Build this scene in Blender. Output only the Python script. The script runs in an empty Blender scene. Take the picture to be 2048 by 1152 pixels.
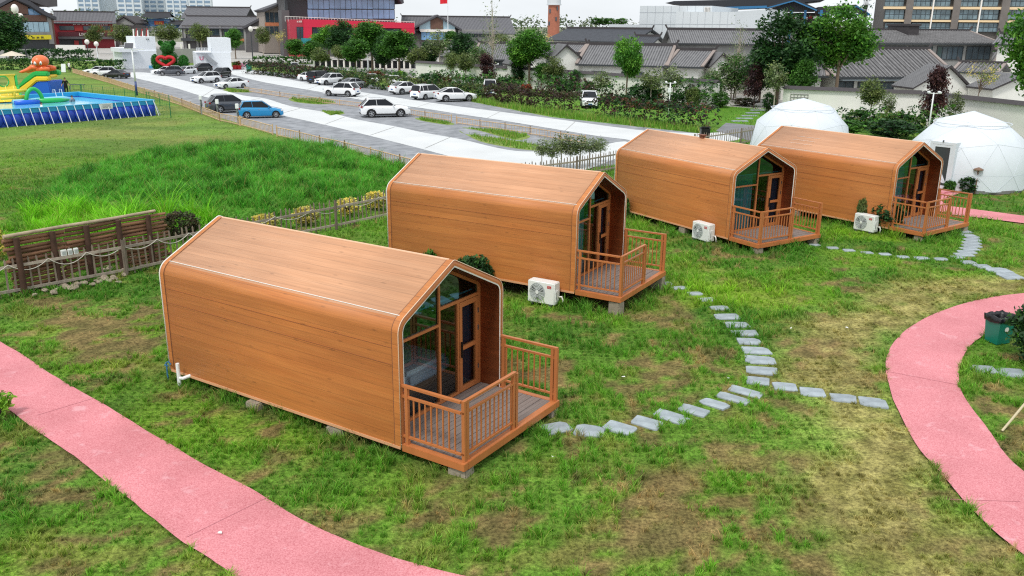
import bpy, bmesh, math, random
import numpy as np
from mathutils import Vector, Matrix
random.seed(7); RS=np.random.RandomState(11)
sc=bpy.context.scene
COL=sc.collection
# ------------------------------------------------------------------ camera
F_PX,PITCH,ROLL,CAMH=1731.88,.2946,-.0100,7.048
cp,sp=math.cos(PITCH),math.sin(PITCH); cr,sr=math.cos(ROLL),math.sin(ROLL)
def G(u,v,z=0.0):
    """ground (or level z) point seen at photo position u,v (2048 x 1152)"""
    a=(u-1024)/F_PX; b=-(v-576)/F_PX
    xc=a*cr+b*sr; yc=-a*sr+b*cr
    dx,dy,dz=xc,cp+yc*sp,-sp+yc*cp
    t=(z-CAMH)/dz
    return Vector((dx*t,dy*t,z))
def AT(u,v,Y):
    """point at forward distance Y seen at u,v"""
    a=(u-1024)/F_PX; b=-(v-576)/F_PX
    xc=a*cr+b*sr; yc=-a*sr+b*cr
    dx,dy,dz=xc,cp+yc*sp,-sp+yc*cp
    t=Y/dy
    return Vector((dx*t,Y,CAMH+dz*t))
cd=bpy.data.cameras.new('camera'); cam=bpy.data.objects.new('camera',cd); COL.objects.link(cam)
cd.sensor_width=36; cd.lens=F_PX/2048*36; cd.clip_start=.1; cd.clip_end=6000
X=Vector((1,0,0)); UPV=Vector((0,sp,cp)); FW=Vector((0,cp,-sp))
R_=X*cr-UPV*sr; U_=X*sr+UPV*cr
m=Matrix((R_,U_,-FW)).transposed().to_4x4(); m.translation=Vector((0,0,CAMH)); cam.matrix_world=m
sc.camera=cam
# ------------------------------------------------------------------ light
w=bpy.data.worlds.new('World'); sc.world=w; w.use_nodes=True
nt=w.node_tree; nt.nodes.clear()
SUN_EL,SUN_AZ=math.radians(58),math.radians(205)    # azimuth measured clockwise from +Y
sky=nt.nodes.new('ShaderNodeTexSky'); sky.sky_type='NISHITA'; sky.sun_disc=False
sky.sun_elevation=SUN_EL; sky.sun_rotation=SUN_AZ; sky.altitude=50; sky.air_density=1.0; sky.dust_density=3.0; sky.ozone_density=1.5
hs=nt.nodes.new('ShaderNodeHueSaturation'); hs.inputs['Saturation'].default_value=.38; hs.inputs['Value'].default_value=1.0
bg=nt.nodes.new('ShaderNodeBackground'); bg.inputs['Strength'].default_value=.13
wo=nt.nodes.new('ShaderNodeOutputWorld')
nt.links.new(sky.outputs[0],hs.inputs['Color']); 
# thin bright overcast: a procedural cloud layer lies over the blue of the sky texture
tcw=nt.nodes.new('ShaderNodeTexCoord'); mpw=nt.nodes.new('ShaderNodeMapping'); mpw.inputs['Scale'].default_value=(1,1,3.5); nt.links.new(tcw.outputs['Generated'],mpw.inputs['Vector'])
cn=nt.nodes.new('ShaderNodeTexNoise'); cn.inputs['Scale'].default_value=2.2; cn.inputs['Detail'].default_value=6; nt.links.new(mpw.outputs[0],cn.inputs['Vector'])
crp=nt.nodes.new('ShaderNodeMapRange'); crp.inputs['From Min'].default_value=.3; crp.inputs['From Max'].default_value=.65; crp.inputs['To Min'].default_value=.72; crp.inputs['To Max'].default_value=1.0; nt.links.new(cn.outputs['Fac'],crp.inputs['Value'])
cmx=nt.nodes.new('ShaderNodeMix'); cmx.data_type='RGBA'; cmx.inputs[7].default_value=(6.0,6.3,6.55,1); nt.links.new(crp.outputs[0],cmx.inputs[0]); nt.links.new(hs.outputs[0],cmx.inputs[6]); nt.links.new(cmx.outputs[2],bg.inputs['Color']); nt.links.new(bg.outputs[0],wo.inputs['Surface'])
sd=bpy.data.lights.new('sun','SUN'); sd.energy=1.5; sd.angle=math.radians(10); sd.color=(1,.95,.88)
sun=bpy.data.objects.new('sun',sd); COL.objects.link(sun)
dirv=Vector((math.sin(SUN_AZ)*math.cos(SUN_EL),math.cos(SUN_AZ)*math.cos(SUN_EL),math.sin(SUN_EL)))
sun.rotation_euler=dirv.to_track_quat('Z','Y').to_euler()
sc.view_settings.view_transform='Standard'; sc.view_settings.look='None'; sc.view_settings.gamma=1
sc.view_settings.exposure=0.42
sc.render.engine='CYCLES'; sc.cycles.use_denoising=False; sc.cycles.filter_width=1.2; sc.cycles.use_adaptive_sampling=False; sc.cycles.sample_clamp_indirect=3.0
sc.cycles.max_bounces=8; sc.cycles.transparent_max_bounces=16; sc.cycles.caustics_reflective=False; sc.cycles.caustics_refractive=False
# ------------------------------------------------------------------ materials
def S(r,g,b):
    f=lambda c:(c/255/12.92 if c/255<=.04045 else ((c/255+.055)/1.055)**2.4)
    return (f(r),f(g),f(b))
MATS={}
def pm(name,col,rough=.6,metal=0,var=0,scale=4,bump=0,bscale=30,spec=.5,detail=4,stretch=None,col2=None,coat=0,rnd=0):
    if name in MATS: return MATS[name]
    M=bpy.data.materials.new(name); M.use_nodes=True; MATS[name]=M
    t=M.node_tree; p=t.nodes['Principled BSDF']
    p.inputs['Base Color'].default_value=(*col,1); p.inputs['Roughness'].default_value=rough; p.inputs['Metallic'].default_value=metal
    p.inputs['Specular IOR Level'].default_value=spec; p.inputs['Coat Weight'].default_value=coat
    if var or bump or col2 or rnd:
        tc=t.nodes.new('ShaderNodeTexCoord'); mp=t.nodes.new('ShaderNodeMapping'); t.links.new(tc.outputs['Object'],mp.inputs['Vector'])
        if stretch: mp.inputs['Scale'].default_value=stretch
    out=None
    if var or col2:
        n=t.nodes.new('ShaderNodeTexNoise'); n.inputs['Scale'].default_value=scale; n.inputs['Detail'].default_value=detail; n.inputs['Roughness'].default_value=.6
        t.links.new(mp.outputs[0],n.inputs['Vector'])
        r=t.nodes.new('ShaderNodeValToRGB'); r.color_ramp.elements[0].position=.3; r.color_ramp.elements[1].position=.7
        a=tuple(c*(1-var) for c in col); b=col2 if col2 else tuple(min(1,c*(1+var)) for c in col)
        r.color_ramp.elements[0].color=(*a,1); r.color_ramp.elements[1].color=(*b,1)
        t.links.new(n.outputs['Fac'],r.inputs['Fac']); out=r.outputs['Color']
    if rnd:
        oi=t.nodes.new('ShaderNodeObjectInfo'); h=t.nodes.new('ShaderNodeHueSaturation')
        mr=t.nodes.new('ShaderNodeMapRange'); mr.inputs['To Min'].default_value=1-rnd; mr.inputs['To Max'].default_value=1+rnd
        t.links.new(oi.outputs['Random'],mr.inputs['Value']); t.links.new(mr.outputs[0],h.inputs['Value'])
        if out: t.links.new(out,h.inputs['Color'])
        else: h.inputs['Color'].default_value=(*col,1)
        out=h.outputs[0]
    if out: t.links.new(out,p.inputs['Base Color'])
    if bump:
        n2=t.nodes.new('ShaderNodeTexNoise'); n2.inputs['Scale'].default_value=bscale; n2.inputs['Detail'].default_value=3
        t.links.new(mp.outputs[0],n2.inputs['Vector'])
        bm_=t.nodes.new('ShaderNodeBump'); bm_.inputs['Strength'].default_value=bump; bm_.inputs['Distance'].default_value=.02
        t.links.new(n2.outputs['Fac'],bm_.inputs['Height']); t.links.new(bm_.outputs[0],p.inputs['Normal'])
    return M
def leafmat(name,attr='Col',trans=.3,rough=.55):
    """foliage: colour from the leaf's own colour attribute, slightly varied per plant, part of the light passes through"""
    if name in MATS: return MATS[name]
    M=bpy.data.materials.new(name); M.use_nodes=True; MATS[name]=M; t=M.node_tree
    p=t.nodes['Principled BSDF']; p.inputs['Roughness'].default_value=rough; p.inputs['Specular IOR Level'].default_value=.25
    a=t.nodes.new('ShaderNodeAttribute'); a.attribute_name=attr
    oi=t.nodes.new('ShaderNodeObjectInfo'); h=t.nodes.new('ShaderNodeHueSaturation')
    mr=t.nodes.new('ShaderNodeMapRange'); mr.inputs['To Min'].default_value=.85; mr.inputs['To Max'].default_value=1.2
    t.links.new(oi.outputs['Random'],mr.inputs['Value']); t.links.new(mr.outputs[0],h.inputs['Value']); t.links.new(a.outputs['Color'],h.inputs['Color'])
    tr=t.nodes.new('ShaderNodeBsdfTranslucent'); mx=t.nodes.new('ShaderNodeMixShader'); mx.inputs[0].default_value=trans
    t.links.new(h.outputs[0],p.inputs['Base Color']); t.links.new(h.outputs[0],tr.inputs['Color'])
    t.links.new(p.outputs[0],mx.inputs[1]); t.links.new(tr.outputs[0],mx.inputs[2]); t.links.new(mx.outputs[0],t.nodes['Material Output'].inputs['Surface'])
    return M
def glassmat(name,tint,rough=.02,f0=.05,pw=4.0,gc=(1,1,1)):
    """thin pane: tinted see-through, reflecting more towards grazing angles from either side"""
    if name in MATS: return MATS[name]
    M=bpy.data.materials.new(name); M.use_nodes=True; MATS[name]=M; t=M.node_tree
    tr=t.nodes.new('ShaderNodeBsdfTransparent'); tr.inputs[0].default_value=(*tint,1)
    gl=t.nodes.new('ShaderNodeBsdfGlossy'); gl.inputs['Roughness'].default_value=rough; gl.inputs['Color'].default_value=(*gc,1)
    lw=t.nodes.new('ShaderNodeLayerWeight'); lw.inputs['Blend'].default_value=.5
    pwn=t.nodes.new('ShaderNodeMath'); pwn.operation='POWER'; pwn.inputs[1].default_value=pw; t.links.new(lw.outputs['Facing'],pwn.inputs[0])
    mr=t.nodes.new('ShaderNodeMapRange'); mr.inputs['To Min'].default_value=f0; mr.inputs['To Max'].default_value=.9; t.links.new(pwn.outputs[0],mr.inputs['Value'])
    mx=t.nodes.new('ShaderNodeMixShader'); t.links.new(mr.outputs[0],mx.inputs[0]); t.links.new(tr.outputs[0],mx.inputs[1]); t.links.new(gl.outputs[0],mx.inputs[2])
    t.links.new(mx.outputs[0],t.nodes['Material Output'].inputs['Surface']); return M
# ------------------------------------------------------------------ object helpers
def props(o,label=None,cat=None,group=None,kind=None):
    if label: o['label']=label
    if cat: o['category']=cat
    if group: o['group']=group
    if kind: o['kind']=kind
    return o
def thing(name,label,cat,loc=(0,0,0),rz=0,group=None,scale=None):
    o=bpy.data.objects.new(name,None); COL.objects.link(o); o.location=loc; o.rotation_euler=(0,0,rz); o.empty_display_size=.3
    if scale: o.scale=scale if hasattr(scale,'__len__') else (scale,)*3
    return props(o,label,cat,group)
def dup(root,loc=None,rz=None,label=None,group=None,scale=None,cat=None):
    r=root.copy(); COL.objects.link(r)
    if loc is not None: r.location=loc
    if rz is not None: r.rotation_euler=(0,0,rz)
    if scale is not None: r.scale=scale if hasattr(scale,'__len__') else (scale,)*3
    if label: r['label']=label
    if group: r['group']=group
    if cat: r['category']=cat
    for ch in list(root.children):
        c=ch.copy(); COL.objects.link(c); c.parent=r
        for g in list(ch.children):
            d=g.copy(); COL.objects.link(d); d.parent=c
    return r
class MB:
    def __init__(s): s.v=[]; s.f=[]; s.mi=[]; s.cur=0
    def add(s,vs,fs):
        b=len(s.v); s.v.extend([tuple(p) for p in vs])
        for f in fs: s.f.append([b+i for i in f]); s.mi.append(s.cur)
        return s
    def box(s,c,d,rz=0,rx=0,ry=0,taper=1.0):
        hx,hy,hz=d[0]/2,d[1]/2,d[2]/2
        vs=[(-hx,-hy,-hz),(hx,-hy,-hz),(hx,hy,-hz),(-hx,hy,-hz)]+[(-hx*taper,-hy*taper,hz),(hx*taper,-hy*taper,hz),(hx*taper,hy*taper,hz),(-hx*taper,hy*taper,hz)]
        M=Matrix.Translation(c)@Matrix.Rotation(rz,4,'Z')@Matrix.Rotation(ry,4,'Y')@Matrix.Rotation(rx,4,'X')
        return s.add([M@Vector(p) for p in vs],[(3,2,1,0),(4,5,6,7),(0,1,5,4),(1,2,6,5),(2,3,7,6),(3,0,4,7)])
    def bb(s,x0,x1,y0,y1,z0,z1): return s.box(((x0+x1)/2,(y0+y1)/2,(z0+z1)/2),(abs(x1-x0),abs(y1-y0),abs(z1-z0)))
    def bar(s,a,b,wd,ht=None):
        a=Vector(a); b=Vector(b); ht=ht or wd; d=(b-a).normalized()
        u=Vector((0,0,1)) if abs(d.z)<.95 else Vector((1,0,0))
        r=d.cross(u).normalized()*wd/2; q=r.cross(d).normalized()*ht/2
        vs=[a-r-q,a+r-q,a+r+q,a-r+q,b-r-q,b+r-q,b+r+q,b-r+q]
        return s.add(vs,[(0,1,2,3),(7,6,5,4),(1,0,4,5),(2,1,5,6),(3,2,6,7),(0,3,7,4)])
    def cyl(s,a,b,r0,r1=None,n=8,cap=True):
        return s.tube([a,b],[r0,r0 if r1 is None else r1],n,cap)
    def tube(s,path,r,n=6,cap=True):
        path=[Vector(p) for p in path]; k=len(path); rr=r if hasattr(r,'__len__') else [r]*k
        vs=[]; prev=None
        for i,p in enumerate(path):
            d=(path[min(i+1,k-1)]-path[max(i-1,0)]).normalized()
            if prev is None:
                u=Vector((0,0,1)) if abs(d.z)<.9 else Vector((1,0,0)); a=d.cross(u).normalized()
            else:
                a=(prev-d*prev.dot(d)).normalized()
            prev=a; b=d.cross(a)
            for j in range(n):
                t=2*math.pi*j/n; vs.append(p+a*math.cos(t)*rr[i]+b*math.sin(t)*rr[i])
        fs=[]
        for i in range(k-1):
            for j in range(n):
                fs.append((i*n+j,i*n+(j+1)%n,(i+1)*n+(j+1)%n,(i+1)*n+j))
        if cap: fs+= [tuple(reversed(range(n))),tuple((k-1)*n+j for j in range(n))]
        return s.add(vs,fs)
    def prism(s,poly,z0,z1):
        """plan polygon (x,y) extruded in z"""
        n=len(poly); vs=[(p[0],p[1],z0) for p in poly]+[(p[0],p[1],z1) for p in poly]
        return s.add(vs,[tuple(reversed(range(n))),tuple(range(n,2*n))]+[(i,(i+1)%n,n+(i+1)%n,n+i) for i in range(n)])
    def extr(s,poly,d):
        """3-D polygon swept by vector d"""
        d=Vector(d); n=len(poly); vs=[Vector(p) for p in poly]+[Vector(p)+d for p in poly]
        return s.add(vs,[tuple(reversed(range(n))),tuple(range(n,2*n))]+[(i,(i+1)%n,n+(i+1)%n,n+i) for i in range(n)])
    def grid(s,rows,closed=False):
        """rows of points -> quads"""
        n=len(rows[0]); vs=[p for r in rows for p in r]; fs=[]
        for i in range(len(rows)-1):
            for j in range(n if closed else n-1):
                fs.append((i*n+j,i*n+(j+1)%n,(i+1)*n+(j+1)%n,(i+1)*n+j))
        return s.add(vs,fs)
    def ball(s,c,r,n=10,m=7,sq=None):
        rx,ry,rz=r if hasattr(r,'__len__') else (r,r,r)
        rows=[]
        for i in range(m+1):
            t=math.pi*i/m; rows.append([(c[0]+rx*math.sin(t)*math.cos(2*math.pi*j/n),c[1]+ry*math.sin(t)*math.sin(2*math.pi*j/n),c[2]+rz*math.cos(t)) for j in range(n)])
        return s.grid(rows,True)
    def build(s,name,mats,parent=None,smooth=False,bevel=0,seg=2,auto=None):
        me=bpy.data.meshes.new(name); me.from_pydata(s.v,[],s.f); 
        for M in (mats if isinstance(mats,(list,tuple)) else [mats]): me.materials.append(M)
        if len(me.materials)>1: me.polygons.foreach_set('material_index',s.mi)
        b=bmesh.new(); b.from_mesh(me); bmesh.ops.remove_doubles(b,verts=b.verts,dist=1e-5); bmesh.ops.recalc_face_normals(b,faces=b.faces)
        if bevel: 
            bmesh.ops.bevel(b,geom=[e for e in b.edges if len(e.link_faces)==2 and e.calc_face_angle(0)>.5],offset=bevel,segments=seg,affect='EDGES',clamp_overlap=True)
        b.to_mesh(me); b.free()
        if smooth or bevel: me.polygons.foreach_set('use_smooth',[True]*len(me.polygons))
        if (smooth and auto is not None) or bevel: me.set_sharp_from_angle(angle=auto or .7)
        o=bpy.data.objects.new(name,me); COL.objects.link(o)
        if parent: o.parent=parent
        return o
def npmesh(name,V,Fc,mat,col=None,parent=None,smooth=False,uv=None,link=True):
    """V (n,3); Fc (m,k) of equal-sided faces"""
    me=bpy.data.meshes.new(name); n=len(V); m_,k=Fc.shape
    me.vertices.add(n); me.vertices.foreach_set('co',np.ascontiguousarray(V,np.float32).ravel())
    me.loops.add(m_*k); me.loops.foreach_set('vertex_index',np.ascontiguousarray(Fc,np.int32).ravel())
    me.polygons.add(m_); me.polygons.foreach_set('loop_start',np.arange(0,m_*k,k,dtype=np.int32))
    try: me.polygons.foreach_set('loop_total',np.full(m_,k,np.int32))
    except Exception: pass
    if col is not None:
        a=me.color_attributes.new('Col','FLOAT_COLOR','POINT'); c4=np.ones((n,4),np.float32); c4[:,:3]=col; a.data.foreach_set('color',c4.ravel())
    if uv is not None:
        l=me.uv_layers.new(name='UVMap'); l.data.foreach_set('uv',np.ascontiguousarray(uv[Fc.ravel()],np.float32).ravel())
    me.polygons.foreach_set('use_smooth',np.full(m_,smooth,bool))
    me.update(calc_edges=True); me.validate()
    if mat: me.materials.append(mat)
    if not link: return me
    o=bpy.data.objects.new(name,me); COL.objects.link(o)
    if parent: o.parent=parent
    return o
def text(s,size,mat,parent,loc,rot,name='lettering',ext=.004,align='CENTER',sx=1):
    c=bpy.data.curves.new(name,'FONT'); c.body=s; c.size=size; c.extrude=ext; c.align_x=align; c.align_y='CENTER'; c.resolution_u=2
    o=bpy.data.objects.new(name+'_curve',c); COL.objects.link(o); bpy.context.view_layer.update()
    me=bpy.data.meshes.new_from_object(o.evaluated_get(bpy.context.evaluated_depsgraph_get())); bpy.data.objects.remove(o); bpy.data.curves.remove(c)
    me.name=name; me.materials.clear(); me.materials.append(mat)
    o=bpy.data.objects.new(name,me); COL.objects.link(o); o.parent=parent; o.location=loc; o.rotation_euler=rot; o.scale=(sx,1,1); return o
# ------------------------------------------------------------------ noise + masks on the ground plane
TAB=np.random.RandomState(3).rand(256,256)
def vn(x,y,s=1.0,seed=0):
    x=np.asarray(x)*s+seed*17.13; y=np.asarray(y)*s+seed*7.77
    ix=np.floor(x).astype(int); iy=np.floor(y).astype(int); fx=x-ix; fy=y-iy
    fx=fx*fx*(3-2*fx); fy=fy*fy*(3-2*fy)
    a=TAB[ix&255,iy&255]; b=TAB[(ix+1)&255,iy&255]; c=TAB[ix&255,(iy+1)&255]; d=TAB[(ix+1)&255,(iy+1)&255]
    return a*(1-fx)*(1-fy)+b*fx*(1-fy)+c*(1-fx)*fy+d*fx*fy
def fbm(x,y,s,o=4,seed=0):
    t=0; a=.5; n=0
    for i in range(o): t=t+a*vn(x,y,s,seed+i*3); n+=a; a*=.5; s*=2.03
    return t/n
def sst(a,b,x):
    t=np.clip((x-a)/(b-a),0,1); return t*t*(3-2*t)
def sdist(poly,x,y):
    """signed distance to polygon, positive inside"""
    P=np.array([(p[0],p[1]) for p in poly]); n=len(P); d=np.full(x.shape,1e9); ins=np.zeros(x.shape,bool)
    for i in range(n):
        a=P[i]; b=P[(i+1)%n]; e=b-a; wx=x-a[0]; wy=y-a[1]
        t=np.clip((wx*e[0]+wy*e[1])/max(e@e,1e-9),0,1)
        d=np.minimum(d,(wx-e[0]*t)**2+(wy-e[1]*t)**2)
        c=((a[1]>y)!=(b[1]>y))
        with np.errstate(divide='ignore',invalid='ignore'):
            ins^=c&(x<(b[0]-a[0])*(y-a[1])/(b[1]-a[1]+1e-12)+a[0])
    d=np.sqrt(d); return np.where(ins,d,-d)
def PG(pts): return [G(*p).xy for p in pts]
def smooth_poly(pts,k=4,closed=False):
    """Catmull-Rom through 2-D points"""
    P=[Vector(p[:2]) for p in pts]; out=[]; n=len(P)
    for i in range(n if closed else n-1):
        g=(lambda j:P[j%n]) if closed else (lambda j:P[min(max(j,0),n-1)])
        a,b,c,d=g(i-1),g(i),g(i+1),g(i+2)
        for j in range(k):
            t=j/k; out.append(.5*((2*b)+(c-a)*t+(2*a-5*b+4*c-d)*t*t+(3*b-a-3*c+d)*t**3))
    if not closed: out.append(P[-1])
    return out
# ================================================================== layout on the ground
CABINS=[(-6.1932,17.8969,-.5755,-.0708),(-2.8533,26.1427,-.544,.1259),(5.2925,34.5308,-1.0078,-.029),(11.0951,36.2573,-.9455,-.0261)]
CL,CE,CA,CD=6.1734,2.4521,3.1927,1.3176
PATH_L=[(-140,600),(-60,648),(0,683),(60,720),(120,760),(200,805),(290,860),(400,925),(500,978),(600,1038),(700,1085),(800,1120),(925,1152),(1010,1172),(1010,1230),(560,1230),(465,1152),(420,1120),(350,1072),(270,1008),(200,955),(130,900),(60,853),(20,822),(-60,775),(-140,730)]
PATH_R_OUT=[(2160,578),(2100,580),(2048,587),(1997,593),(1923,609),(1849,638),(1796,675),(1772,718),(1777,768),(1796,822),(1833,891),(1881,946),(1928,1002),(1987,1061),(2048,1111),(2120,1165)]
PATH_R_IN=[(2200,820+230),(2120,1000),(2048,944),(2013,912),(1976,859),(1939,811),(1920,774),(1919,737),(1934,700),(1976,665),(2048,624),(2100,606),(2160,596)]
PATH_F=[(1868,372),(1898,368),(1925,385),(1880,400),(1895,412),(1940,418),(2048,432),(2150,446),(2150,462),(2048,447),(1960,436),(1905,430),(1868,420)]
GRAVEL=[(168,143),(255,168),(330,193),(400,220),(442,236),(556,269),(700,305),(815,332),(1000,348),(1240,330),(1262,290),(1425,270),(1300,256),(1100,234),(960,207),(840,184),(735,168),(690,163),(590,150),(500,139),(430,128),(250,138)]
ROAD_A=[(262,145),(308,147),(372,162),(428,176),(486,191),(530,197),(583,213),(660,226),(718,240),(790,253),(850,266),(923,279),(985,294),(1031,302),(1075,303),(1130,299),(1192,293),(1250,283),(1290,300),(1231,318),(1150,345),(1065,340),(950,325),(843,298),(760,277),(676,256),(610,241),(556,229),(486,208),(410,194),(354,177),(300,163),(255,152)]
ROAD_B=[(452,134),(503,142),(583,160),(647,171),(701,181),(765,191),(850,204),(948,217),(1094,236),(1265,259),(1330,264),(1410,267),(1480,262),(1495,275),(1400,292),(1290,305),(1250,288),(1262,281),(1192,272),(1094,256),(996,240),(915,228),(840,216),(722,200),(634,183),(529,165),(464,149),(430,141)]
ASPH=[(1432,262),(1452,246),(1515,252),(1570,262),(1560,285),(1490,280)]
STRIP=[(860,192),(960,206),(1100,233),(1300,256),(1425,268),(1440,264),(1330,251),(1200,236),(1080,222),(980,206),(880,190)]
MEDIAN=[[(930,268),(985,275),(1050,285),(1100,297),(1085,302),(1030,297),(960,283),(920,262)],[(580,197),(640,199),(672,205),(640,209),(590,204)],[(835,236),(905,246),(895,250),(840,241)],[(450,178),(500,182),(500,185),(455,184)],[(1010,262),(1060,272),(1030,280),(960,262),(925,255)],[(640,222),(690,226),(660,232)]]
STONES=[(1330,566,26),(1358,575,28),(1390,587,27),(1415,599,31),(1439,616,34),(1455,632.5,45),(1474,648,45),(1490,665,47),(1499,682,46),(1513,701,52),(1520,720,55),(1522,740,54),(1516,761,40),(1491,783,58),(1465,796,58),(1429,808,45),(1387,821,50),(1341,833,58),(1294,845,49),(1240,856,54),(1179.5,861,46),(1112,856,48),
 (1569,773,42),(1626,784,43),(1686.5,796,42),(1747,804,46),(1966,739,40),(2025,746,44),
 (1630,489,20),(1665,495,21),(1698,500,22),(1734,505,21),(1770,508,21),(1806,513.5,22),(1844,516,26),(1881,517,23),(1914,514,24),(1928,509,32),(1933,503,32),(1939,497,32),(1943,491,32),(1943,485,32),(1945,479,30),(1945,474,28),(1935,470,26),(1928,463,25),(1937,524,24),(1965,532,27),(1997,541,39),(2021,552,40)]
DRY=[(2110,540),(1960,548),(1880,552),(1800,562),(1720,585),(1650,612),(1600,645),(1560,690),(1540,740),(1570,760),(1640,775),(1600,830),(1590,890),(1580,960),(1640,1030),(1720,1090),(1800,1180),(2200,1250),(2120,1165),(1987,1061),(1881,946),(1796,822),(1772,718),(1849,638),(1997,593),(2110,575)]
BROWN=[(1170,1010),(1230,950),(1330,915),(1450,885),(1560,890),(1640,950),(1720,1030),(1760,1200),(1300,1200),(1180,1100)]
PATCHY=[(1080,650),(1250,640),(1420,650),(1480,700),(1490,760),(1400,790),(1250,815),(1120,800),(1010,720)]
MOUND=[(60,405),(150,345),(260,312),(420,296),(560,289),(700,300),(812,336),(772,392),(640,415),(500,436),(420,432),(340,470),(200,445),(100,440)]
LIMEP=[(0,470),(60,420),(160,420),(300,450),(420,440),(330,480),(150,470),(30,500)]
wP={k:PG(v) for k,v in dict(PATH_L=PATH_L,PATH_F=PATH_F,GRAVEL=GRAVEL,STRIP=STRIP,DRY=DRY,BROWN=BROWN,PATCHY=PATCHY,MOUND=MOUND,LIMEP=LIMEP).items()}
po=smooth_poly(PG(PATH_R_OUT),5); pi_=smooth_poly(PG(PATH_R_IN),5)
wP['PATH_R']=po+pi_
wP['PATH_L']=smooth_poly(PG(PATH_L[:13]),4)+PG(PATH_L[13:15])+smooth_poly(PG(PATH_L[15:]),4)
def cab_poly(k,x0,x1,y0,y1):
    x,y,a,_=CABINS[k]; c,s=math.cos(a),math.sin(a)
    return [(x+px*c-py*s,y+px*s+py*c) for px,py in ((x0,y0),(x1,y0),(x1,y1),(x0,y1))]
cabP=[cab_poly(k,.1,CL+CD-.1,-1.38,1.38) for k in range(4)]
SOILB=[(190,640,120,34),(235,690,110,32),(110,600,70,14),(290,735,60,14),(390,815,60,14),(470,850,60,14),(960,960,60,20),(1040,905,40,14),(700,885,50,14),(1010,880,50,18),(1340,745,90,22),(1150,640,60,15),(1230,620,40,10),(1280,975,80,30),(1370,1060,110,40),(1000,1060,60,16),(1130,760,80,20),(130,1010,60,12),(320,1110,60,14),(120,1100,60,14),(60,960,40,10),(1960,910,50,22),(1960,790,40,16),(1620,690,60,20)]
def field(x,y,under=True):
    """colour (n,3) linear, blade length factor, density factor of the lawn at x,y"""
    x=np.asarray(x,float); y=np.asarray(y,float)
    wx=x+1.6*(fbm(x,y,.5,3,5)-.5)+.7*(vn(x,y,2.3,9)-.5); wy=y+1.8*(fbm(x,y,.5,3,8)-.5)+.7*(vn(x,y,2.3,12)-.5)
    n1=fbm(x,y,.22,4,1); n2=fbm(x,y,.9,4,2); n3=fbm(x,y,2.6,3,4); nf=(fbm(x,y,4.3,3,61)-.5)*1.3; wx=wx+nf*.55; wy=wy+nf*.7
    g1=np.array(S(106,160,50)); g2=np.array(S(72,130,40)); lime=np.array(S(142,188,48)); dry=np.array(S(182,164,104)); soil=np.array(S(156,128,96)); fld=np.array(S(118,158,60)); lush=np.array(S(92,170,54)); straw=np.array(S(156,156,80))
    def mx(c,b,m): return c*(1-m[:,None])+(b if b.ndim==2 else b[None,:])*m[:,None]
    sq=sst(.40,.62,fbm(x,y,3.4,3,131))[:,None]; soil=np.array(S(104,86,64))[None]*(1-sq)+np.array(S(190,152,110))[None]*sq
    dq=sst(.36,.62,fbm(x,y,5.2,2,141))[:,None]; dry=np.array(S(128,120,68))[None]*(1-dq)+np.array(S(176,164,104))[None]*dq
    c=np.repeat(g1[None,:],len(x),0); c=mx(c,g2,sst(.45,.62,n1)*.75); c=mx(c,lime,sst(.58,.72,fbm(x,y,.4,3,21))*.35)
    hgt=.8+.5*n2; den=np.ones_like(x)
    m=sst(.54,.64,n2*.6+n3*.4+nf*.12)*.55*sst(.35,.6,fbm(x,y,.16,3,31)); c=mx(c,straw,m); hgt*=1-.45*m; den*=1-.3*m     # thin straw-coloured spots
    m=sst(.60,.68,fbm(x,y,1.6,4,101)+nf*.05-.05*sst(17,23,y))*.75*(1-sst(40,50,y)); c=mx(c,soil,m); den*=1-.75*m; hgt*=1-.35*m
    far=sst(34,52,y)*(1-sst(-2,4,x)); c=mx(c,fld,far*.85); hgt*=1-.55*far
    tn=far*sst(.50,.66,fbm(x,y*1.5,.12,4,41)); c=mx(c,np.array(S(152,148,84)),tn*.6)
    dk=far*sst(.52,.64,fbm(x*.6,y*2,.2,4,44)); c=mx(c,np.array(S(76,122,42)),dk*.6)
    m=sst(-.8,.9,sdist(wP['PATCHY'],wx,wy))*sst(.54,.66,n2*.6+n3*.4+nf*.2); c=mx(c,np.array(S(140,138,70)),m*.55); hgt*=1-.4*m; den*=1-.25*m
    m=sst(-.7,.9,sdist(wP['DRY'],wx,wy)); gr=sst(.56,.68,n2*.6+n3*.4+nf*.15)*.45; c=mx(c,dry,m*(1-gr)*.93); hgt*=1-.66*m*(1-gr*.5); den*=1-.15*m
    m=sst(-.8,.9,sdist(wP['BROWN'],wx,wy))*sst(.47,.57,n2*.5+n3*.5+nf*.2); bq=.5*soil+.5*np.array(S(150,130,78))[None]; c=mx(c,bq,m*.9); hgt*=1-.45*m; den*=1-.6*m
    for (u,v,ru,rv) in SOILB:
        p=G(u,v); e=G(u+ru,v); f=G(u,v-rv); rx=abs(e.x-p.x); ry=abs(f.y-p.y)
        r=np.sqrt(((wx-p.x)/rx)**2+((wy-p.y)/ry)**2); m=1-sst(-.12,.18,(r-.8)*.8+1.5*(n3-.5)+.55*nf+.5*(n2-.5)); c=mx(c,soil,m*.9); den*=1-.93*m; hgt*=1-.5*m
    for (u,v,ru,rv,k) in [(1470,590,110,34,.8),(1740,474,110,16,.8),(1060,600,60,20,.3),(420,490,60,20,.6),(860,540,60,15,.3)]:
        p=G(u,v); e=G(u+ru,v); f=G(u,v-rv); rx=abs(e.x-p.x); ry=abs(f.y-p.y)
        r=np.sqrt(((wx-p.x)/rx)**2+((wy-p.y)/ry)**2); m=(1-sst(.5,1.2,r))*k; c=mx(c,lime,m); hgt*=1+.5*m
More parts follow.
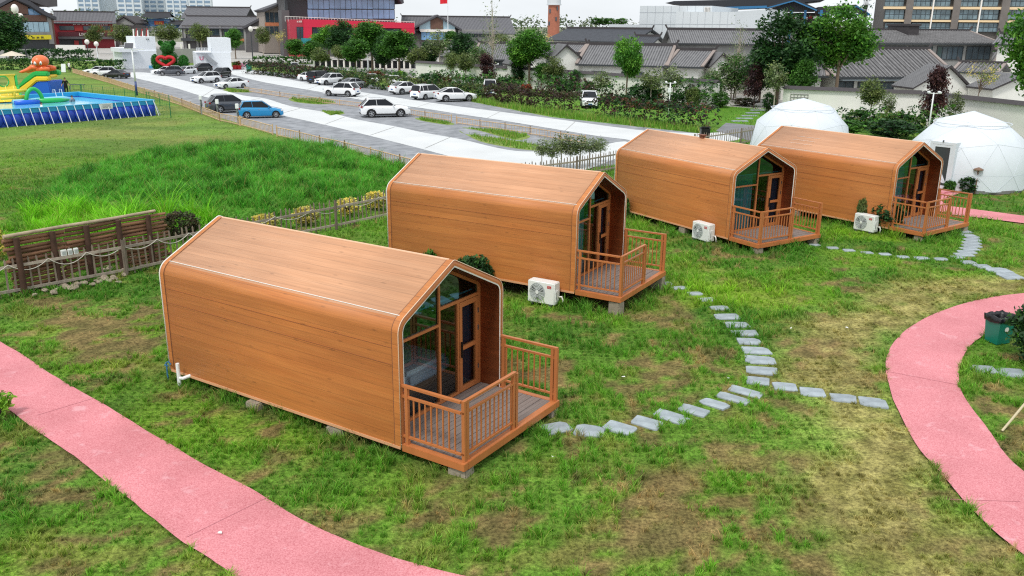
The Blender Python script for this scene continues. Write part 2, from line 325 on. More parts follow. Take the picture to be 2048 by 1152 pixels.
    md=sdist(wP['MOUND'],wx,wy); m=sst(-.9,.7,md); c=mx(c,lush,m*.9); c=mx(c,np.array(S(40,105,28)),m*sst(.45,.6,n2*.6+n3*.4)*.75); c=mx(c,np.array(S(120,176,70)),m*sst(.58,.7,n3)*.4); hgt=hgt*(1-m)+m*2.3*(.35+1.3*n2)
    m=sst(-.8,.8,sdist(wP['LIMEP'],wx,wy)); c=mx(c,np.array(S(138,208,40)),m*.85); hgt*=1+1.2*m
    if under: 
        for P in cabP: m=sst(-.05,.45,sdist(P,x,y)); c=mx(c,np.array(S(58,48,38)),m); den=den*(1-m)  # bare soil, darkened so that shade under the cabins is in its colour
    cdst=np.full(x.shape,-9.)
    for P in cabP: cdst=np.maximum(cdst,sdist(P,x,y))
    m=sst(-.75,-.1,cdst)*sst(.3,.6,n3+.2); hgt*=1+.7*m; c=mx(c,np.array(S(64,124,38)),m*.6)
    return c,hgt,den,md
def ground_z(x,y,md=None):
    x=np.asarray(x,float); y=np.asarray(y,float)
    if md is None: md=sdist(wP['MOUND'],x,y)
    z=-.05*fbm(x,y,.6,3,6)*(1-sst(40,55,y))
    return z+.45*sst(-.5,4.5,md)*(.8+.4*fbm(x,y,.4,2,3))
# ---------------- ground sheet
def axis(lo,hi,step,far,g=1.22):
    a=list(np.arange(lo,hi+1e-6,step)); s=step; x=hi
    while x<far: s*=g; x+=s; a.append(x)
    s=step; x=lo
    while x>-far*.9: s*=g; x-=s; a.insert(0,x)
    return np.array(a)
xs=axis(-26,32,.22,3500); ys=axis(7,47,.22,4200); ys=ys[ys>-60]
mid=np.arange(47.8,160,1.2); ys=np.concatenate([ys[ys<=47.1],mid,[q for q in ys if q>161]])
gx,gy=np.meshgrid(xs,ys); fx_,fy_=gx.ravel(),gy.ravel()
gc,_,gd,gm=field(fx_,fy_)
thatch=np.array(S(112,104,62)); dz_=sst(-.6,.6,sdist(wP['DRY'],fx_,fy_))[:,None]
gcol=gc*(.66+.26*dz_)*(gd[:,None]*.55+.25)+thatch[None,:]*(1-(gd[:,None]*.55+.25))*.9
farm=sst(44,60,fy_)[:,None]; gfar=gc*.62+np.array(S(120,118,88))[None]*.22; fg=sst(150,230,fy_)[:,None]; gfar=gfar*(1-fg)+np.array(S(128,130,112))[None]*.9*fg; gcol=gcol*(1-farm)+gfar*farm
bright=np.array(S(94,140,46)); LAWN=PG([(1400,190),(1540,185),(1560,230),(1500,262),(1440,258),(1400,225)])
lm=sst(-2,2,sdist(LAWN,fx_,fy_))[:,None]; gcol=gcol*(1-lm)+bright*.8*lm
gz=ground_z(fx_,fy_,sdist(wP['MOUND'],fx_,fy_))
nx,ny=len(xs),len(ys); ii=np.arange(nx*ny).reshape(ny,nx)
gf=np.stack([ii[:-1,:-1],ii[:-1,1:],ii[1:,1:],ii[1:,:-1]],-1).reshape(-1,4)
def soilmat():
    M=bpy.data.materials.new('lawn_soil'); M.use_nodes=True; t=M.node_tree; p=t.nodes['Principled BSDF']; p.inputs['Roughness'].default_value=.95; p.inputs['Specular IOR Level'].default_value=.1
    a=t.nodes.new('ShaderNodeAttribute'); a.attribute_name='Col'; tc=t.nodes.new('ShaderNodeTexCoord')
    prev=a.outputs['Color']
    for scl,lo,hi in ((70,.6,1.4),(18,.5,1.55),(3.2,.75,1.25),(.5,.88,1.12)):
        n=t.nodes.new('ShaderNodeTexNoise'); n.inputs['Scale'].default_value=scl; n.inputs['Detail'].default_value=4; t.links.new(tc.outputs['Object'],n.inputs['Vector'])
        r=t.nodes.new('ShaderNodeMapRange'); r.inputs['From Min'].default_value=.3; r.inputs['From Max'].default_value=.7; r.inputs['To Min'].default_value=lo; r.inputs['To Max'].default_value=hi
        t.links.new(n.outputs['Fac'],r.inputs['Value']); k=t.nodes.new('ShaderNodeVectorMath'); k.operation='SCALE'; t.links.new(prev,k.inputs[0]); t.links.new(r.outputs[0],k.inputs['Scale']); prev=k.outputs[0]
    t.links.new(prev,p.inputs['Base Color'])
    n=t.nodes.new('ShaderNodeTexNoise'); n.inputs['Scale'].default_value=25; n.inputs['Detail'].default_value=5; t.links.new(tc.outputs['Object'],n.inputs['Vector'])
    b=t.nodes.new('ShaderNodeBump'); b.inputs['Strength'].default_value=.6; b.inputs['Distance'].default_value=.05; t.links.new(n.outputs['Fac'],b.inputs['Height']); t.links.new(b.outputs[0],p.inputs['Normal']); return M
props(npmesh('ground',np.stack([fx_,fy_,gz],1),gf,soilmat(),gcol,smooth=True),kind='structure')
# ---------------- paths, roads, gravel (flat sheets)
def sheet(name,poly,z,mat,kind='structure',thick=0):
    mb=MB(); P=[(p[0],p[1]) for p in poly]
    if thick: mb.prism(P,z-thick,z)
    else: mb.add([(p[0],p[1],z) for p in P],[tuple(range(len(P)))])
    o=mb.build(name,mat)
    if kind: o['kind']=kind
    return o
def rubber():
    M=bpy.data.materials.new('red_rubber'); M.use_nodes=True; t=M.node_tree; p=t.nodes['Principled BSDF']; p.inputs['Roughness'].default_value=.9; p.inputs['Specular IOR Level'].default_value=.2
    tc=t.nodes.new('ShaderNodeTexCoord'); n=t.nodes.new('ShaderNodeTexNoise'); n.inputs['Scale'].default_value=45; n.inputs['Detail'].default_value=2; n.inputs['Roughness'].default_value=.8
    n2=t.nodes.new('ShaderNodeTexNoise'); n2.inputs['Scale'].default_value=.7; n2.inputs['Detail'].default_value=5
    n3=t.nodes.new('ShaderNodeTexNoise'); n3.inputs['Scale'].default_value=3.5; n3.inputs['Detail'].default_value=6; n3.inputs['Distortion'].default_value=.6
    for q in (n,n2,n3): t.links.new(tc.outputs['Object'],q.inputs['Vector'])
    r=t.nodes.new('ShaderNodeValToRGB'); e=r.color_ramp.elements; e[0].position=.30; e[0].color=(*S(188,106,114),1); e[1].position=.66; e[1].color=(*S(226,154,160),1)
    t.links.new(n.outputs['Fac'],r.inputs['Fac'])
    r2=t.nodes.new('ShaderNodeValToRGB'); e=r2.color_ramp.elements; e[0].position=.35; e[0].color=(.86,.84,.84,1); e[1].position=.7; e[1].color=(1.06,1.08,1.08,1); t.links.new(n2.outputs['Fac'],r2.inputs['Fac'])
    mx=t.nodes.new('ShaderNodeMix'); mx.data_type='RGBA'; mx.blend_type='MULTIPLY'; mx.inputs[0].default_value=1; t.links.new(r.outputs[0],mx.inputs[6]); t.links.new(r2.outputs[0],mx.inputs[7])
    r3=t.nodes.new('ShaderNodeValToRGB'); e=r3.color_ramp.elements; e[0].position=.60; e[0].color=(0,0,0,1); e[1].position=.74; e[1].color=(.4,.4,.4,1); t.links.new(n3.outputs['Fac'],r3.inputs['Fac'])
    m2=t.nodes.new('ShaderNodeMix'); m2.data_type='RGBA'; m2.inputs[7].default_value=(*S(228,186,192),1); t.links.new(r3.outputs[0],m2.inputs[0]); t.links.new(mx.outputs[2],m2.inputs[6])
    t.links.new(m2.outputs[2],p.inputs['Base Color'])
    b=t.nodes.new('ShaderNodeBump'); b.inputs['Strength'].default_value=.5; b.inputs['Distance'].default_value=.006; t.links.new(n.outputs['Fac'],b.inputs['Height']); t.links.new(b.outputs[0],p.inputs['Normal']); return M
RUB=rubber()
def rag(poly,amp=.07,step=.16):
    """walk the outline in short steps and make it slightly ragged, as grass-eaten edges are"""
    out=[]; n=len(poly)
    for i in range(n):
        a=Vector(poly[i]); b=Vector(poly[(i+1)%n]); k=max(1,int((b-a).length/step)); d=(b-a)
        if d.length<1e-6: continue
        nrm=Vector((-d.y,d.x)).normalized()
        for j in range(k):
            p=a+d*j/k; q=(float(fbm(np.array([p.x]),np.array([p.y]),1.6,3,50)[0])-.5)*2*amp; out.append(p+nrm*q)
    return out
sheet('path',rag(wP['PATH_L'],.025),.015,RUB); sheet('path',rag(wP['PATH_R'],.015),.015,RUB); sheet('path',wP['PATH_F'],.015,RUB)
# expansion joints cut in the rubber surface
jm=pm('joint_dark',S(184,112,122),.95)
def joint(name,a,b): 
    mb=MB(); p=G(*a); q=G(*b); d=(q-p).normalized(); n=Vector((-d.y,d.x,0))*.006
    mb.add([p-n+Vector((0,0,.019)),q-n+Vector((0,0,.019)),q+n+Vector((0,0,.019)),p+n+Vector((0,0,.019))],[(0,1,2,3)]); props(mb.build(name,jm),kind='structure')
for a,b in (((374,1076),(540,994)),((75,832),(190,797)),((1778,745),(1920,772)),((1890,1000),(2040,1005))): joint('path_joint',a,b)
gravelM=pm('gravel',S(130,134,140),.95,var=.3,scale=1.1,bump=.25,bscale=16,detail=12,col2=S(158,161,166))
concM=pm('concrete_road',S(203,206,207),.85,var=.07,scale=.35,detail=8,bump=.1)
asphM=pm('asphalt',S(120,122,126),.9,var=.15,scale=1)
sheet('gravel_lot',wP['GRAVEL'],.006,gravelM); sheet('road',smooth_poly(PG(ROAD_A),3,True),.012,concM); sheet('road',smooth_poly(PG(ROAD_B),3,True),.016,concM); sheet('road',PG(ASPH),.02,asphM)
gpM=pm('lawn_patch',S(118,138,62),.95,var=.35,scale=1.2,detail=6,bump=.6)
for q in MEDIAN: sheet('lawn_patch',smooth_poly(PG(q),4,True),.010,gpM)
jc=pm('joint_grey',S(170,170,168),.95)
def seam(a,b):
    mb=MB(); p=G(*a); q=G(*b); d=(q-p).normalized(); n=Vector((-d.y,d.x,0))*.03; z=Vector((0,0,.024))
    mb.add([p-n+z,q-n+z,q+n+z,p+n+z],[(0,1,2,3)]); props(mb.build('road_joint',jc),kind='structure')
for a,b in (((430,177),(405,193)),((520,197),(478,205)),((600,217),(560,228)),((690,234),(650,249)),((790,254),(740,271)),((900,275),(850,297)),((640,170),(615,179)),((740,188),(715,198)),((860,206),(835,214)),((1000,224),(975,236)),((1150,244),(1130,262))): seam(a,b)
# ---------------- grass blades
RA_=smooth_poly(PG(ROAD_A),3,True); RB_=smooth_poly(PG(ROAD_B),3,True); AS_=PG(ASPH)
def inside_any(x,y,polys,mg=0):
    r=np.zeros(x.shape,bool)
    for P in polys: r|=sdist(P,x,y)>mg
    return r
stoneC=[(G(u,v),wd*(G(u,v)-Vector((0,0,CAMH))).length/F_PX) for u,v,wd in STONES]
def blades(n,y0,y1,wpow,hbase,wbase,seed,keep=None,xr=None):
    r=np.random.RandomState(seed)
    y=y0+(y1-y0)*r.rand(n)**wpow; x=(r.rand(n)*2-1)*(.66*y+2.0)
    if xr: x=xr[0]+(xr[1]-xr[0])*r.rand(n)
    # tufts: pull towards clump centres
    cxx=np.floor(x/.19)+.5; cyy=np.floor(y/.19)+.5; jx=vn(cxx,cyy,5.13,70)-.5; jy=vn(cxx,cyy,4.71,80)-.5
    pull=.75*r.rand(n)**.6; x=x*(1-pull)+(cxx+jx*.9)*.19*pull; y=y*(1-pull)+(cyy+jy*.9)*.19*pull
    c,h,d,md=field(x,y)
    big=fbm(x,y,1.9,3,77); tuft=(.12+1.25*vn(cxx,cyy,3.77,90))*(.45+1.15*sst(.38,.62,big)); ok=r.rand(n)<d*np.clip(tuft,0,1.2)
    ok&=~inside_any(x,y,[wP['PATH_L'],wP['PATH_R']],.02); ok&=~inside_any(x,y,cabP+[wP['PATH_F']],.0); ok&=~inside_any(x,y,[wP['GRAVEL'],RA_,RB_,AS_],-.2)
    for p,wd in stoneC: ok&=((x-p.x)**2+(y-p.y)**2)>(max(wd,.5)*.50)**2
    if keep is not None: ok&=keep(x,y)
    x,y,c,h,md=x[ok],y[ok],c[ok],h[ok],md[ok]; k=len(x)
    z=ground_z(x,y,sdist(wP['MOUND'],x,y))-.01
    big=fbm(x,y,1.9,3,77); t2=(.45+1.0*vn(np.floor(x/.19),np.floor(y/.19),3.77,95)**1.5)*(.55+.95*sst(.38,.66,big))
    H=hbase*h*t2*(.55+.9*r.rand(k)); W=wbase*(.7+.6*r.rand(k))*(1+.25*np.clip(h-1.5,0,3))
    a=r.rand(k)*6.283; la=r.rand(k)*6.283; ln=H*(.25+.75*r.rand(k))
    dx,dy=np.cos(a)*W/2,np.sin(a)*W/2; lx,ly=np.cos(la)*ln,np.sin(la)*ln
    V=np.zeros((k,5,3)); P=np.stack([x,y,z],1)
    V[:,0]=P-np.stack([dx,dy,0*dx],1); V[:,1]=P+np.stack([dx,dy,0*dx],1)
    mdp=P+np.stack([lx*.35,ly*.35,H*.62],1); V[:,2]=mdp+np.stack([dx*.8,dy*.8,0*dx],1); V[:,3]=mdp-np.stack([dx*.8,dy*.8,0*dx],1)
    V[:,4]=P+np.stack([lx,ly,H],1)
    i=np.arange(k)[:,None]*5
    F=np.concatenate([i+np.array([[0,1,2]]),i+np.array([[0,2,3]]),i+np.array([[3,2,4]])],0)
    br=(.62+.75*r.rand(k))*(.78+.3*sst(.4,.6,big))*(.75+.5*vn(np.floor(x/.19),np.floor(y/.19),3.1,33)); hu=r.rand(k)
    c=c*br[:,None]; yel=(hu>.9)[:,None]; c=np.where(yel,c*.4+np.array(S(172,158,92))*.6,c)
    return V.reshape(-1,3),F,np.repeat(c,5,0)
GM=leafmat('grass_blade',trans=.35,rough=.5)
def grass(name,parts,label):
    Vs,Fs,Cs=[],[],[]; o=0
    for V,F,C in parts: Vs.append(V); Fs.append(F+o); Cs.append(C); o+=len(V)
    return props(npmesh(name,np.concatenate(Vs),np.concatenate(Fs),GM,np.concatenate(Cs)),label,'grass',kind='stuff')
Q=GRASS_Q if 'GRASS_Q' in globals() else 1.0
inm=lambda x,y: sdist(wP['MOUND'],x,y)>-.3
grass('lawn_grass',[blades(int(480000*Q),8.5,20,.85,.10,.0125,1),blades(int(360000*Q),20,32,.9,.115,.018,2,lambda x,y:~inm(x,y)),blades(int(150000*Q),32,48,.9,.14,.03,3,lambda x,y:~inm(x,y)),blades(int(70000*Q),48,85,.9,.10,.06,4,lambda x,y:~inm(x,y))],'short trampled lawn grass around the wooden cabins and the pink paths')
mxs=[p[0] for p in wP['MOUND']]; mys=[p[1] for p in wP['MOUND']]
grass('tall_grass',[blades(int(300000*Q),min(mys),max(mys),1,.12,.016,5,inm,(min(mxs),max(mxs)))],'lush deep green tall grass on the low rise behind the picket fence')
sx=[p[0] for p in wP['STRIP']]; sy=[p[1] for p in wP['STRIP']]
def strip_blades():
    r=np.random.RandomState(9); n=42000; x=min(sx)+(max(sx)-min(sx))*r.rand(n); y=min(sy)+(max(sy)-min(sy))*r.rand(n); m_=sdist(wP['STRIP'],x+1.2*(vn(x,y,.6,3)-.5),y+1.2*(vn(x,y,.6,4)-.5))>0
    for q in MEDIAN: pass
    x,y=x[m_],y[m_]; xs_,ys_=[x],[y]
    for q in MEDIAN:
        P=PG(q); bx=[p[0] for p in P]; by=[p[1] for p in P]; xx=min(bx)+(max(bx)-min(bx))*r.rand(3500); yy=min(by)+(max(by)-min(by))*r.rand(3500); k=sdist(P,xx,yy)>.1; xs_.append(xx[k]); ys_.append(yy[k])
    tall=np.concatenate([np.ones(len(x))]+[np.full(len(q),.45) for q in xs_[1:]]); x=np.concatenate(xs_); y=np.concatenate(ys_); k=len(x)
    H=(.2+.4*r.rand(k))*tall*(.6+.8*vn(x,y,.8,7)); W=.07; a=r.rand(k)*6.28; ln=H*.5*r.rand(k); la=r.rand(k)*6.28
    P=np.stack([x,y,0*x],1); D=np.stack([np.cos(a)*W/2,np.sin(a)*W/2,0*x],1); T=P+np.stack([np.cos(la)*ln,np.sin(la)*ln,H],1)
    V=np.stack([P-D,P+D,T],1).reshape(-1,3); F=np.arange(3*k).reshape(-1,3)
    g=np.array(S(112,154,56))[None]*(.65+.6*r.rand(k))[:,None]; g[r.rand(k)>.88]=np.array(S(170,165,95))
    return V,F,np.repeat(g,3,0)
grass('verge_grass',[strip_blades()],'bright rough verge grass between the gravel lot and the dark hedge')
# ---------------- stepping stones
stM=pm('slate',S(138,148,154),.75,var=.1,col2=S(166,176,182),scale=3.5,bump=.25,bscale=14,rnd=.08)
nst=len(STONES)
def stone_label(i):
    if i<22:
        a=['pale slate stepping stone touching the second cabin deck','slate stepping stone second out from the second cabin deck','slate stepping stone third out from the second cabin deck']
        if i<3: return a[i]
        if i==21: return 'squarish slate stone lying nearest the first cabin deck corner'
        if i==12: return 'tilted slate stone at the corner where three stone rows meet'
        if i<12: return f"flat slate stone, {['','','','fourth','fifth','sixth','seventh','eighth','ninth','tenth','eleventh','twelfth'][i]} along the curve from the second cabin deck"
        return f"grey slate stone, {['','second','third','fourth','fifth','sixth','seventh','eighth','ninth'][21-i]} along the curve from the first cabin deck"
    if i<26: return ['slate stone in dry grass beside the row corner','second slate stone in dry grass from the row corner','third slate stone in dry grass from the row corner','slate stone in dry grass closest to the curved pink path'][i-22]
    if i<28: return ['slate stone between green bin and dark shrub inside pink curve','slate stone partly under the dark shrub at the frame edge'][i-26]
    j=i-28; o=['first','second','third','fourth','fifth','sixth','seventh','eighth','ninth','tenth','eleventh','twelfth','thirteenth','fourteenth','fifteenth','sixteenth','seventeenth','eighteenth','nineteenth','twentieth','twenty-first','twenty-second']
    if j<9: return f'small slate stone, {o[j]} out from the third cabin deck'
    if j<18: return f'slate step in the short ladder to the fourth cabin deck, {o[17-j]} from that deck'
    return f'slate stone leading away from the stone ladder towards the pink path, {o[j-18]} in that row'
for i,(u,v,wd) in enumerate(STONES):
    p=G(u,v); dist=(p-Vector((0,0,CAMH))).length; w_=wd*dist/F_PX
    d_=w_*(.72 if i<12 or 28<=i<46 else .9); rr=random.Random(i)
    if 12<=i<22: w_={12:.46,13:.66,14:.66,15:.52,16:.56,17:.64,18:.56,19:.56,20:.50,21:.52}[i]; d_={12:.42,13:.30,14:.30,15:.34,16:.36,17:.38,18:.40,19:.42,20:.46,21:.42}[i]
    rot={12:-.3,13:-.66,14:-.7,15:-.74,16:-.72,17:-.74,18:-.66,19:-.6,20:-.25,21:.35}.get(i,0); w_*=1.06 if i<28 else 1
    if 22<=i<28: rot=-.25+rr.uniform(-.06,.06)
    if i<12: rot=-.06*max(0,i-7)+.1*max(0,5-i)*.5
    pts=[]; K=9
    cut=[1+rr.uniform(-.12,.06) for _ in range(4)]
    q1,q2,q3,q4=[rr.uniform(.04,.22) for _ in range(4)]; base=[(-.5*cut[0],-.5+q1),(-.5+q1*.9,-.5),(.5-q2,-.5*cut[1]),(.5,-.5+q2*.8),(.5*cut[2],.5-q3),(.5-q3*1.1,.5),(-.5+q4,.5*cut[3]),(-.5,.5-q4*.8)]
    pts=[(a*w_*rr.uniform(.93,1.04),b*d_*rr.uniform(.93,1.04)) for a,b in base]
    mb=MB(); mb.prism(pts,-.06,.016); o=mb.build('stepping_stone',stM,bevel=.005,seg=1)
    o.location=(p.x,p.y,float(ground_z([p.x],[p.y],np.array([-9.]))[0])+.014); o.rotation_euler=(rr.uniform(-.02,.02),rr.uniform(-.02,.02),rot)
    props(o,stone_label(i),'stepping stone','slate stepping stones in the lawn')
# ================================================================== cabins
def woodmat(name,base,dark,light,rough=.6,coat=.22,axis='U'):
    """boards: UV.u runs along the grain, UV.v (metres) across it"""
    M=bpy.data.materials.new(name); M.use_nodes=True; t=M.node_tree; p=t.nodes['Principled BSDF']; p.inputs['Roughness'].default_value=rough; p.inputs['Specular IOR Level'].default_value=.45
    L=t.links; N=t.nodes.new
    uv=N('ShaderNodeUVMap'); uv.uv_map='UVMap'; oi=N('ShaderNodeObjectInfo')
    of=N('ShaderNodeVectorMath'); of.operation='SCALE'; cmb=N('ShaderNodeCombineXYZ'); L.new(oi.outputs['Random'],cmb.inputs[0]); L.new(oi.outputs['Random'],cmb.inputs[2]); L.new(cmb.outputs[0],of.inputs[0]); of.inputs['Scale'].default_value=37
    ad=N('ShaderNodeVectorMath'); L.new(uv.outputs[0],ad.inputs[0]); L.new(of.outputs[0],ad.inputs[1])
    def noise(sx,sy,sc_,det,dist=0,src=None):
        mp=N('ShaderNodeMapping'); mp.inputs['Scale'].default_value=(sx,sy,1); L.new((src or ad).outputs[0],mp.inputs[0]); n=N('ShaderNodeTexNoise'); n.inputs['Scale'].default_value=sc_; n.inputs['Detail'].default_value=det; n.inputs['Distortion'].default_value=dist; L.new(mp.outputs[0],n.inputs['Vector']); return n
    n1=noise(.28,4.5,1.7,6,.25); n2=noise(1.0,40,1.3,4,.1); n3=noise(.5,.5,1.0,3)
    r=N('ShaderNodeValToRGB'); e=r.color_ramp.elements; e[0].position=.33; e[0].color=(*dark,1); e[1].position=.62; e[1].color=(*base,1); q=e.new(.8); q.color=(*light,1); L.new(n1.outputs['Fac'],r.inputs['Fac'])
    r2=N('ShaderNodeMapRange'); r2.inputs['From Min'].default_value=.3; r2.inputs['From Max'].default_value=.7; r2.inputs['To Min'].default_value=.86; r2.inputs['To Max'].default_value=1.10; L.new(n2.outputs['Fac'],r2.inputs['Value'])
    r3=N('ShaderNodeMapRange'); r3.inputs['From Min'].default_value=.35; r3.inputs['From Max'].default_value=.65; r3.inputs['To Min'].default_value=.93; r3.inputs['To Max'].default_value=1.06; L.new(n3.outputs['Fac'],r3.inputs['Value'])
    # board joints and a tone of its own for each board
    sx=N('ShaderNodeSeparateXYZ'); L.new(uv.outputs[0],sx.inputs[0])
    dv=N('ShaderNodeMath'); dv.operation='DIVIDE'; dv.inputs[1].default_value=.205; L.new(sx.outputs['Y'],dv.inputs[0])
    fr=N('ShaderNodeMath'); fr.operation='FRACT'; L.new(dv.outputs[0],fr.inputs[0]); fl=N('ShaderNodeMath'); fl.operation='FLOOR'; L.new(dv.outputs[0],fl.inputs[0])
    wn=N('ShaderNodeTexWhiteNoise'); wn.noise_dimensions='2D'; cb2=N('ShaderNodeCombineXYZ'); L.new(fl.outputs[0],cb2.inputs[0]); L.new(oi.outputs['Random'],cb2.inputs[1]); L.new(cb2.outputs[0],wn.inputs['Vector'])
    r4=N('ShaderNodeMapRange'); r4.inputs['To Min'].default_value=.93; r4.inputs['To Max'].default_value=1.06; L.new(wn.outputs['Value'],r4.inputs['Value'])
    ln=N('ShaderNodeMath'); ln.operation='LESS_THAN'; ln.inputs[1].default_value=.05; L.new(fr.outputs[0],ln.inputs[0])
    r5=N('ShaderNodeMapRange'); r5.inputs['To Min'].default_value=1; r5.inputs['To Max'].default_value=.76; L.new(ln.outputs[0],r5.inputs['Value'])
    # knots: stretched voronoi cells
    mpk=N('ShaderNodeMapping'); mpk.inputs['Scale'].default_value=(1.7,7.0,1); L.new(ad.outputs[0],mpk.inputs[0]); vo=N('ShaderNodeTexVoronoi'); vo.inputs['Scale'].default_value=1.0; L.new(mpk.outputs[0],vo.inputs['Vector'])
    r6=N('ShaderNodeMapRange'); r6.inputs['From Min'].default_value=.02; r6.inputs['From Max'].default_value=.15; r6.inputs['To Min'].default_value=.62; r6.inputs['To Max'].default_value=1; L.new(vo.outputs['Distance'],r6.inputs['Value'])
    prev=r.outputs[0]
    for k in (r2,r3,r4,r5,r6):
        s=N('ShaderNodeVectorMath'); s.operation='SCALE'; L.new(prev,s.inputs[0]); L.new(k.outputs[0],s.inputs['Scale']); prev=s.outputs[0]
    L.new(prev,p.inputs['Base Color']); p.inputs['Coat Weight'].default_value=coat; p.inputs['Coat Roughness'].default_value=.5; p.inputs['Coat IOR'].default_value=1.7
    b=N('ShaderNodeBump'); b.inputs['Strength'].default_value=.25; b.inputs['Distance'].default_value=.004; L.new(r5.outputs[0],b.inputs['Height']); L.new(b.outputs[0],p.inputs['Normal']); return M
WOOD=woodmat('cladding_wood',S(193,120,58),S(184,110,50),S(199,127,64))
WOOD_SKYLIT=woodmat('roof_wood_skylit',S(199,147,109),S(191,138,100),S(205,154,117))  # paler copy of the cladding wood: sky sheen on the roof put into the colour
WOODP=pm('painted_wood',S(184,112,64),.45,var=.10,scale=3,stretch=(1,1,.3))
WOODI=woodmat('lining_wood',S(172,98,50),S(150,80,38),S(182,108,58))
WHITE=pm('white_trim',S(232,230,224),.5,var=.05,scale=3)
SEAMD=pm('seam_dark',S(120,76,52),.7)
DECKM=pm('deck_board',S(128,116,110),.75,var=.18,scale=1.5,stretch=(9,.6,1),bump=.15,bscale=20)
BLACK=pm('black_metal',S(24,24,26),.35)
CURB=pm('curtain_blue',S(40,52,76),.9,var=.3,scale=9,stretch=(1,1,.05))
CURT=pm('curtain_teal',S(62,136,148),.9,var=.35,scale=9,stretch=(1,1,.05))
GLASS=glassmat('window_glass',(.60,.66,.66),f0=.045); GLASST=glassmat('tinted_glass',(.12,.37,.44),f0=.16,gc=(.45,.85,.9))
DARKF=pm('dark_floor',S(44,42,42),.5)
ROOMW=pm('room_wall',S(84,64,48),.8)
def round_profile(pts,rad,k=7):
    out=[]
    for i,(p,r) in enumerate(zip(pts,rad)):
        p=Vector(p)
        if r==0 or i in(0,len(pts)-1): out.append(p); continue
        a=(Vector(pts[i-1])-p).normalized(); b=(Vector(pts[i+1])-p).normalized(); ang=a.angle(b); t=r/math.tan(ang/2)
        c=p+(a+b).normalized()*(r/math.sin(ang/2)); s=p+a*t; e=p+b*t; v0=s-c; v1=e-c; tot=v0.angle(v1); sg=1 if v0.x*v1.y-v0.y*v1.x>0 else -1
        for j in range(k+1):
            th=sg*tot*j/k; out.append(c+Vector((v0.x*math.cos(th)-v0.y*math.sin(th),v0.x*math.sin(th)+v0.y*math.cos(th))))
    return out
YW,ZE,ZA,ZB=1.53,2.455,3.205,.245
RAD=[0,.30,.09,.30,0]
def prof(off,zb=ZB,dr=0):
    y=YW-off; sl=math.atan2(ZA-ZE,YW); ze=ZE-off*math.tan((math.pi/2-sl)/2)*0-off*(1/math.cos(sl)-math.tan(sl)*1); za=ZA-off/math.cos(sl)
    ze=za-y*math.tan(sl)
    return round_profile([(-y,zb),(-y,ze),(0,za),(y,ze),(y,zb)],[0,max(.05,.30-off+dr),max(.03,.09-off),max(.05,.30-off+dr),0])
def strip_mesh(name,p0,p1,x0,x1,mat,parent,uv=False,nx=1,smooth=True):
    """surface lofted between profile p0 at x0 and p1 at x1"""
    n=len(p0); V=[]; UV=[]; arc=[0]
    for i in range(1,n): arc.append(arc[-1]+(p0[i]-p0[i-1]).length)
    for k in range(nx+1):
        t=k/nx; x=x0+(x1-x0)*t
        for i in range(n):
            q=p0[i]*(1-t)+p1[i]*t; V.append((x,q.x,q.y)); UV.append((x,arc[i]))
    i=np.arange(n*(nx+1)).reshape(nx+1,n); F=np.stack([i[:-1,:-1],i[1:,:-1],i[1:,1:],i[:-1,1:]],-1).reshape(-1,4)
    o=npmesh(name,np.array(V),F,mat,parent=parent,smooth=smooth,uv=np.array(UV)); return o
def join(objs,name,parent):
    """one mesh out of several strips"""
    me=bpy.data.meshes.new(name); b=bmesh.new(); mats=[]
    for o in objs:
        idx=[]
        for M in o.data.materials:
            if M not in mats: mats.append(M)
            idx.append(mats.index(M))
        s=len(b.faces); b.from_mesh(o.data); b.faces.ensure_lookup_table()
        for f in b.faces[s:]: f.material_index=idx[f.material_index] if idx else 0
    bmesh.ops.remove_doubles(b,verts=b.verts,dist=1e-5)
    b.to_mesh(me); b.free()
    for M in mats: me.materials.append(M)
    for o in objs: d=o.data; bpy.data.objects.remove(o); bpy.data.meshes.remove(d)
    o=bpy.data.objects.new(name,me); COL.objects.link(o); o.parent=parent; return o
XG=5.70; FL=.315
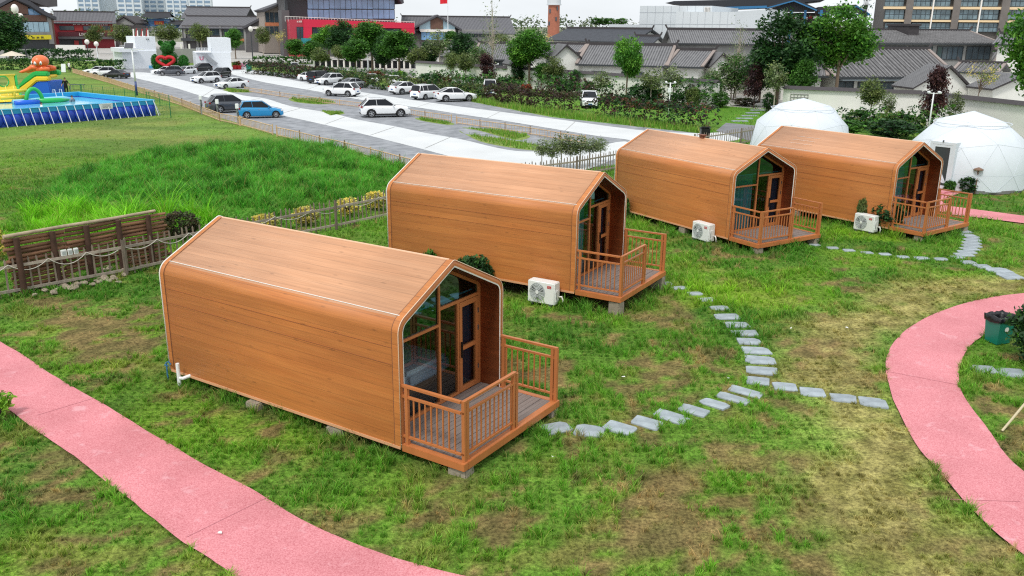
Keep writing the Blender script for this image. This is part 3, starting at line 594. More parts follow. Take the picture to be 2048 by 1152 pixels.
def cabin():
    t=thing('wooden_cabin','x','cabin')
    P0,P1=prof(0),prof(.11)
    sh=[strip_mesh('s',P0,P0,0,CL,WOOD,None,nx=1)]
    sh[0].data.materials.append(WOOD_SKYLIT)
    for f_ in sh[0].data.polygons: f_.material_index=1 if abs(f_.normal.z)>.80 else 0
    sh+=[strip_mesh('s',P1,P1,0.02,CL,WOODI,None)]
    sh.append(strip_mesh('s',P0,prof(.07),CL,CL+.012,WOODP,None)); sh.append(strip_mesh('s',prof(.07),P1,CL+.012,CL,WOODP,None))
    mb=MB(); mb.add([(0.0,p.x,p.y) for p in P0],[tuple(range(len(P0)))]); sh.append(mb.build('s',WOODP))
    join(sh,'shell',t)
    # bands near both ends, a few mm proud of the cladding, with a dark joint beside them
    Pb=prof(-.007)
    strip_mesh('end_band',Pb,Pb,CL-.13,CL+.004,WOOD,t); strip_mesh('end_band',Pb,Pb,-.004,.10,WOOD,t)
    Pj=prof(-.003); strip_mesh('seam',Pj,Pj,.10,.118,SEAMD,t); strip_mesh('seam',Pj,Pj,CL-.146,CL-.13,SEAMD,t)
    # white strips: front inner edge, rear edge, eaves seams, ridge cap, sill line
    a,b=prof(.090),prof(.114)
    strip_mesh('edge_strip',a,b,CL+.016,CL+.010,WHITE,t)
    mb=MB(); mb.tube([(-.012,p.x,p.y) for p in prof(-.012)],.014,6); mb.build('edge_strip',WHITE,t,smooth=True)
    mb=MB(); mb.tube([(CL+.004,p.x,p.y) for p in prof(-.007)],.008,6); mb.build('edge_strip',pm('edge_pale',S(226,196,170),.5),t,smooth=True)
    sl=math.atan2(ZA-ZE,YW)
    for s in(-1,1):
        y0=-s*1.36; z0=ZA-1.36*math.tan(sl)+.008; mb=MB(); mb.bar((.1,-y0*-1*1 if 0 else s*1.36,z0),(CL-.1,s*1.36,z0),.014,.010); mb.build('eaves_strip',WHITE,t)
        mb=MB(); mb.bb(0.02,CL-.01,s*(YW+.002)-.012,s*(YW+.002)+.012,ZB-.03,ZB+.022); mb.build('sill_strip',pm('sill',S(214,160,120),.5),t)
    for s in(-1,1):
        for z in(2.02,1.72): mb=MB(); mb.bb(.12,CL-.15,s*(YW+.001)-.004,s*(YW+.001)+.004,z,z+.008); mb.build('panel_joint',pm('joint_soft',S(146,88,50),.7),t)
    mb=MB(); mb.tube([(.1,0,ZA-.012),(CL-.1,0,ZA-.012)],.022,8); mb.build('ridge_cap',pm('ridge',S(222,182,150),.5),t)
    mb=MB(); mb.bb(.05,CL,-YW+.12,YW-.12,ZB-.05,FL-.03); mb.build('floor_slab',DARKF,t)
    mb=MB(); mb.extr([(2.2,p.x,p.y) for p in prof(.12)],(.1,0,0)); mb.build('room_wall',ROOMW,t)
    # glazing
    ty=lambda y: ZA-.11/math.cos(sl)-abs(y)*math.tan(sl)-.0
    yi=YW-.11
    fr=MB(); fw=.05
    def v(y,z0,z1,wd=fw): fr.bb(XG-.035,XG+.035,y-wd/2,y+wd/2,z0,z1)
    v(.135,FL,ty(.135)-.02); v(.70,FL,2.15); v(-yi+.025,FL,2.4); v(yi-.03,FL,2.4,.08)
    fr.bb(XG-.034,XG+.034,-yi+.05,.11,1.85,1.90); fr.bb(XG-.034,XG+.034,.16,yi-.07,2.15,2.21); fr.bb(XG-.036,XG+.036,-yi+.05,.725,FL,FL+.05)
    for s in(-1,1): fr.bar((XG,s*(yi-.05),ty(yi-.05)-.04),(XG,s*.03,ty(.03)-.04),.066,.06)
    fr.build('window_frame',WOODP,t)
    def pane(pts,mat=GLASS): mb=MB(); mb.add([(XG,y,z) for y,z in pts],[tuple(range(len(pts)))]); mb.build('pane',mat,t)
    zt=lambda y: ty(y)-.02
    pane([(-yi+.05,FL+.05),(.11,FL+.05),(.11,1.85),(-yi+.05,1.85)]); pane([(-yi+.05,1.90),(.11,1.90),(.11,zt(.11)),(-yi+.05,zt(yi-.05)-.06)],GLASST)
    pane([(.16,2.21),(yi-.07,2.21),(yi-.07,zt(yi-.07)),(.16,zt(.16))],GLASST); pane([(.16,FL+.05),(.675,FL+.05),(.675,2.15),(.16,2.15)])
    d=MB(); y0,y1=.735,yi-.08
    d.bb(XG-.02,XG+.04,y0,y0+.085,FL+.01,2.14); d.bb(XG-.02,XG+.04,y1-.085,y1,FL+.01,2.14); d.bb(XG-.019,XG+.039,y0+.085,y1-.085,FL+.01,FL+.12); d.bb(XG-.019,XG+.039,y0+.085,y1-.085,2.04,2.14); d.bb(XG-.019,XG+.039,y0+.085,y1-.085,1.17,1.25)
    dr=d.build('door',WOODP,t)
    for z0,z1 in((FL+.12,1.17),(1.25,2.04)):
        mb=MB(); mb.add([(XG+.01,y0+.085,z0),(XG+.01,y1-.085,z0),(XG+.01,y1-.085,z1),(XG+.01,y0+.085,z1)],[(0,1,2,3)]); mb.build('pane',GLASS,dr)
    h=MB(); h.box((XG+.062,y0+.04,1.2),(.04,.03,.32)); h.build('handle',BLACK,dr,bevel=.006)
    for z in(.7,1.5,1.85): h=MB(); h.box((XG+.046,y1-.01,z),(.012,.03,.10)); h.build('hinge',pm('steel',S(150,150,150),.3,.8),dr)
    # curtains inside
    def cur(name,y0,y1,z0,z1,mat,n=46):
        rows=[]; 
        for z in (z0,z1): rows.append([(XG-.16+.035*math.sin(j*1.35)+.01*math.sin(j*.5),y0+(y1-y0)*j/n,z) for j in range(n+1)])
        mb=MB(); mb.grid(rows); return mb.build(name,mat,t,smooth=True)
    cur('curtain',.98,yi-.04,FL+.02,2.15,CURB,22)
    mb=MB(); mb.tube([(XG-.16,-yi+.02,2.22),(XG-.16,yi-.02,2.22)],.018,6); mb.build('curtain_rail',WHITE,t)
    # deck
    dk=MB(); e=CL+CD; y=-YW+.13; n=0
    x=XG+.04; bw=(e-.13-x)/16
    for i in range(16): dk.bb(x+i*bw+.004,x+(i+1)*bw-.004,(-YW+.12) if x+i*bw>CL-.0 else -yi+.01,(YW-.12) if x+i*bw>CL else yi-.01,FL-.035,FL+.0035*(i%2))
    dk.build('deck',DECKM,t)
    fs=MB(); fs.bb(CL+.016,e,-YW-.005,-YW+.12,.19,FL+.008); fs.bb(CL+.016,e,YW-.12,YW+.005,.19,FL+.008); fs.bb(e-.13,e+.004,-YW+.12,YW-.12,.188,FL+.010); fs.bb(XG-.2,e-.14,-YW+.125,YW-.125,.17,FL-.045)
    fs.build('deck_frame',WOODP,t,bevel=.006)
    # railings
    def rail(a,b,posts,inset=.03):
        a=Vector(a); b=Vector(b); d=(b-a).normalized(); L=(b-a).length; rt=None
        mb=MB(); z=FL+.01
        mb.bar(a+Vector((0,0,1.05)),b+Vector((0,0,1.05)),.062,.04); mb.bar(a+Vector((0,0,.86)),b+Vector((0,0,.86)),.045,.04); mb.bar(a+Vector((0,0,.13)),b+Vector((0,0,.13)),.045,.035)
        n=max(4,int(L/.118))
        for i in range(1,n): p=a+d*L*i/n; mb.bar(p+Vector((0,0,.147)),p+Vector((0,0,.842)),.022)
        rt=mb.build('railing',WOODP,t)
        for q in posts:
            p=a+d*q; mb=MB(); mb.bar(p+Vector((0,0,0)),p+Vector((0,0,1.028)),.06); mb.build('post',WOODP,rt)
    z=FL+.01; xe=e-.065
    rail((CL+.0,-YW+.06,z),(xe-.035,-YW+.06,z),[.10])
    rail((xe,-YW+.06,z),(xe,.06,z),[.03,.1,1.47,1.56])
    rail((CL+.02,YW-.06,z),(xe+.03,YW-.06,z),[.06,1.16,1.24])
    return t
proto=cabin()
CLAB=['nearest wooden cabin, beside the straight pink path, bed visible through its window','wooden cabin with dark green creepers climbing its long side wall','wooden cabin between the creeper-covered cabin and the one by the domes','farthest wooden cabin, thin white scratches on its roof, in front of the domes']
cabs=[]
for k,(x,y,a,dz) in enumerate(CABINS):
    c=proto if k==0 else dup(proto)
    c.location=(x,y,dz); c.rotation_euler=(0,0,a); c['label']=CLAB[k]; c['group']='wooden cabins with front decks'; cabs.append(c)
def local(k,p): 
    x,y,a,dz=CABINS[k]; c,s=math.cos(a),math.sin(a); return Vector((x+p[0]*c-p[1]*s,y+p[0]*s+p[1]*c,p[2]+dz))
for k in(1,2,3):
    yi=YW-.11
    for y0,y1,z1 in((-yi+.03,.12,2.2),):
        n=44; rows=[[(XG-.15+.035*math.sin(j*1.35+k),y0+(y1-y0)*j/n,z) for j in range(n+1)] for z in(FL+.02,z1)]
        mb=MB(); mb.grid(rows); mb.build('curtain',CURT,cabs[k],smooth=True)
# scratches on the far cabin's roof, small lamp on the third cabin's ridge
sl_=math.atan2(ZA-ZE,YW); mb=MB()
for yy,x0,x1 in((-.55,1.2,2.3),(-.78,1.2,2.2),(-1.0,1.25,2.25)):
    z=ZA-abs(yy)*math.tan(sl_)+.006; mb.bar((x0,yy,z),(x1,yy,z),.016,.006)
mb.build('roof_scratch',WHITE,cabs[3])
# bed in the first cabin
b=thing('bed','low bed with a pale blue and white quilt inside the nearest cabin','bed',local(0,(0,0,FL-.03)),CABINS[0][2])
mb=MB(); mb.bb(2.9,4.95,.08,1.36,0,.26); mb.build('bed_base',pm('bed_wood',S(120,90,66),.6),b)
mb=MB(); mb.bb(2.92,4.97,.06,1.36,.26,.44); mb.build('mattress',WHITE,b,bevel=.04)
mb=MB(); mb.bb(3.5,5.06,-.02,1.37,.16,.51); mb.build('quilt',pm('quilt',S(150,184,228),.85,var=.15,scale=1.6,stretch=(3,.6,1),col2=S(236,242,250)),b,bevel=.09,seg=4)
for yy in(.4,1.0): mb=MB(); mb.box((3.2,yy,.50),(.34,.4,.12)); mb.build('pillow',WHITE,b,bevel=.05,seg=3)
# support blocks
BLKM=pm('rough_concrete',S(150,140,124),.95,var=.2,scale=6,bump=.5,bscale=25)
blks=[(0,(7.3,-1.36),'rough concrete block under the nearest cabin deck, railed corner'),(0,(7.33,1.38),'concrete block under the nearest cabin deck, open corner by the stones'),(0,(4.6,-1.42),'stone block under the middle of the nearest cabin side wall'),(0,(2.55,-1.52),'pale slab poking out under the nearest cabin side wall'),
 (1,(7.3,-1.36),'pale concrete block under the railed deck corner of the creeper cabin'),(1,(7.33,1.38),'concrete block under the open deck corner of the creeper cabin'),(1,(3.6,-1.42),'concrete block under the creeper cabin wall beside the fan unit'),
 (2,(7.3,-1.36),'pale block under the railed deck corner of the middle cabin'),(2,(7.33,1.38),'block under the open deck corner of the middle cabin'),(2,(3.9,-1.4),'block under the side wall of the middle cabin'),
 (3,(7.3,-1.36),'pale block under the railed deck corner of the farthest cabin'),(3,(7.33,1.38),'block under the open deck corner of the farthest cabin'),(3,(2.2,-1.45),'white block under the side wall of the farthest cabin')]
for i,(k,(px,py),lb) in enumerate(blks):
    rr=random.Random(i); dz=CABINS[k][3]; top=(.185 if px>6 else .19)+dz
    mb=MB(); hgt=top+.09; mb.box((0,0,hgt/2),(.32+.06*rr.random(),.28,hgt),taper=.95); o=mb.build('support_block',BLKM,bevel=.02)
    p=local(k,(px,py,0)); o.location=(p.x,p.y,-.09); o.rotation_euler=(0,0,CABINS[k][2]+rr.uniform(-.15,.15)); props(o,lb,'concrete block','support blocks under the cabins')
# ---- air conditioner outdoor units
ACW=pm('enamel_white',S(232,234,232),.35,var=.02); ACG=pm('ac_grey',S(176,182,182),.45); RED=pm('badge_red',S(190,24,40),.4); ACD=pm('ac_dark',S(70,74,78),.5)
def acunit():
    t=thing('air_conditioner','x','air conditioner')
    mb=MB(); mb.bb(0,.80,-.15,.15,.05,.60); mb.build('casing',ACW,t,bevel=.018,seg=3)
    cx,cz,R=.29,.325,.235
    mb=MB(); n=28; mb.add([(cx+R*math.cos(2*math.pi*j/n),-.153,cz+R*math.sin(2*math.pi*j/n)) for j in range(n)],[tuple(range(n))]); mb.build('fan_recess',ACG,t)
    mb=MB()
    for r_ in(.05,.085,.12,.155,.19,.225): mb.tube([(cx+r_*math.cos(2*math.pi*j/24),-.165,cz+r_*math.sin(2*math.pi*j/24)) for j in range(25)],.0045,4)
    for j in range(14): a=2*math.pi*j/14; mb.tube([(cx+.04*math.cos(a),-.164,cz+.04*math.sin(a)),(cx+R*math.cos(a+.5),-.164,cz+R*math.sin(a+.5))],.004,4)
    mb.build('fan_grille',pm('grille',S(200,205,205),.4),t)
    mb=MB(); mb.cyl((cx,-.172,cz),(cx,-.155,cz),.045,n=16); mb.build('hub',ACW,t)
    mb=MB()
    for j in range(3):
        a=2*math.pi*j/3+.4; mb.add([(cx+.05*math.cos(a),-.157,cz+.05*math.sin(a)),(cx+.20*math.cos(a-.25),-.158,cz+.20*math.sin(a-.25)),(cx+.21*math.cos(a+.35),-.156,cz+.21*math.sin(a+.35)),(cx+.05*math.cos(a+.8),-.157,cz+.05*math.sin(a+.8))],[(0,1,2,3)])
    mb.build('fan_blade',ACD,t)
    mb=MB(); mb.bb(.585,.705,-.158,-.152,.46,.525); bd=mb.build('badge',RED,t); text('TCL',.055,WHITE,bd,(.645,-.160,.4925),(math.pi/2,0,0),ext=.001)
    mb=MB(); mb.bb(.8,.822,-.10,.05,.12,.42); mb.build('valve_cover',ACW,t,bevel=.01); mb=MB(); mb.bb(.823,.828,-.07,-.055,.18,.36); mb.build('handle_slot',ACD,t)
    mb=MB(); mb.tube([(.80,.08,.22),(.90,.08,.24),(.93,.09,.16),(.90,.12,.05),(.86,.25,.02)],.022,6); mb.build('pipe',WHITE,t,smooth=True)
    for x in(.12,.68): mb=MB(); mb.bb(x-.04,x+.04,-.17,.17,0,.05); mb.build('foot',ACD,t)
    return t
ac=acunit()
for i,(k,px,lb) in enumerate(((1,5.0,'white air conditioner unit in the grass beside the creeper-covered cabin'),(2,4.85,'white air conditioner unit beside the middle cabin, pipe loop showing'),(3,5.05,'white air conditioner unit with a green shrub against its side'))):
    o=ac if i==0 else dup(ac); p=local(k,(px,-1.80,0)); o.location=(p.x,p.y,-.02 if k!=1 else .0); o.rotation_euler=(0,0,CABINS[k][2]); o['label']=lb; o['group']='white outdoor fan units beside the cabins'; o.scale=(1,1,1.08)
# ---- drain pipes and blue water taps
PVC=pm('pvc',S(236,238,238),.35); BLUE=pm('tap_blue',S(50,110,150),.4)
for k,lb,lb2 in((0,'short white drain pipe standing at the rear corner of the nearest cabin','blue water valve at the rear corner of the nearest cabin'),(1,'short white drain pipe standing at the rear corner of the creeper cabin','blue water valve at the rear corner of the creeper cabin')):
    p=local(k,(.45,-1.68,0)); t=thing('drain_pipe',lb,'pipe',(p.x,p.y,-.02),CABINS[k][2])
    mb=MB(); mb.tube([(0,0,0),(0,0,.48)],.038,10); mb.build('upright',PVC,t,smooth=True,auto=.6); mb=MB(); mb.tube([(0,0,.16),(.10,.02,.17),(.16,.16,.2)],.036,10); mb.build('elbow',PVC,t,smooth=True,auto=.6)
    p=local(k,(-.04,-1.6,0)); t=thing('water_valve',lb2,'water valve',(p.x,p.y,-.02),CABINS[k][2])
    mb=MB(); mb.tube([(0,0,0),(0,0,.36),(.08,0,.40),(.12,.02,.34)],.018,6); mb.build('pipe',BLUE,t); mb=MB(); mb.box((0,0,.3),(.10,.03,.03)); mb.build('lever',BLUE,t); mb=MB(); mb.tube([(.05,-.03,0),(.05,-.03,.25)],.014,6); mb.build('riser',BLUE,t)
# ================================================================== picket fences
PIK=pm('weathered_wood',S(158,147,134),.85,var=.25,scale=3,stretch=(2,2,.4),rnd=.16,bump=.2); PIK2=pm('weathered_dark',S(122,110,98),.9,var=.25,scale=3,rnd=.1)
pk=MB()
pk.box((0,0,.48),(.046,.022,.96)); pk.add([(-.023,-.011,.96),(.023,-.011,.96),(.023,.011,.96),(-.023,.011,.96),(0,-.011,1.02),(0,.011,1.02)],[(0,1,4),(1,2,5,4),(2,3,5),(3,0,4,5)])
pk_me=None
def fence(pts,label,name='picket_fence',sp=.205,h=1.0,post_every=3.0,mat=PIK,group='weathered picket fences',rails=(.14,.80),zf=None):
    global pk_me
    a=Vector((*pts[0],0)); t=thing(name,label,'fence',a,0,group); rr=random.Random(len(label))
    for i in range(len(pts)-1):
        p=Vector((*pts[i],0))-a; q=Vector((*pts[i+1],0))-a; d=q-p; L=d.length; d.normalize(); nrm=Vector((-d.y,d.x,0)); ang=math.atan2(d.y,d.x)
        for z in rails:
            mb=MB(); o=nrm*.03; mb.bar(p-o+Vector((0,0,z*h+rr.uniform(-.015,.015))),q-o+Vector((0,0,z*h+rr.uniform(-.015,.015))),.035,.075); mb.build('rail',mat,t)
        n=int(L/sp)
        for j in range(n):
            if pk_me is None: pk_me=pk.build('picket',pm('picket_wood',S(136,122,108),.85,var=.28,scale=3,stretch=(2,2,.4),rnd=.16)).data; o=bpy.data.objects['picket']; o.parent=t
            else: o=bpy.data.objects.new('picket',pk_me); COL.objects.link(o); o.parent=t
            c=p+d*(j+.5)*sp; o.location=(c.x,c.y,.0+rr.uniform(-.02,.03)); o.rotation_euler=(rr.uniform(-.02,.02),rr.uniform(-.04,.04),ang); o.scale=(1,1,h*(1+rr.uniform(-.05,.06)))
        m_=max(1,int(L/post_every))
        for j in range(m_+1):
            if j==m_ and i<len(pts)-2: continue
            c=p+d*L*j/m_-nrm*.085; mb=MB(); mb.box((c.x,c.y,h*.53),(.07,.07,h*1.06),rz=ang); mb.build('post',PIK2,t)
    return t
fA=[G(-60,607).xy,G(323,533).xy,G(430,509).xy]; fB=[G(430,509).xy,G(616,469).xy,G(775,435).xy,G(860,416).xy]
fC=[G(1040,372).xy,G(1150,356).xy,G(1240,338).xy]
fence([G(-60,607).xy,G(250,549).xy],'grey picket fence in front of the log wall, white cable looped along it')
fence([G(250,549).xy,G(440,506).xy],'grey picket fence running from log wall to behind the nearest cabin')
fence([G(440,506).xy,G(670,458).xy],'picket fence of grey slats in front of yellow bushes, behind the nearest cabin ridge')
fence([G(670,458).xy,G(872,414).xy],'picket fence meeting the creeper-covered cabin, two yellow bushes behind it')
fence(fC,'picket fence between the creeper cabin roof and the middle cabin, dark saplings behind',sp=.22)
fence([G(1385,304).xy,G(1478,290).xy,G(1520,281).xy],'pale picket fence between the middle and far cabin roofs',sp=.24)
fence([G(1690,302).xy,G(1770,311).xy,G(1850,322).xy],'row of pale pickets between the two white domes, behind the farthest cabin',sp=.28)
# festoon cables looped along the near fences
CAB=pm('cable_white',S(206,202,190),.6)
def cable(a,b,n,label,sag=.22):
    a=Vector((*a,0)); b=Vector((*b,0)); mb=MB(); pts=[]; d=(b-a); nr=Vector((d.y,-d.x,0)).normalized()*.07
    for i in range(n):
        for j in range(8):
            t=j/8; p=a+d*((i+t)/n)+nr; pts.append((p.x,p.y,.86-4*sag*(.8+.4*((i*37)%5)/5)*t*(1-t)))
    mb.tube(pts,.011,5); props(mb.build('festoon_cable',CAB,smooth=True),label,'cable')
cable(G(-60,607).xy,G(250,549).xy,4,'white cable hanging in loops on the fence before the log wall')
cable(G(250,549).xy,G(440,506).xy,3,'white cable hanging in loops between log wall and nearest cabin roof')
cable(G(470,500).xy,G(872,414).xy,6,'white cable hanging in loops on the fence before the yellow bushes')
# ---- log wall
LOGM=pm('log_bark',S(124,90,66),.85,var=.45,scale=4,stretch=(.3,3,3),bump=.4,bscale=12,rnd=.22); LOGD=pm('log_dark',S(74,52,40),.9,var=.3,scale=5,rnd=.12); LOGE=pm('log_top',S(164,148,124),.85,var=.3,scale=3,bump=.3)
pa=G(36,588); pb=G(316,526); d=(pb-pa); Lw=d.length; ang=math.atan2(d.y,d.x); rr=random.Random(5)
t=thing('log_wall','rustic wall of stacked round logs with dark posts, behind the grey fence','log wall',pa,ang)
for i in range(5):
    x=.12+i*(Lw-.35)/4; mb=MB(); mb.tube([(x,-.12,-.05),(x+rr.uniform(-.02,.02),-.12,1.55)],[.085,.075],10); mb.build('post',LOGD,t,smooth=True,auto=.7)
for i in range(13):
    for s_ in range(3):
        x0=-.12+s_*(Lw+.5)/3+rr.uniform(-.08,.08); x1=x0+(Lw+.5)/3+rr.uniform(-.05,.15); z=.08+i*.116; r0=rr.uniform(.044,.060)
        if i<2 and s_==1 : continue
        mb=MB(); mb.tube([(x0,.03+rr.uniform(-.03,.03),z),((x0+x1)/2,.02,z+rr.uniform(-.02,.02)),(x1,.03+rr.uniform(-.03,.03),z+rr.uniform(-.02,.02))],[r0,r0*1.05,r0*.85],8); mb.build('log',LOGM,t,smooth=True,auto=.8)
mb=MB(); mb.tube([(-.15,-.02,1.60),(Lw*.35,-.03,1.615),(Lw*.7,0,1.59),(Lw+.08,-.02,1.61)],[.056,.05,.052,.046],8); mb.build('top_log',LOGE,t,smooth=True,auto=.8)
# rocks at its foot
RKM=pm('rock_tan',S(152,140,122),.9,var=.4,scale=3,bump=.6,bscale=10,rnd=.2)
rks=[]
for i in range(5):
    b_=bmesh.new(); bmesh.ops.create_icosphere(b_,subdivisions=2,radius=1); r2=random.Random(40+i)
    pl=[(Vector((r2.uniform(-1,1),r2.uniform(-1,1),r2.uniform(-1,1))).normalized(),r2.uniform(.5,.8)) for _ in range(9)]
    for v in b_.verts:
        for n_,dd in pl:
            s_=v.co.dot(n_)
            if s_>dd: v.co-=n_*(s_-dd)
        v.co.z*=.7
    me=bpy.data.meshes.new('rock'); b_.to_mesh(me); b_.free(); me.materials.append(RKM); rks.append(me)
rr=random.Random(8)
spots=[(rr.uniform(120,192),rr.uniform(556,578)) for _ in range(20)]+[(rr.uniform(196,258),rr.uniform(532,566)) for _ in range(20)]+[(rr.uniform(262,318),rr.uniform(514,536)) for _ in range(16)]+[(rr.uniform(60,110),rr.uniform(572,590)) for _ in range(5)]
for i,(u,v) in enumerate(spots):
    o=bpy.data.objects.new('rock',rks[i%5]); COL.objects.link(o); p=G(u,v+2); s_=rr.uniform(.05,.13); o.location=(p.x,p.y,s_*.35); o.scale=(s_*1.3,s_,s_); o.rotation_euler=(rr.uniform(-.3,.3),rr.uniform(-.3,.3),rr.uniform(0,6))
    props(o,'broken tan rock in the rubble heap at the foot of the log wall','rock','rocks heaped at the foot of the log wall')
for u,lb in((128,'small grey meter box on the fence, widest of three'),(141,'small grey meter box on the fence, between two others'),(153,'small grey meter box on the fence, nearest the log wall middle')):
    t0=G(-60,607); t1=G(250,549); f=(u+60)/310; p=t0+(t1-t0)*f; nn=Vector((math.sin(.0),0,0)); ang=math.atan2((t1-t0).y,(t1-t0).x)
    o=thing('meter_box',lb,'meter box',(p.x+.0,p.y,0),ang,'grey meter boxes on the picket fence'); z=.93
    mb=MB(); mb.box((0,-.01,z),(.15 if u<130 else .12,.07,.17)); mb.build('casing',ACW,o,bevel=.01); mb=MB(); mb.box((0,-.048,z),(.09,.006,.1)); mb.build('cover',ACG,o)
# ---- litter bin
t=thing('litter_bin','square green bin with a black bag, inside the pink curve','bin',G(1994,683),.35)
BG=pm('bin_green',S(18,122,104),.4,var=.06,scale=4); BAG=pm('bin_bag',S(22,22,26),.3,bump=.6,bscale=14)
mb=MB(); w0,w1,h_=.20,.255,.62
rows=[[(-w_,-w_*.85,z),(w_,-w_*.85,z),(w_,w_*.85,z),(-w_,w_*.85,z)] for w_,z in((w0,0),(w1,h_),(w1-.02,h_),(w0,.05))]
mb.grid(rows,True); mb.add(rows[3],[(0,1,2,3)]); mb.build('body',BG,t)
mb=MB(); rows=[]; r2=random.Random(2)
for w_,z in((w1+.012,h_-.10),(w1+.03,h_+.03),(w1-.01,h_+.055),(w1-.05,h_-.0),(w1-.09,h_-.2)):
    row=[]
    for j in range(24):
        a=2*math.pi*j/24; s_=max(abs(math.cos(a)),abs(math.sin(a))); row.append((w_*math.cos(a)/s_,w_*.85*math.sin(a)/s_,z+r2.uniform(-.03,.03)))
    rows.append(row)
mb.grid(rows,True); mb.build('bag',BAG,t,smooth=True)
mb=MB(); mb.cyl((.0,-w0*.85-.035,.36),(.0,-w0*.85-.03,.36),.06,n=14); mb.build('emblem',WHITE,t)
# ---- leaning pole at the frame edge
pa=G(2004,862); mb=MB(); mb.tube([pa,(pa.x+1.6,pa.y+.9,1.35)],.022,7); props(mb.build('bamboo_pole',pm('bamboo',S(196,184,150),.6,var=.1)),'pale bamboo prop pole leaning into the frame beside the curved path','pole')
# litter scraps
SCR=pm('paper_scrap',S(225,225,220),.8)
for i,(u,v,lb) in enumerate(((440,1070,'white paper scrap on the straight pink path'),(1582,659,'flat white scrap in the dry grass by the stone curve'),(1694,658,'crumpled white scrap in dry grass left of the pink curve'),(1455,760,'white scrap in the grass inside the stone curve'),(1247,757,'white scrap on a bare patch between the two nearest cabins'),(1108,918,'pale scrap in the grass below the first slate stone'))):
    r2=random.Random(i); mb=MB(); rows=[[(.032*(a-1)+r2.uniform(-.01,.01),.024*(b-1)+r2.uniform(-.01,.01),.03+r2.uniform(0,.03)) for a in range(3)] for b in range(3)]; mb.grid(rows); o=mb.build('paper_scrap',SCR); o.location=G(u,v); o.rotation_euler=(0,0,i*1.3); props(o,lb,'scrap')
# ================================================================== plants
BARK=pm('bark',S(118,102,86),.9,var=.3,scale=8,bump=.4); BARKP=pm('bark_pale',S(176,166,152),.85,var=.2,scale=8); BARKD=pm('bark_dark',S(66,54,48),.9,var=.3,scale=8)
LEAF=leafmat('leaf',trans=.28)
def leaves(rs,centers,per,sig,size,cols,flat=.5,vary=.28,aspect=.55):
    """quads scattered round clump centres; cols: list of linear colours"""
    C=np.repeat(np.array(centers,float),per,0); n=len(C); sg=np.repeat(np.array([sig]*len(centers)) if np.isscalar(sig) else np.array(sig),per)
    P=C+rs.randn(n,3)*sg[:,None]*np.array([1,1,.75])
    N=rs.randn(n,3); N[:,2]=np.abs(N[:,2])+flat; N/=np.linalg.norm(N,axis=1)[:,None]
    T=np.cross(N,rs.randn(n,3)); T/=np.linalg.norm(T,axis=1)[:,None]+1e-9; B=np.cross(N,T)
    s=size*(.6+.8*rs.rand(n))[:,None]; T*=s; B*=s*aspect
    V=np.stack([P-T,P+B*.9,P+T,P-B*.9],1).reshape(-1,3); F=np.arange(4*n).reshape(-1,4)
    cols=np.array(cols); ci=cols[np.repeat(rs.randint(0,len(cols),len(centers)),per)]
    k=np.repeat(1-vary+2*vary*rs.rand(len(centers)),per)*(.75+.5*rs.rand(n))
    return V,F,np.repeat(ci*k[:,None],4,0)
def in_ell(rs,n,c,r,shell=.5):
    d=rs.randn(n,3); d/=np.linalg.norm(d,axis=1)[:,None]; q=(shell+(1-shell)*rs.rand(n))[:,None]**.8
    return np.array(c)+d*q*np.array(r)
GREENS=dict(mid=[S(70,116,44),S(84,134,50),S(58,100,40)],bright=[S(82,134,44),S(66,118,40),S(104,154,54)],dark=[S(46,84,42),S(38,70,38),S(60,98,46)],olive=[S(98,116,62),S(84,104,56),S(116,130,72)],purple=[S(74,50,52),S(58,42,46),S(92,62,58)],red=[S(150,70,54),S(120,66,48),S(104,88,52)],yel=[S(224,206,104),S(204,190,80),S(226,212,130),S(120,140,60)],grey=[S(120,136,96),S(96,116,72),S(140,150,112)],lime=[S(150,186,60),S(120,164,50),S(98,140,46)],brown=[S(82,74,50),S(66,58,42),S(70,84,46)])
def make_tree(name,seed,cols,blobs,nclump,per,sig,leaf,trunk_r=.018,split=.36,limbs=7,bark=BARK,shell=.55,lean=0,multi=1,flat=.5):
    """tree of unit height: blobs = [(x,y,z,rx,ry,rz)]"""
    rs=np.random.RandomState(seed); t=bpy.data.objects.new(name,None)
    cen=np.concatenate([in_ell(rs,max(1,int(nclump*b[6] if len(b)>6 else nclump/len(blobs))),b[:3],b[3:6],shell) for b in blobs])
    mb=MB()
    for m_ in range(multi):
        ox,oy=(0,0) if multi==1 else (rs.uniform(-.06,.06),rs.uniform(-.06,.06)); top=np.array(blobs[m_%len(blobs)][:3])
        sp=np.array([ox*1.6+lean*.5,oy*1.6,split]); tr=trunk_r/(1 if multi==1 else 1.5)
        mb.tube([(ox,oy,-.01),(ox*1.2+lean*.2,oy*1.2+rs.uniform(-.006,.006),split*.5),tuple(sp)],[tr*1.25,tr,tr*.85],7)
        mb.tube([tuple(sp),tuple((sp+top)/2+rs.uniform(-.01,.01,3)),tuple(top+np.array([0,0,blobs[m_%len(blobs)][5]*.5]))],[tr*.85,tr*.55,tr*.15],6)
        for i in rs.choice(len(cen),min(limbs,len(cen)),False):
            e=cen[i]; s0=sp+(top-sp)*rs.uniform(0,.55); m2=(s0+e)/2+np.array([0,0,.02])
            mb.tube([tuple(s0),tuple(m2),tuple(e)],[tr*.5,tr*.3,tr*.08],5,False)
    V,F,Cc=leaves(rs,cen,per,sig,leaf,cols,flat)
    me=npmesh('crown',V,F,LEAF,Cc,link=False)
    trk=mb.build('trunk',bark); tm=trk.data; bpy.data.objects.remove(trk)
    return (tm,me)
ARCH={}
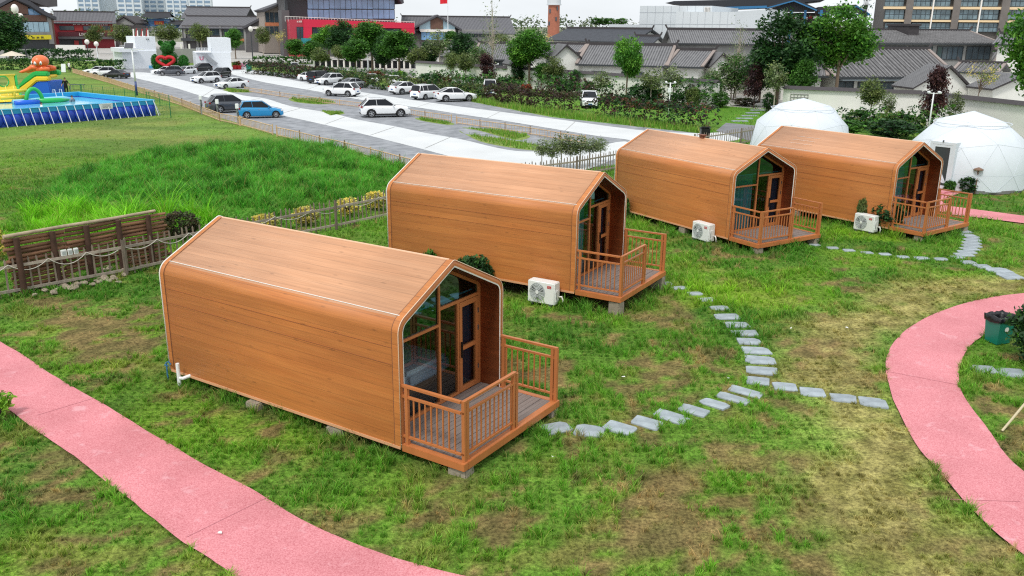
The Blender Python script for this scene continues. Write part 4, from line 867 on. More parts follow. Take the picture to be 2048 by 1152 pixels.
def arch(key):
    if key in ARCH: return ARCH[key]
    k,sd=key; g=GREENS; r=np.random.RandomState(sd*7+1); j=lambda a:r.uniform(-a,a)
    if k=='round': v=make_tree('t',sd,g['mid'],[(j(.02),j(.02),.66,.27,.27,.30),(j(.12),j(.12),.56,.22,.22,.16),(j(.14),j(.1),.80,.16,.16,.15)],190,48,.045,.0225)
    elif k=='broad': v=make_tree('t',sd,g['bright'],[(j(.08),j(.08),.80,.22,.22,.16),(-.20+j(.05),j(.1),.64,.17,.2,.13),(.20+j(.05),j(.1),.66,.18,.2,.14),(j(.1),j(.15),.58,.20,.2,.12),(j(.18),j(.1),.50,.12,.12,.08)],210,64,.042,.0185,split=.36,limbs=12)
    elif k=='dark': v=make_tree('t',sd,g['dark'],[(0,0,.60,.26,.26,.36),(j(.1),j(.1),.45,.25,.25,.2)],190,52,.045,.021,split=.22)
    elif k=='olive': v=make_tree('t',sd,g['olive'],[(j(.03),0,.68,.26,.26,.26),(j(.12),j(.1),.58,.2,.2,.15)],130,26,.05,.024,trunk_r=.014,split=.42,bark=BARKP)
    elif k=='slim': v=make_tree('t',sd,g['grey'],[(0,0,.60,.11,.11,.34),(0,0,.42,.15,.15,.16)],70,9,.035,.010,trunk_r=.010,split=.3,limbs=22,bark=BARKP,shell=.2)
    elif k=='purple': v=make_tree('t',sd,g['purple'],[(0,0,.62,.22,.22,.34),(j(.08),j(.08),.42,.24,.24,.22),(j(.08),0,.82,.14,.14,.16)],150,30,.05,.026,split=.18,bark=BARKD)
    elif k=='bamboo': v=make_tree('t',sd,g['mid']+g['grey'],[(0,0,.62,.30,.30,.32),(.16,0,.45,.28,.25,.28),(-.18,0,.42,.26,.25,.28)],220,26,.05,.024,split=.2,multi=3,bark=BARK)
    elif k=='small': v=make_tree('t',sd,g['grey']+g['olive'],[(0,0,.70,.20,.20,.24),(j(.06),j(.06),.58,.17,.17,.14)],80,18,.05,.022,trunk_r=.012,split=.5,limbs=12,bark=BARKP)
    elif k=='pine': v=make_tree('t',sd,g['dark'],[(0,0,.62+.08*i,.16-.016*i,.16-.016*i,.012) for i in range(5)],60,14,.014,.012,trunk_r=.012,split=.6,limbs=20,bark=BARKD,shell=.2)
    elif k=='sparse': v=make_tree('t',sd,g['olive']+g['yel'],[(0,0,.72,.42,.42,.14),(.2,0,.62,.2,.25,.08)],60,10,.05,.018,trunk_r=.012,split=.35,limbs=24,bark=BARK)
    ARCH[key]=v; return v
def tree(kind,seed,u,vb,vt,label,wide=1.0,group=None,name=None,cat='tree',z=0,dist=None):
    p=G(u,vb) if dist is None else Vector((AT(u,60,dist).x,dist,0)); d=(p-Vector((0,0,CAMH))).length; h=(vb-vt)*d/F_PX*1.02 if dist is None else AT(u,vt,dist).z*1.02
    tm,cm=arch((kind,seed)); r=random.Random(int(u*7+vb))
    t=thing(name or 'tree',label,cat,(p.x,p.y,z),r.uniform(0,6.28),group); t.scale=(h*wide,h*wide,h)
    for n_,me in(('trunk',tm),('crown',cm)): o=bpy.data.objects.new(n_,me); COL.objects.link(o); o.parent=t
    return t
BUSH={}
def bush(cols,u,vb,wpx,hpx,label,seed=0,name='shrub',cat='shrub',group=None,per=16,leaf=.05,nc=110,z=0,shell=.6,p=None):
    p=G(u,vb) if p is None else p; d=(p-Vector((0,0,CAMH))).length; w_=wpx*d/F_PX; h=hpx*d/F_PX
    key=(cols,seed,per,leaf,nc,shell)
    if key not in BUSH:
        rs=np.random.RandomState(seed+100); cen=in_ell(rs,nc,(0,0,.5),(.46,.46,.46),shell); cen[:,2]=np.maximum(cen[:,2],.04)
        V,F,Cc=leaves(rs,cen,per,.055,leaf,GREENS[cols]); mb=MB()
        for i in rs.choice(nc,14,False): mb.tube([(0,0,0),tuple(cen[i]*.5*np.array([.6,.6,1])),tuple(cen[i])],[.02,.014,.005],5,False)
        s=mb.build('stem',BARKD); sm=s.data; bpy.data.objects.remove(s)
        BUSH[key]=(sm,npmesh('foliage',V,F,LEAF,Cc,link=False))
    t=thing(name,label,cat,(p.x,p.y,z),random.Random(int(u*3+vb)).uniform(0,6.28),group); t.scale=(w_,w_,h)
    for n_,me in zip(('stem','foliage'),BUSH[key]): o=bpy.data.objects.new(n_,me); COL.objects.link(o); o.parent=t
    return t
def hedge(pts,h,wd,cols,label,leaf=.12,dens=70,seed=0,rough=.15,name='hedge',dots=None):
    rs=np.random.RandomState(seed+31); P=[Vector(G(*q)) for q in pts]; cen=[]; mb=MB()
    for a,b in zip(P[:-1],P[1:]):
        L=(b-a).length; d=(b-a)/L; nr=Vector((-d.y,d.x,0)); n=int(L*dens*wd*max(h,.6)*.25)
        for _ in range(n):
            s=rs.rand()*L; q=rs.rand(); 
            if q<.45: o,z=(rs.rand()-.5)*wd,h*(1+rough*rs.randn()*.6)
            elif q<.9: o,z=(-.5 if rs.rand()<.75 else .5)*wd,rs.rand()*h
            else: o,z=(rs.rand()-.5)*wd,rs.rand()*h
            c=a+d*s+nr*(o+rs.randn()*rough*.3); cen.append((c.x,c.y,max(.05,z*(.85+.3*float(vn(np.array([c.x]),np.array([c.y]),.5,seed)[0])))))
        k=max(2,int(L/1.2))
        for i in range(k): c=a+d*L*(i+.5)/k; mb.tube([c,(c.x+rs.uniform(-.1,.1),c.y,h*.8)],[.03,.015],5)
    V,F,Cc=leaves(rs,cen,7,.11,leaf,cols)
    t=thing(name,label,'hedge',P[0]); o=npmesh('foliage',V-np.array(P[0]),F,LEAF,Cc,parent=t)
    s=mb.build('stem',BARKD,t); s.location=-P[0]
    return t
g=GREENS
hedge([(-30,140),(60,139),(150,138),(250,139)],1.35,2.2,g['dark']+g['mid'],'long clipped dark green hedge behind the inflatable slides',leaf=.15,dens=60,seed=1,rough=.06)
hedge([(497,147),(540,150),(600,157),(660,163)],1.45,2.0,g['purple']+g['brown']+g['dark'],'dark mixed hedge right of the red flower pots, behind parked white sedans',seed=2)
hedge([(668,162),(740,175),(820,184),(905,190),(985,200)],1.2,2.0,g['dark']+g['brown']+g['olive'],'dark green hedge behind the row of white cars with wall beyond',seed=3)
hedge([(985,200),(1080,216),(1160,225)],1.35,1.8,g['brown']+g['brown']+g['purple'],'brownish bare-looking hedge left of the white car facing us',seed=4)
hedge([(1200,231),(1300,245),(1428,258)],1.4,1.8,g['purple']+g['dark']+g['dark']+g['brown']+[S(110,66,50)],'dark purple-red hedge ending at the small grey road',seed=5)
# garden planting in front of the white wall, seen over the hedges
hedge([(900,170),(980,178),(1040,184)],.9,1.6,g['dark'],'low dark clipped shrub row under the wall, beside the white mast',seed=6)
hedge([(1255,214),(1320,218),(1370,225)],.6,1.8,g['red']+g['brown']+g['dark'],'bed of low red-leaved shrubs behind the purple hedge',seed=7,dens=90)
hedge([(858,173),(905,178),(960,182),(1010,185),(1062,189)],1.5,1.8,g['dark']+g['brown']+g['mid'],'uneven dark shrub belt along the foot of the long white wall, left half',seed=21,rough=.4,dens=45)
hedge([(1085,190),(1150,197),(1240,207)],1.6,1.8,g['dark']+g['mid']+g['purple'],'uneven dark shrub belt along the foot of the wall behind the white car',seed=22,rough=.4,dens=45)
hedge([(1262,211),(1330,214),(1425,213)],1.7,2.2,g['dark']+g['mid'],'uneven dark shrub belt in the corner below the white gables',seed=23,rough=.4,dens=45)
hedge([(640,152),(720,158),(832,164)],1.1,1.6,g['dark']+g['mid'],'low green hedge in front of the white-columned shelter',seed=24,rough=.25,dens=45)
hedge([(1700,262),(1760,258),(1850,264),(1930,270)],1.2,2.4,g['dark']+g['mid']+g['olive'],'loose green planting along the wall between the two domes',seed=25,rough=.4,dens=45)
# ---- tall trees
T=tree
T('round',1,592,130,82,'round green tree left of the olive-green one, behind the dark hedge',1.25)
T('round',2,628,134,86,'mid green tree with its crown touching the red building corner',1.35)
T('broad',1,659,128,57,'bright green tree overlapping the teal mural under the red band',1.3)
T('dark',1,689,130,46,'tall dark green tree in front of the red-banded window',1.0)
T('olive',1,677,138,93,'small olive tree in front of the dark pavilion fence',1.1)
T('olive',2,722,137,94,'slim olive tree left of the big crown before the red band',.8)
T('round',3,745,143,52,'big round crowned tree before the right half of the red band',1.35)
T('round',4,799,149,68,'broad green tree at the right end of the red band',1.45)
T('olive',1,838,152,98,'olive tree at the left end of the white garden wall',1.3)
T('olive',2,196,108,57,'pale green street tree in front of the dark red shop',1.0)
T('olive',1,245,110,57,'wide pale street tree between the red shop and the archway',1.5)
T('olive',3,338,104,54,'olive street tree standing right before the blue archway',1.6)
T('olive',4,404,108,52,'thin olive tree left of the dark tiled hall',1.2)
T('round',2,472,118,64,'green tree behind the white box building with stairs',1.0)
T('olive',2,527,112,58,'pale tree in front of the hall with square windows',.9)
T('sparse',3,560,118,58,'nearly bare tree hung with colourful lanterns beside the red building',.5)
T('dark',2,22,124,38,'dark bushy tree at the left edge in front of the yellow sign',1.3)
T('small',1,880,152,64,'thin tree with airy crown before the gabled pavilion',1.2)
T('dark',3,926,156,70,'dense dark tree right of the airy one, behind the wall',1.1)
T('olive',4,905,164,104,'slim white-stemmed tree in front of the wall, left one of a pair',0.95)
T('olive',3,931,169,108,'slim white-stemmed tree in front of the wall, right one of a pair',1.0)
T('slim',1,985,172,-12,'very tall sparse tree reaching above the skyline',1.0)
T('purple',1,973,176,112,'dark purple tree beside the white mast on the wall',.9)
T('broad',2,1058,178,64,'broad bright green tree in front of the grey courtyard roofs',1.05)
T('bamboo',3,1110,186,130,'feathery dark green tree under the courtyard eaves',1.1)
T('olive',5,1106,187,116,'olive tree with pale trunk before the left courtyard gables',1.0)
T('small',2,1203,205,142,'small pale-stemmed tree behind the white car facing us',1.3)
T('broad',3,1252,206,80,'tall bright tree in the middle of the courtyard wall',.75)
T('slim',2,1470,196,30,'tall thin feathery tree before the white box building',.9)
T('bamboo',1,1463,200,112,'big clump of feathery green stems before the lawn',1.0)
T('small',3,1300,216,136,'loose grey-green tree in front of the white gable',1.3)
T('small',4,1345,212,133,'spreading small tree beside the bare dark sapling',1.2)
T('dark',5,1552,216,38,'big dark green broad tree left of the tallest bright one',1.05)
T('purple',2,1507,216,132,'dense dark purple-black evergreen on the bright lawn',.75)
T('small',1,1546,230,130,'small white-stemmed tree at the lawn edge beside the dome',.9)
T('broad',5,1668,218,36,'tall bright green tree above the left dome',1.02)
T('olive',3,1738,246,165,'airy tree with two pale stems between the domes',1.0)
T('purple',3,1862,262,152,'dark purple tree right behind the white lamp mast',.7)
T('small',5,1902,262,192,'small green tree just right of the purple one, against the wall',.9)
T('sparse',1,1950,232,130,'flat-topped sparse tree growing behind the wall beside the gable',.75)
T('broad',1,2050,300,70,'big leafy tree cut off by the right frame edge',.8)
T('pine',1,1726,200,-30,'tall dark mast-like conifer left of the apartment block',.5,dist=110)
T('sparse',2,1088,120,58,'light bare treetop to the left of the brick tower base',.6,dist=150)

T('round',1,712,148,84,'round dark green tree between the slim olive one and the big round crown',1.25)
T('dark',3,770,146,74,'dense dark tree filling the gap between two big crowns before the red band',1.0)
T('olive',5,640,146,98,'low olive tree just above the hidden white cars',1.2)
T('dark',4,858,150,86,'dark tree standing between the airy tree and the olive one at the wall end',1.0)
T('bamboo',2,955,160,92,'feathery mid green tree behind the very tall sparse one',1.0)
T('dark',2,1035,176,126,'small dark tree left of the broad bright one, against the wall',.9)
T('round',2,1082,180,128,'small round tree at the foot of the broad bright one',1.0)
T('dark',1,1150,188,140,'small dark tree under the courtyard eaves, right of the feathery one',.8)
T('bamboo',3,1420,204,140,'feathery shrub-like tree at the white gable corner',.9)
T('round',4,1600,222,128,'mid green tree between the two big crowns, above the left dome',.9)
T('dark',3,1518,205,92,'dark leafy tree left behind the big dark broad tree',.9)
T('small',4,1770,255,190,'small loose tree against the wall right of the airy pale-stemmed one',1.0)
T('olive',1,1000,120,70,'olive treetop behind the courtyard roofs, right of the tall sparse tree',1.2)
T('round',3,906,118,66,'round green treetop below the gabled pavilion front',1.1)
# ---- shrubs
B=bush
for i,(u,vb,w_,h,c,lb) in enumerate([(890,172,30,18,'red','round red-brown bush in front of the long wall'),(1052,190,26,22,'red','brownish round bush behind the bare hedge'),(1178,196,30,34,'brown','loose brown bush left of the small pale tree'),(1308,210,40,28,'red','round red-tinged bush behind the red bed'),(1352,214,36,26,'dark','dark round bush beside the white lamp'),(1400,206,34,36,'red','red-leaved bush at the left side of the bright lawn'),(1384,216,30,40,'olive','light green tall bush left of the bright lawn'),(1440,215,36,30,'mid','green spreading bush on the lawn, purple hedge before it'),(1490,212,50,16,'brown','flat brown bush under the purple evergreen'),(1536,224,26,38,'dark','dark clipped column bush at the left dome edge'),
  (1772,252,40,26,'lime','bright green ball bush against the wall between the domes'),(1806,254,36,24,'purple','low purple bush right of the bright ball bush'),(1720,256,60,34,'dark','dark mixed bush between dome and pale-stemmed tree'),(1825,262,44,30,'mid','green bush at the foot of the purple tree'),(1928,262,50,34,'olive','thin bush at the wall beside the right dome top'),(1130,190,44,30,'dark','dark bush under the feathery tree'),(860,176,50,30,'dark','dark bush before the left end of the wall'),(1010,182,60,28,'dark','dark rounded bush right of the white mast'),(1282,214,70,44,'dark','dense dark shrub in the corner of the white wall'),(1395,208,60,40,'brown','dark brown bush below the white gable'),
  (750,164,40,22,'red','red-brown rounded bush behind the hedge, near the big crown'),(800,160,30,18,'lime','light clipped ball bush behind the hedge')]):
    B(c,u,vb,w_,h,lb,seed=i%3)
B('mid',1690,270,60,30,'wild green bush just behind the farthest cabin ridge',seed=1); B('dark',1785,275,90,34,'dark wild bush behind the picket row between the domes',seed=2)
# dome entrance planting and creepers
B('dark',1934,386,34,32,'dark leafy shrub beside the dome door and bollard lamp',seed=0,leaf=.07)
B('mid',1898,384,20,22,'small green shrub left of the dome door',seed=1,leaf=.08)
B('dark',1770,462,62,62,'dark green shrub growing beside the farthest air conditioner',seed=2,leaf=.06)
def px_local(k,x,y): return local(k,(x,y,0))
B('dark',958,566,70,78,'dark green creeper shrub, largest against the second cabin wall',seed=1,leaf=.06,p=px_local(1,3.3,-1.85))
B('dark',915,530,32,62,'small creeper sprig between the two others on the cabin wall',seed=2,leaf=.07,p=px_local(1,2.75,-1.68))
B('mid',846,518,32,66,'upright creeper sprig nearest the white drain pipe',seed=0,leaf=.07,p=px_local(1,1.62,-1.7))
B('mid',1272,425,14,40,'thin weed sprig against the middle cabin side wall',seed=1,leaf=.08,p=px_local(2,.95,-1.7))
B('olive',1612,410,18,34,'weed sprig against the side wall of the farthest cabin',seed=0,leaf=.08,p=px_local(3,1.1,-1.7))
B('olive',1748,405,18,60,'tall weed above the farthest air conditioner',seed=1,leaf=.08,p=px_local(3,5.1,-1.62))
# big dark shrub and sprouting plant at the frame edges
B('dark',2085,730,120,120,'dark leafy shrub cut off by the right frame edge beside the bin',seed=0,leaf=.035,nc=260,per=18)
B('lime',-2,836,60,56,'bright young plant at the left frame edge below the pink path',seed=1,leaf=.09,nc=30,per=12,shell=.3)
# yellow bushes along the fence
for i,(u,v,w_,h) in enumerate([(328,476,28,34),(530,462,52,34),(612,448,54,36),(696,431,52,36),(752,418,52,36)]):
    B('yel',u,v,w_,h,['yellow-leaved bush at the right end of the log wall','yellow bush behind the nearest cabin ridge, first along the fence','yellow bush second along the fence from the nearest cabin ridge','yellow bush beside the dark fence post, third along the fence','yellow bush closest to the creeper-covered cabin corner'][i],seed=i%3,leaf=.045,nc=140)
B('brown',362,474,72,50,'square dark clipped bush behind the fence, right of the log wall',seed=1,leaf=.04,nc=200,shell=.75)
B('yel',-4,520,40,60,'yellowish bush at the left frame edge behind the log wall',seed=2,leaf=.05)
# saplings behind the middle fence
for i,(u,v,h) in enumerate([(1083,338,62),(1103,340,58),(1122,336,72),(1140,338,60),(1160,336,66),(1178,332,58),(1200,325,52)]):
    tree('small',i%5+1,u,v,v-h,['leftmost dark sapling before the white road bend','dark sapling second from the road bend','tallest dark sapling of the group at the road bend','dark sapling right of the tallest one','dark sapling in front of the gravel corner','dark sapling nearest the picket fence end','thin bare sapling apart from the others near the middle cabin'][i],1.35,name='sapling',cat='sapling')
for o in [o for o in COL.objects if o.name.startswith('sapling')]:
    for ch in o.children:
        if ch.name.startswith('crown'): ch.data=arch(('purple',1+hash(o.name)%1))[1] if False else ch.data
# ================================================================== domes
CANV=pm('white_canvas',S(212,219,226),.55,var=.03,scale=2); CANS=pm('canvas_seam',S(205,212,219),.6)
def dome(u,vtop,dist,label,door=None):
    c=AT(u,vtop,dist); R,zc=2.75,.8; ht=c.z-zc+.05; t=thing('dome_tent',label,'dome tent',(c.x,c.y,0),.35 if door else -.2)
    b=bmesh.new(); bmesh.ops.create_icosphere(b,subdivisions=2,radius=1)
    for v in b.verts:
        z=v.co.z
        q=1 if z>0 else .97/max(.3,math.sqrt(1-z*z)); v.co.x*=R*q; v.co.y*=R*q
        v.co.z=zc+z*ht if z>0 else zc+z*1.7
    bmesh.ops.bisect_plane(b,geom=b.verts[:]+b.edges[:]+b.faces[:],plane_co=(0,0,.1),plane_no=(0,0,-1),clear_outer=True)
    ed=[(e.verts[0].co.copy(),e.verts[1].co.copy()) for e in b.edges]; me=bpy.data.meshes.new('canopy'); b.to_mesh(me); b.free(); me.polygons.foreach_set('use_smooth',[True]*len(me.polygons)); me.set_sharp_from_angle(angle=.55); sm=MB(); [sm.bar(p_,q_,.010) for p_,q_ in ed]; sm.build('seam',CANS,t); me.materials.append(CANV); o=bpy.data.objects.new('canopy',me); COL.objects.link(o); o.parent=t
    for zz in(.78,):
        z=math.sqrt(1-.62**2); mb=MB(); mb.tube([(R*.60*math.cos(2*math.pi*i/40),R*.60*math.sin(2*math.pi*i/40),zc+ht*.80) for i in range(41)],.018,5); mb.build('seam',CANS,t)
    mb=MB(); mb.prism([(R*.95*math.cos(2*math.pi*i/24),R*.95*math.sin(2*math.pi*i/24)) for i in range(24)],.0,.14); mb.build('base_ring',pm('dome_base',S(120,120,118),.8),t)
    a=.55; mb=MB(); q=Vector((R*.74*math.cos(a),R*.74*math.sin(a)*1.0,zc+ht*.66)); mb.cyl(q,q+Vector((.08,.05,.14)),.26,.24,14); mb.build('roof_vent',CANV,t)
    return t
dm1=dome(1607,198,48,'white dome tent behind the farthest cabin, left one of two')
dm2=dome(1948,224,41,'white dome tent with glass door and pink approach, right one of two',True)
# door porch of the right dome
p=G(1893,366); c=dm2.location; q=Vector((p.x,p.y,0))-c; ang=math.atan2(-.64,-.77)-.35
R=2.58; dh=Matrix.Rotation(ang,4,'Z')
def dbox(mb,x0,x1,y0,y1,z0,z1): 
    pts=[dh@Vector(v) for v in((x0,y0,z0),(x1,y0,z0),(x1,y1,z0),(x0,y1,z0),(x0,y0,z1),(x1,y0,z1),(x1,y1,z1),(x0,y1,z1))]
    mb.add(pts,[(3,2,1,0),(4,5,6,7),(0,1,5,4),(1,2,6,5),(2,3,7,6),(3,0,4,7)])
mb=MB(); dbox(mb,R-.55,R+.06,-.58,-.46,.1,2.2); dbox(mb,R-.55,R+.06,.46,.58,.1,2.2); dbox(mb,R-.75,R+.06,-.46,.46,2.08,2.2); mb.build('door_surround',CANV,dm2)
mb=MB(); dbox(mb,R+.0,R+.05,-.46,-.34,.12,2.08); dbox(mb,R,R+.05,.34,.46,.12,2.08); dbox(mb,R+.001,R+.049,-.34,.34,1.97,2.08); dbox(mb,R+.001,R+.049,-.34,.34,.12,.25); dr=mb.build('door',CANV,dm2)
mb=MB(); dbox(mb,R+.015,R+.03,-.34,.34,.25,1.97); mb.build('pane',pm('dark_pane',S(66,70,74),.12),dr)
mb=MB(); dbox(mb,R-.2,R+.9,-.7,.7,.0,.10); mb.build('door_step',RUB,dm2)
mb=MB(); dbox(mb,R+.05,R+.1,-.03,.03,2.2,2.28); mb.build('porch_lamp',pm('grey_lamp',S(90,92,94),.5),dm2)
# bollard lamp
t=thing('garden_lamp','rusty mushroom-shaped garden lamp on a thin post beside the right dome','garden lamp',G(1949,388))
RUST=pm('rust',S(118,92,74),.7,var=.2); mb=MB(); mb.tube([(0,0,0),(0,0,1.05)],.03,8); mb.build('post',RUST,t); mb=MB(); mb.grid([[(r_*math.cos(a*math.pi/8),r_*math.sin(a*math.pi/8),z) for a in range(16)] for r_,z in((.02,1.20),(.2,1.12),(.21,1.08),(.05,1.05))],True); mb.build('lamp_shade',RUST,t)
# ================================================================== street furniture
MW=pm('mast_white',S(232,234,236),.4); MBL=pm('mast_blue',S(34,60,120),.4); MG=pm('galv_steel',S(150,154,156),.45,.5); SOL=pm('solar_panel',S(40,46,60),.2)
p=G(274,191); h=AT(264,101,p.y).z; t=thing('solar_lamp','tall white solar street lamp with a dark blue foot by the pool','street lamp',p)
mb=MB(); mb.tube([(0,0,1.35),(0,0,h)],[.09,.06],10); mb.build('pole',MW,t,smooth=True); mb=MB(); mb.tube([(0,0,0),(0,0,1.36)],[.10,.098],10); mb.build('foot',MBL,t,smooth=True)
mb=MB(); mb.box((-.25,0,h+.45),(.85,.06,.55),rx=-.5); s=mb.build('solar_panel',SOL,t); mb=MB(); mb.box((-.25,.02,h+.45),(.92,.05,.62),rx=-.5); mb.build('panel_frame',MW,t); mb=MB(); mb.tube([(0,0,h),(0,0,h+.4)],.035,8); mb.bar((0,0,h+.02),(.95,-.2,h+.12),.06); mb.build('arm',MW,t); mb=MB(); mb.box((1.05,-.22,h+.12),(.5,.2,.07)); mb.build('lamp_head',MW,t,bevel=.02)
def mast(u,vb,vt,label,heads=2):
    p=G(u,vb); h=AT(u,vt,p.y).z; t=thing('camera_mast',label,'mast',p); mb=MB(); mb.tube([(0,0,0),(0,0,h)],[.06,.045],8); mb.build('pole',MW,t,smooth=True)
    mb=MB(); mb.bar((-.38,0,h-.05),(.38,0,h-.05),.05); mb.build('crossarm',MW,t)
    for s in(-1,1): mb=MB(); mb.box((s*.36,-.08,h+.02),(.16,.34,.12),rx=.15); mb.build('camera_head',MW,t,bevel=.02)
    if heads>1: mb=MB(); mb.box((-.06,-.12,h-.62),(.3,.16,.36)); mb.build('control_box',MW,t,bevel=.015)
mast(1337,230,165,'white camera mast with control box in front of the red shrub bed'); mast(1855,272,185,'white camera mast in front of the dark purple tree',1); mast(990,176,128,'thin white mast beside the very tall sparse tree',2)
for i,(u,vb,vt,lb) in enumerate(((404,229,196,'grey charging post behind the dark grey car, with white top'),(437,239,205,'grey charging post between the grey car and the blue car'),(477,250,214,'grey charging post at the rear of the blue hatchback'))):
    p=G(u,vb); t=thing('charging_post',lb,'charging post',p,.2,'charging posts along the car park fence'); mb=MB(); mb.box((0,0,.6),(.13,.13,1.2)); mb.build('column',MG,t,bevel=.01); mb=MB(); mb.box((0,-.02,1.33),(.24,.2,.36)); mb.build('head',MW,t,bevel=.03); mb=MB(); mb.tube([(.0,-.1,1.2),(.12,-.2,.8),(.05,-.14,.5),(.0,-.08,.9)],.02,6); mb.build('hose',BLACK,t)
# ================================================================== low bamboo fences of the car park
BMB=pm('bamboo_rail',S(196,166,130),.7,var=.15,scale=2,rnd=.08)
def low_fence(px,label,h=.62,sp=.24,ps=3.2):
    P=[G(*q) for q in px]; t=thing('bamboo_fence',label,'fence',P[0],0,'low bamboo fences in the car park'); o=P[0]
    for a,b in zip(P[:-1],P[1:]):
        a,b=a-o,b-o; d=b-a; L=d.length; d.normalize(); mb=MB()
        for z in(.10,h*.96): mb2=MB(); mb2.tube([a+Vector((0,0,z)),(a+b)/2+Vector((0,0,z+.015)),b+Vector((0,0,z))],.03,6); mb2.build('rail',BMB,t)
        ns=max(1,int(L/sp))
        for i in range(ns):
            c=a+d*(i+.5)*sp; mb.bar(c+Vector((0,0,.03)),c+Vector((0,0,h)),.028)
            if ns<45: mb.build('slat',BMB,t); mb=MB()
        if ns>=45: mb.build('slat_panel',BMB,t)
        for i in range(max(1,int(L/ps))+1): c=a+d*L*i/max(1,int(L/ps)); m3=MB(); m3.tube([c,c+Vector((0,0,h+.10))],.04,6); m3.build('post',BMB,t)
low_fence([(146,146),(219,167),(271,184),(310,195)],'low bamboo fence from the black sedan to the lamp')
low_fence([(310,195),(365,213),(402,228),(440,243),(480,252)],'low bamboo fence behind the charging posts')
low_fence([(482,252),(546,270)],'short low bamboo fence beside the blue hatchback')
low_fence([(554,273),(600,284),(640,295),(690,306),(800,336),(830,345)],'long low bamboo fence between tall grass and gravel')
low_fence([(490,183),(560,194),(640,206)],'faint low bamboo fence behind the white sedan, mid car park',.45,.3)
low_fence([(640,206),(722,216)],'low bamboo fence in front of the white car in mid car park',.45,.3)
low_fence([(806,229),(850,236),(903,244)],'low bamboo fence beyond the front white car, left piece',.48,.3); low_fence([(913,248),(960,255),(1010,262),(1060,270),(1121,281),(1170,289)],'low bamboo fence on the grass median before the road bend',.5,.3)
# ================================================================== cars
TYRE=pm('tyre',S(30,30,32),.8); RIM=pm('rim',S(176,178,182),.35,.6); CGL=pm('car_glass',S(16,20,28),.08,spec=.35); CLAD=pm('car_cladding',S(36,37,40),.6); CHR=pm('chrome',S(200,202,205),.2,.9)
LAMPW=pm('headlamp',S(220,225,230),.1); LAMPR=pm('taillamp',S(150,20,24),.2); PLATE=pm('plate',S(40,90,160),.5); PLATEG=pm('plate_green',S(150,210,170),.5)
PAINT={k:pm('paint_'+k,c,.28,coat=.8,metal=mt) for k,c,mt in(('white',S(236,238,240),0),('black',S(26,27,31),.2),('grey',S(74,78,86),.4),('silver',S(178,182,186),.5),('blue',S(22,140,198),.1))}
CT=dict( # L,W,H,wheelbase,tyre r, belt profile, greenhouse (rear base,rear top,front top,front base)
 suv=dict(L=4.62,W=1.86,H=1.72,wb=2.68,r=.37,zt=[(-2.31,.80),(-2.24,1.08),(-1.2,1.12),(.75,1.07),(1.5,1.03),(2.12,.90),(2.31,.66)],gh=(-2.22,-1.62,.05,.95),zb=.24),
 sedan=dict(L=4.72,W=1.80,H=1.46,wb=2.74,r=.32,zt=[(-2.36,.78),(-2.25,.98),(-1.5,1.00),(.8,.93),(1.5,.86),(2.2,.72),(2.36,.56)],gh=(-1.75,-1.0,.05,.98),zb=.18),
 coupe=dict(L=4.80,W=1.94,H=1.62,wb=2.80,r=.38,zt=[(-2.4,.86),(-2.28,1.10),(-1.5,1.10),(.8,1.04),(1.6,.98),(2.25,.84),(2.4,.66)],gh=(-2.15,-1.0,.12,.98),zb=.24),
 hatch=dict(L=3.95,W=1.70,H=1.56,wb=2.52,r=.31,zt=[(-1.97,.84),(-1.9,1.0),(-1.0,1.0),(.7,.95),(1.3,.88),(1.85,.74),(1.97,.58)],gh=(-1.88,-1.55,.15,.95),zb=.19),
 mpv=dict(L=4.85,W=1.88,H=1.74,wb=2.88,r=.33,zt=[(-2.42,.9),(-2.32,1.08),(-1.2,1.06),(1.0,1.02),(1.7,.94),(2.3,.78),(2.42,.6)],gh=(-2.34,-2.1,.35,1.35),zb=.2),
 van=dict(L=5.1,W=1.92,H=1.96,wb=3.1,r=.34,zt=[(-2.55,1.0),(-2.5,1.18),(-1.2,1.16),(1.2,1.12),(1.9,1.0),(2.45,.8),(2.55,.62)],gh=(-2.5,-2.35,.75,1.7),zb=.2))
def interp(P,x):
    if x<=P[0][0]: return P[0][1]
    for (a,b),(c,d) in zip(P[:-1],P[1:]):
        if x<=c: t=(x-a)/(c-a); return b+(d-b)*t
    return P[-1][1]
WHL=None
def wheel_meshes():
    mb=MB(); n=22
    rows=[[(r*math.cos(2*math.pi*j/n),y,r*math.sin(2*math.pi*j/n)) for j in range(n)] for r,y in((.66,-.11*3),(.93,-.115*3),(1,-.08*3),(1,.08*3),(.93,.115*3),(.66,.11*3))]
    mb.grid(rows,True); t=mb.build('tyre',TYRE,smooth=True,auto=.5)
    mb=MB(); 
    for k in range(5):
        a=2*math.pi*k/5; c,s=math.cos,math.sin
        mb.add([(.14*c(a-.6),-.30,.14*s(a-.6)),(.62*c(a-.20),-.315,.62*s(a-.20)),(.62*c(a+.20),-.315,.62*s(a+.20)),(.14*c(a+.6),-.30,.14*s(a+.6))],[(0,1,2,3)])
    rows=[[(r*math.cos(2*math.pi*j/n),y,r*math.sin(2*math.pi*j/n)) for j in range(n)] for r,y in((.60,-.32),(.70,-.33),(.70,-.2))]; mb.grid(rows,True); mb.ball((0,-.3,0),(.15,.03,.15),8,5)
    rm=mb.build('rim',RIM)
    mb=MB(); mb.add([(.66*math.cos(2*math.pi*j/n),-.2,.66*math.sin(2*math.pi*j/n)) for j in range(n)],[tuple(range(n))]); rb=mb.build('brake_disc',CLAD)
    ms=[o.data for o in(t,rm,rb)]
    for o in(t,rm,rb): bpy.data.objects.remove(o)
    return ms
PROTO={}
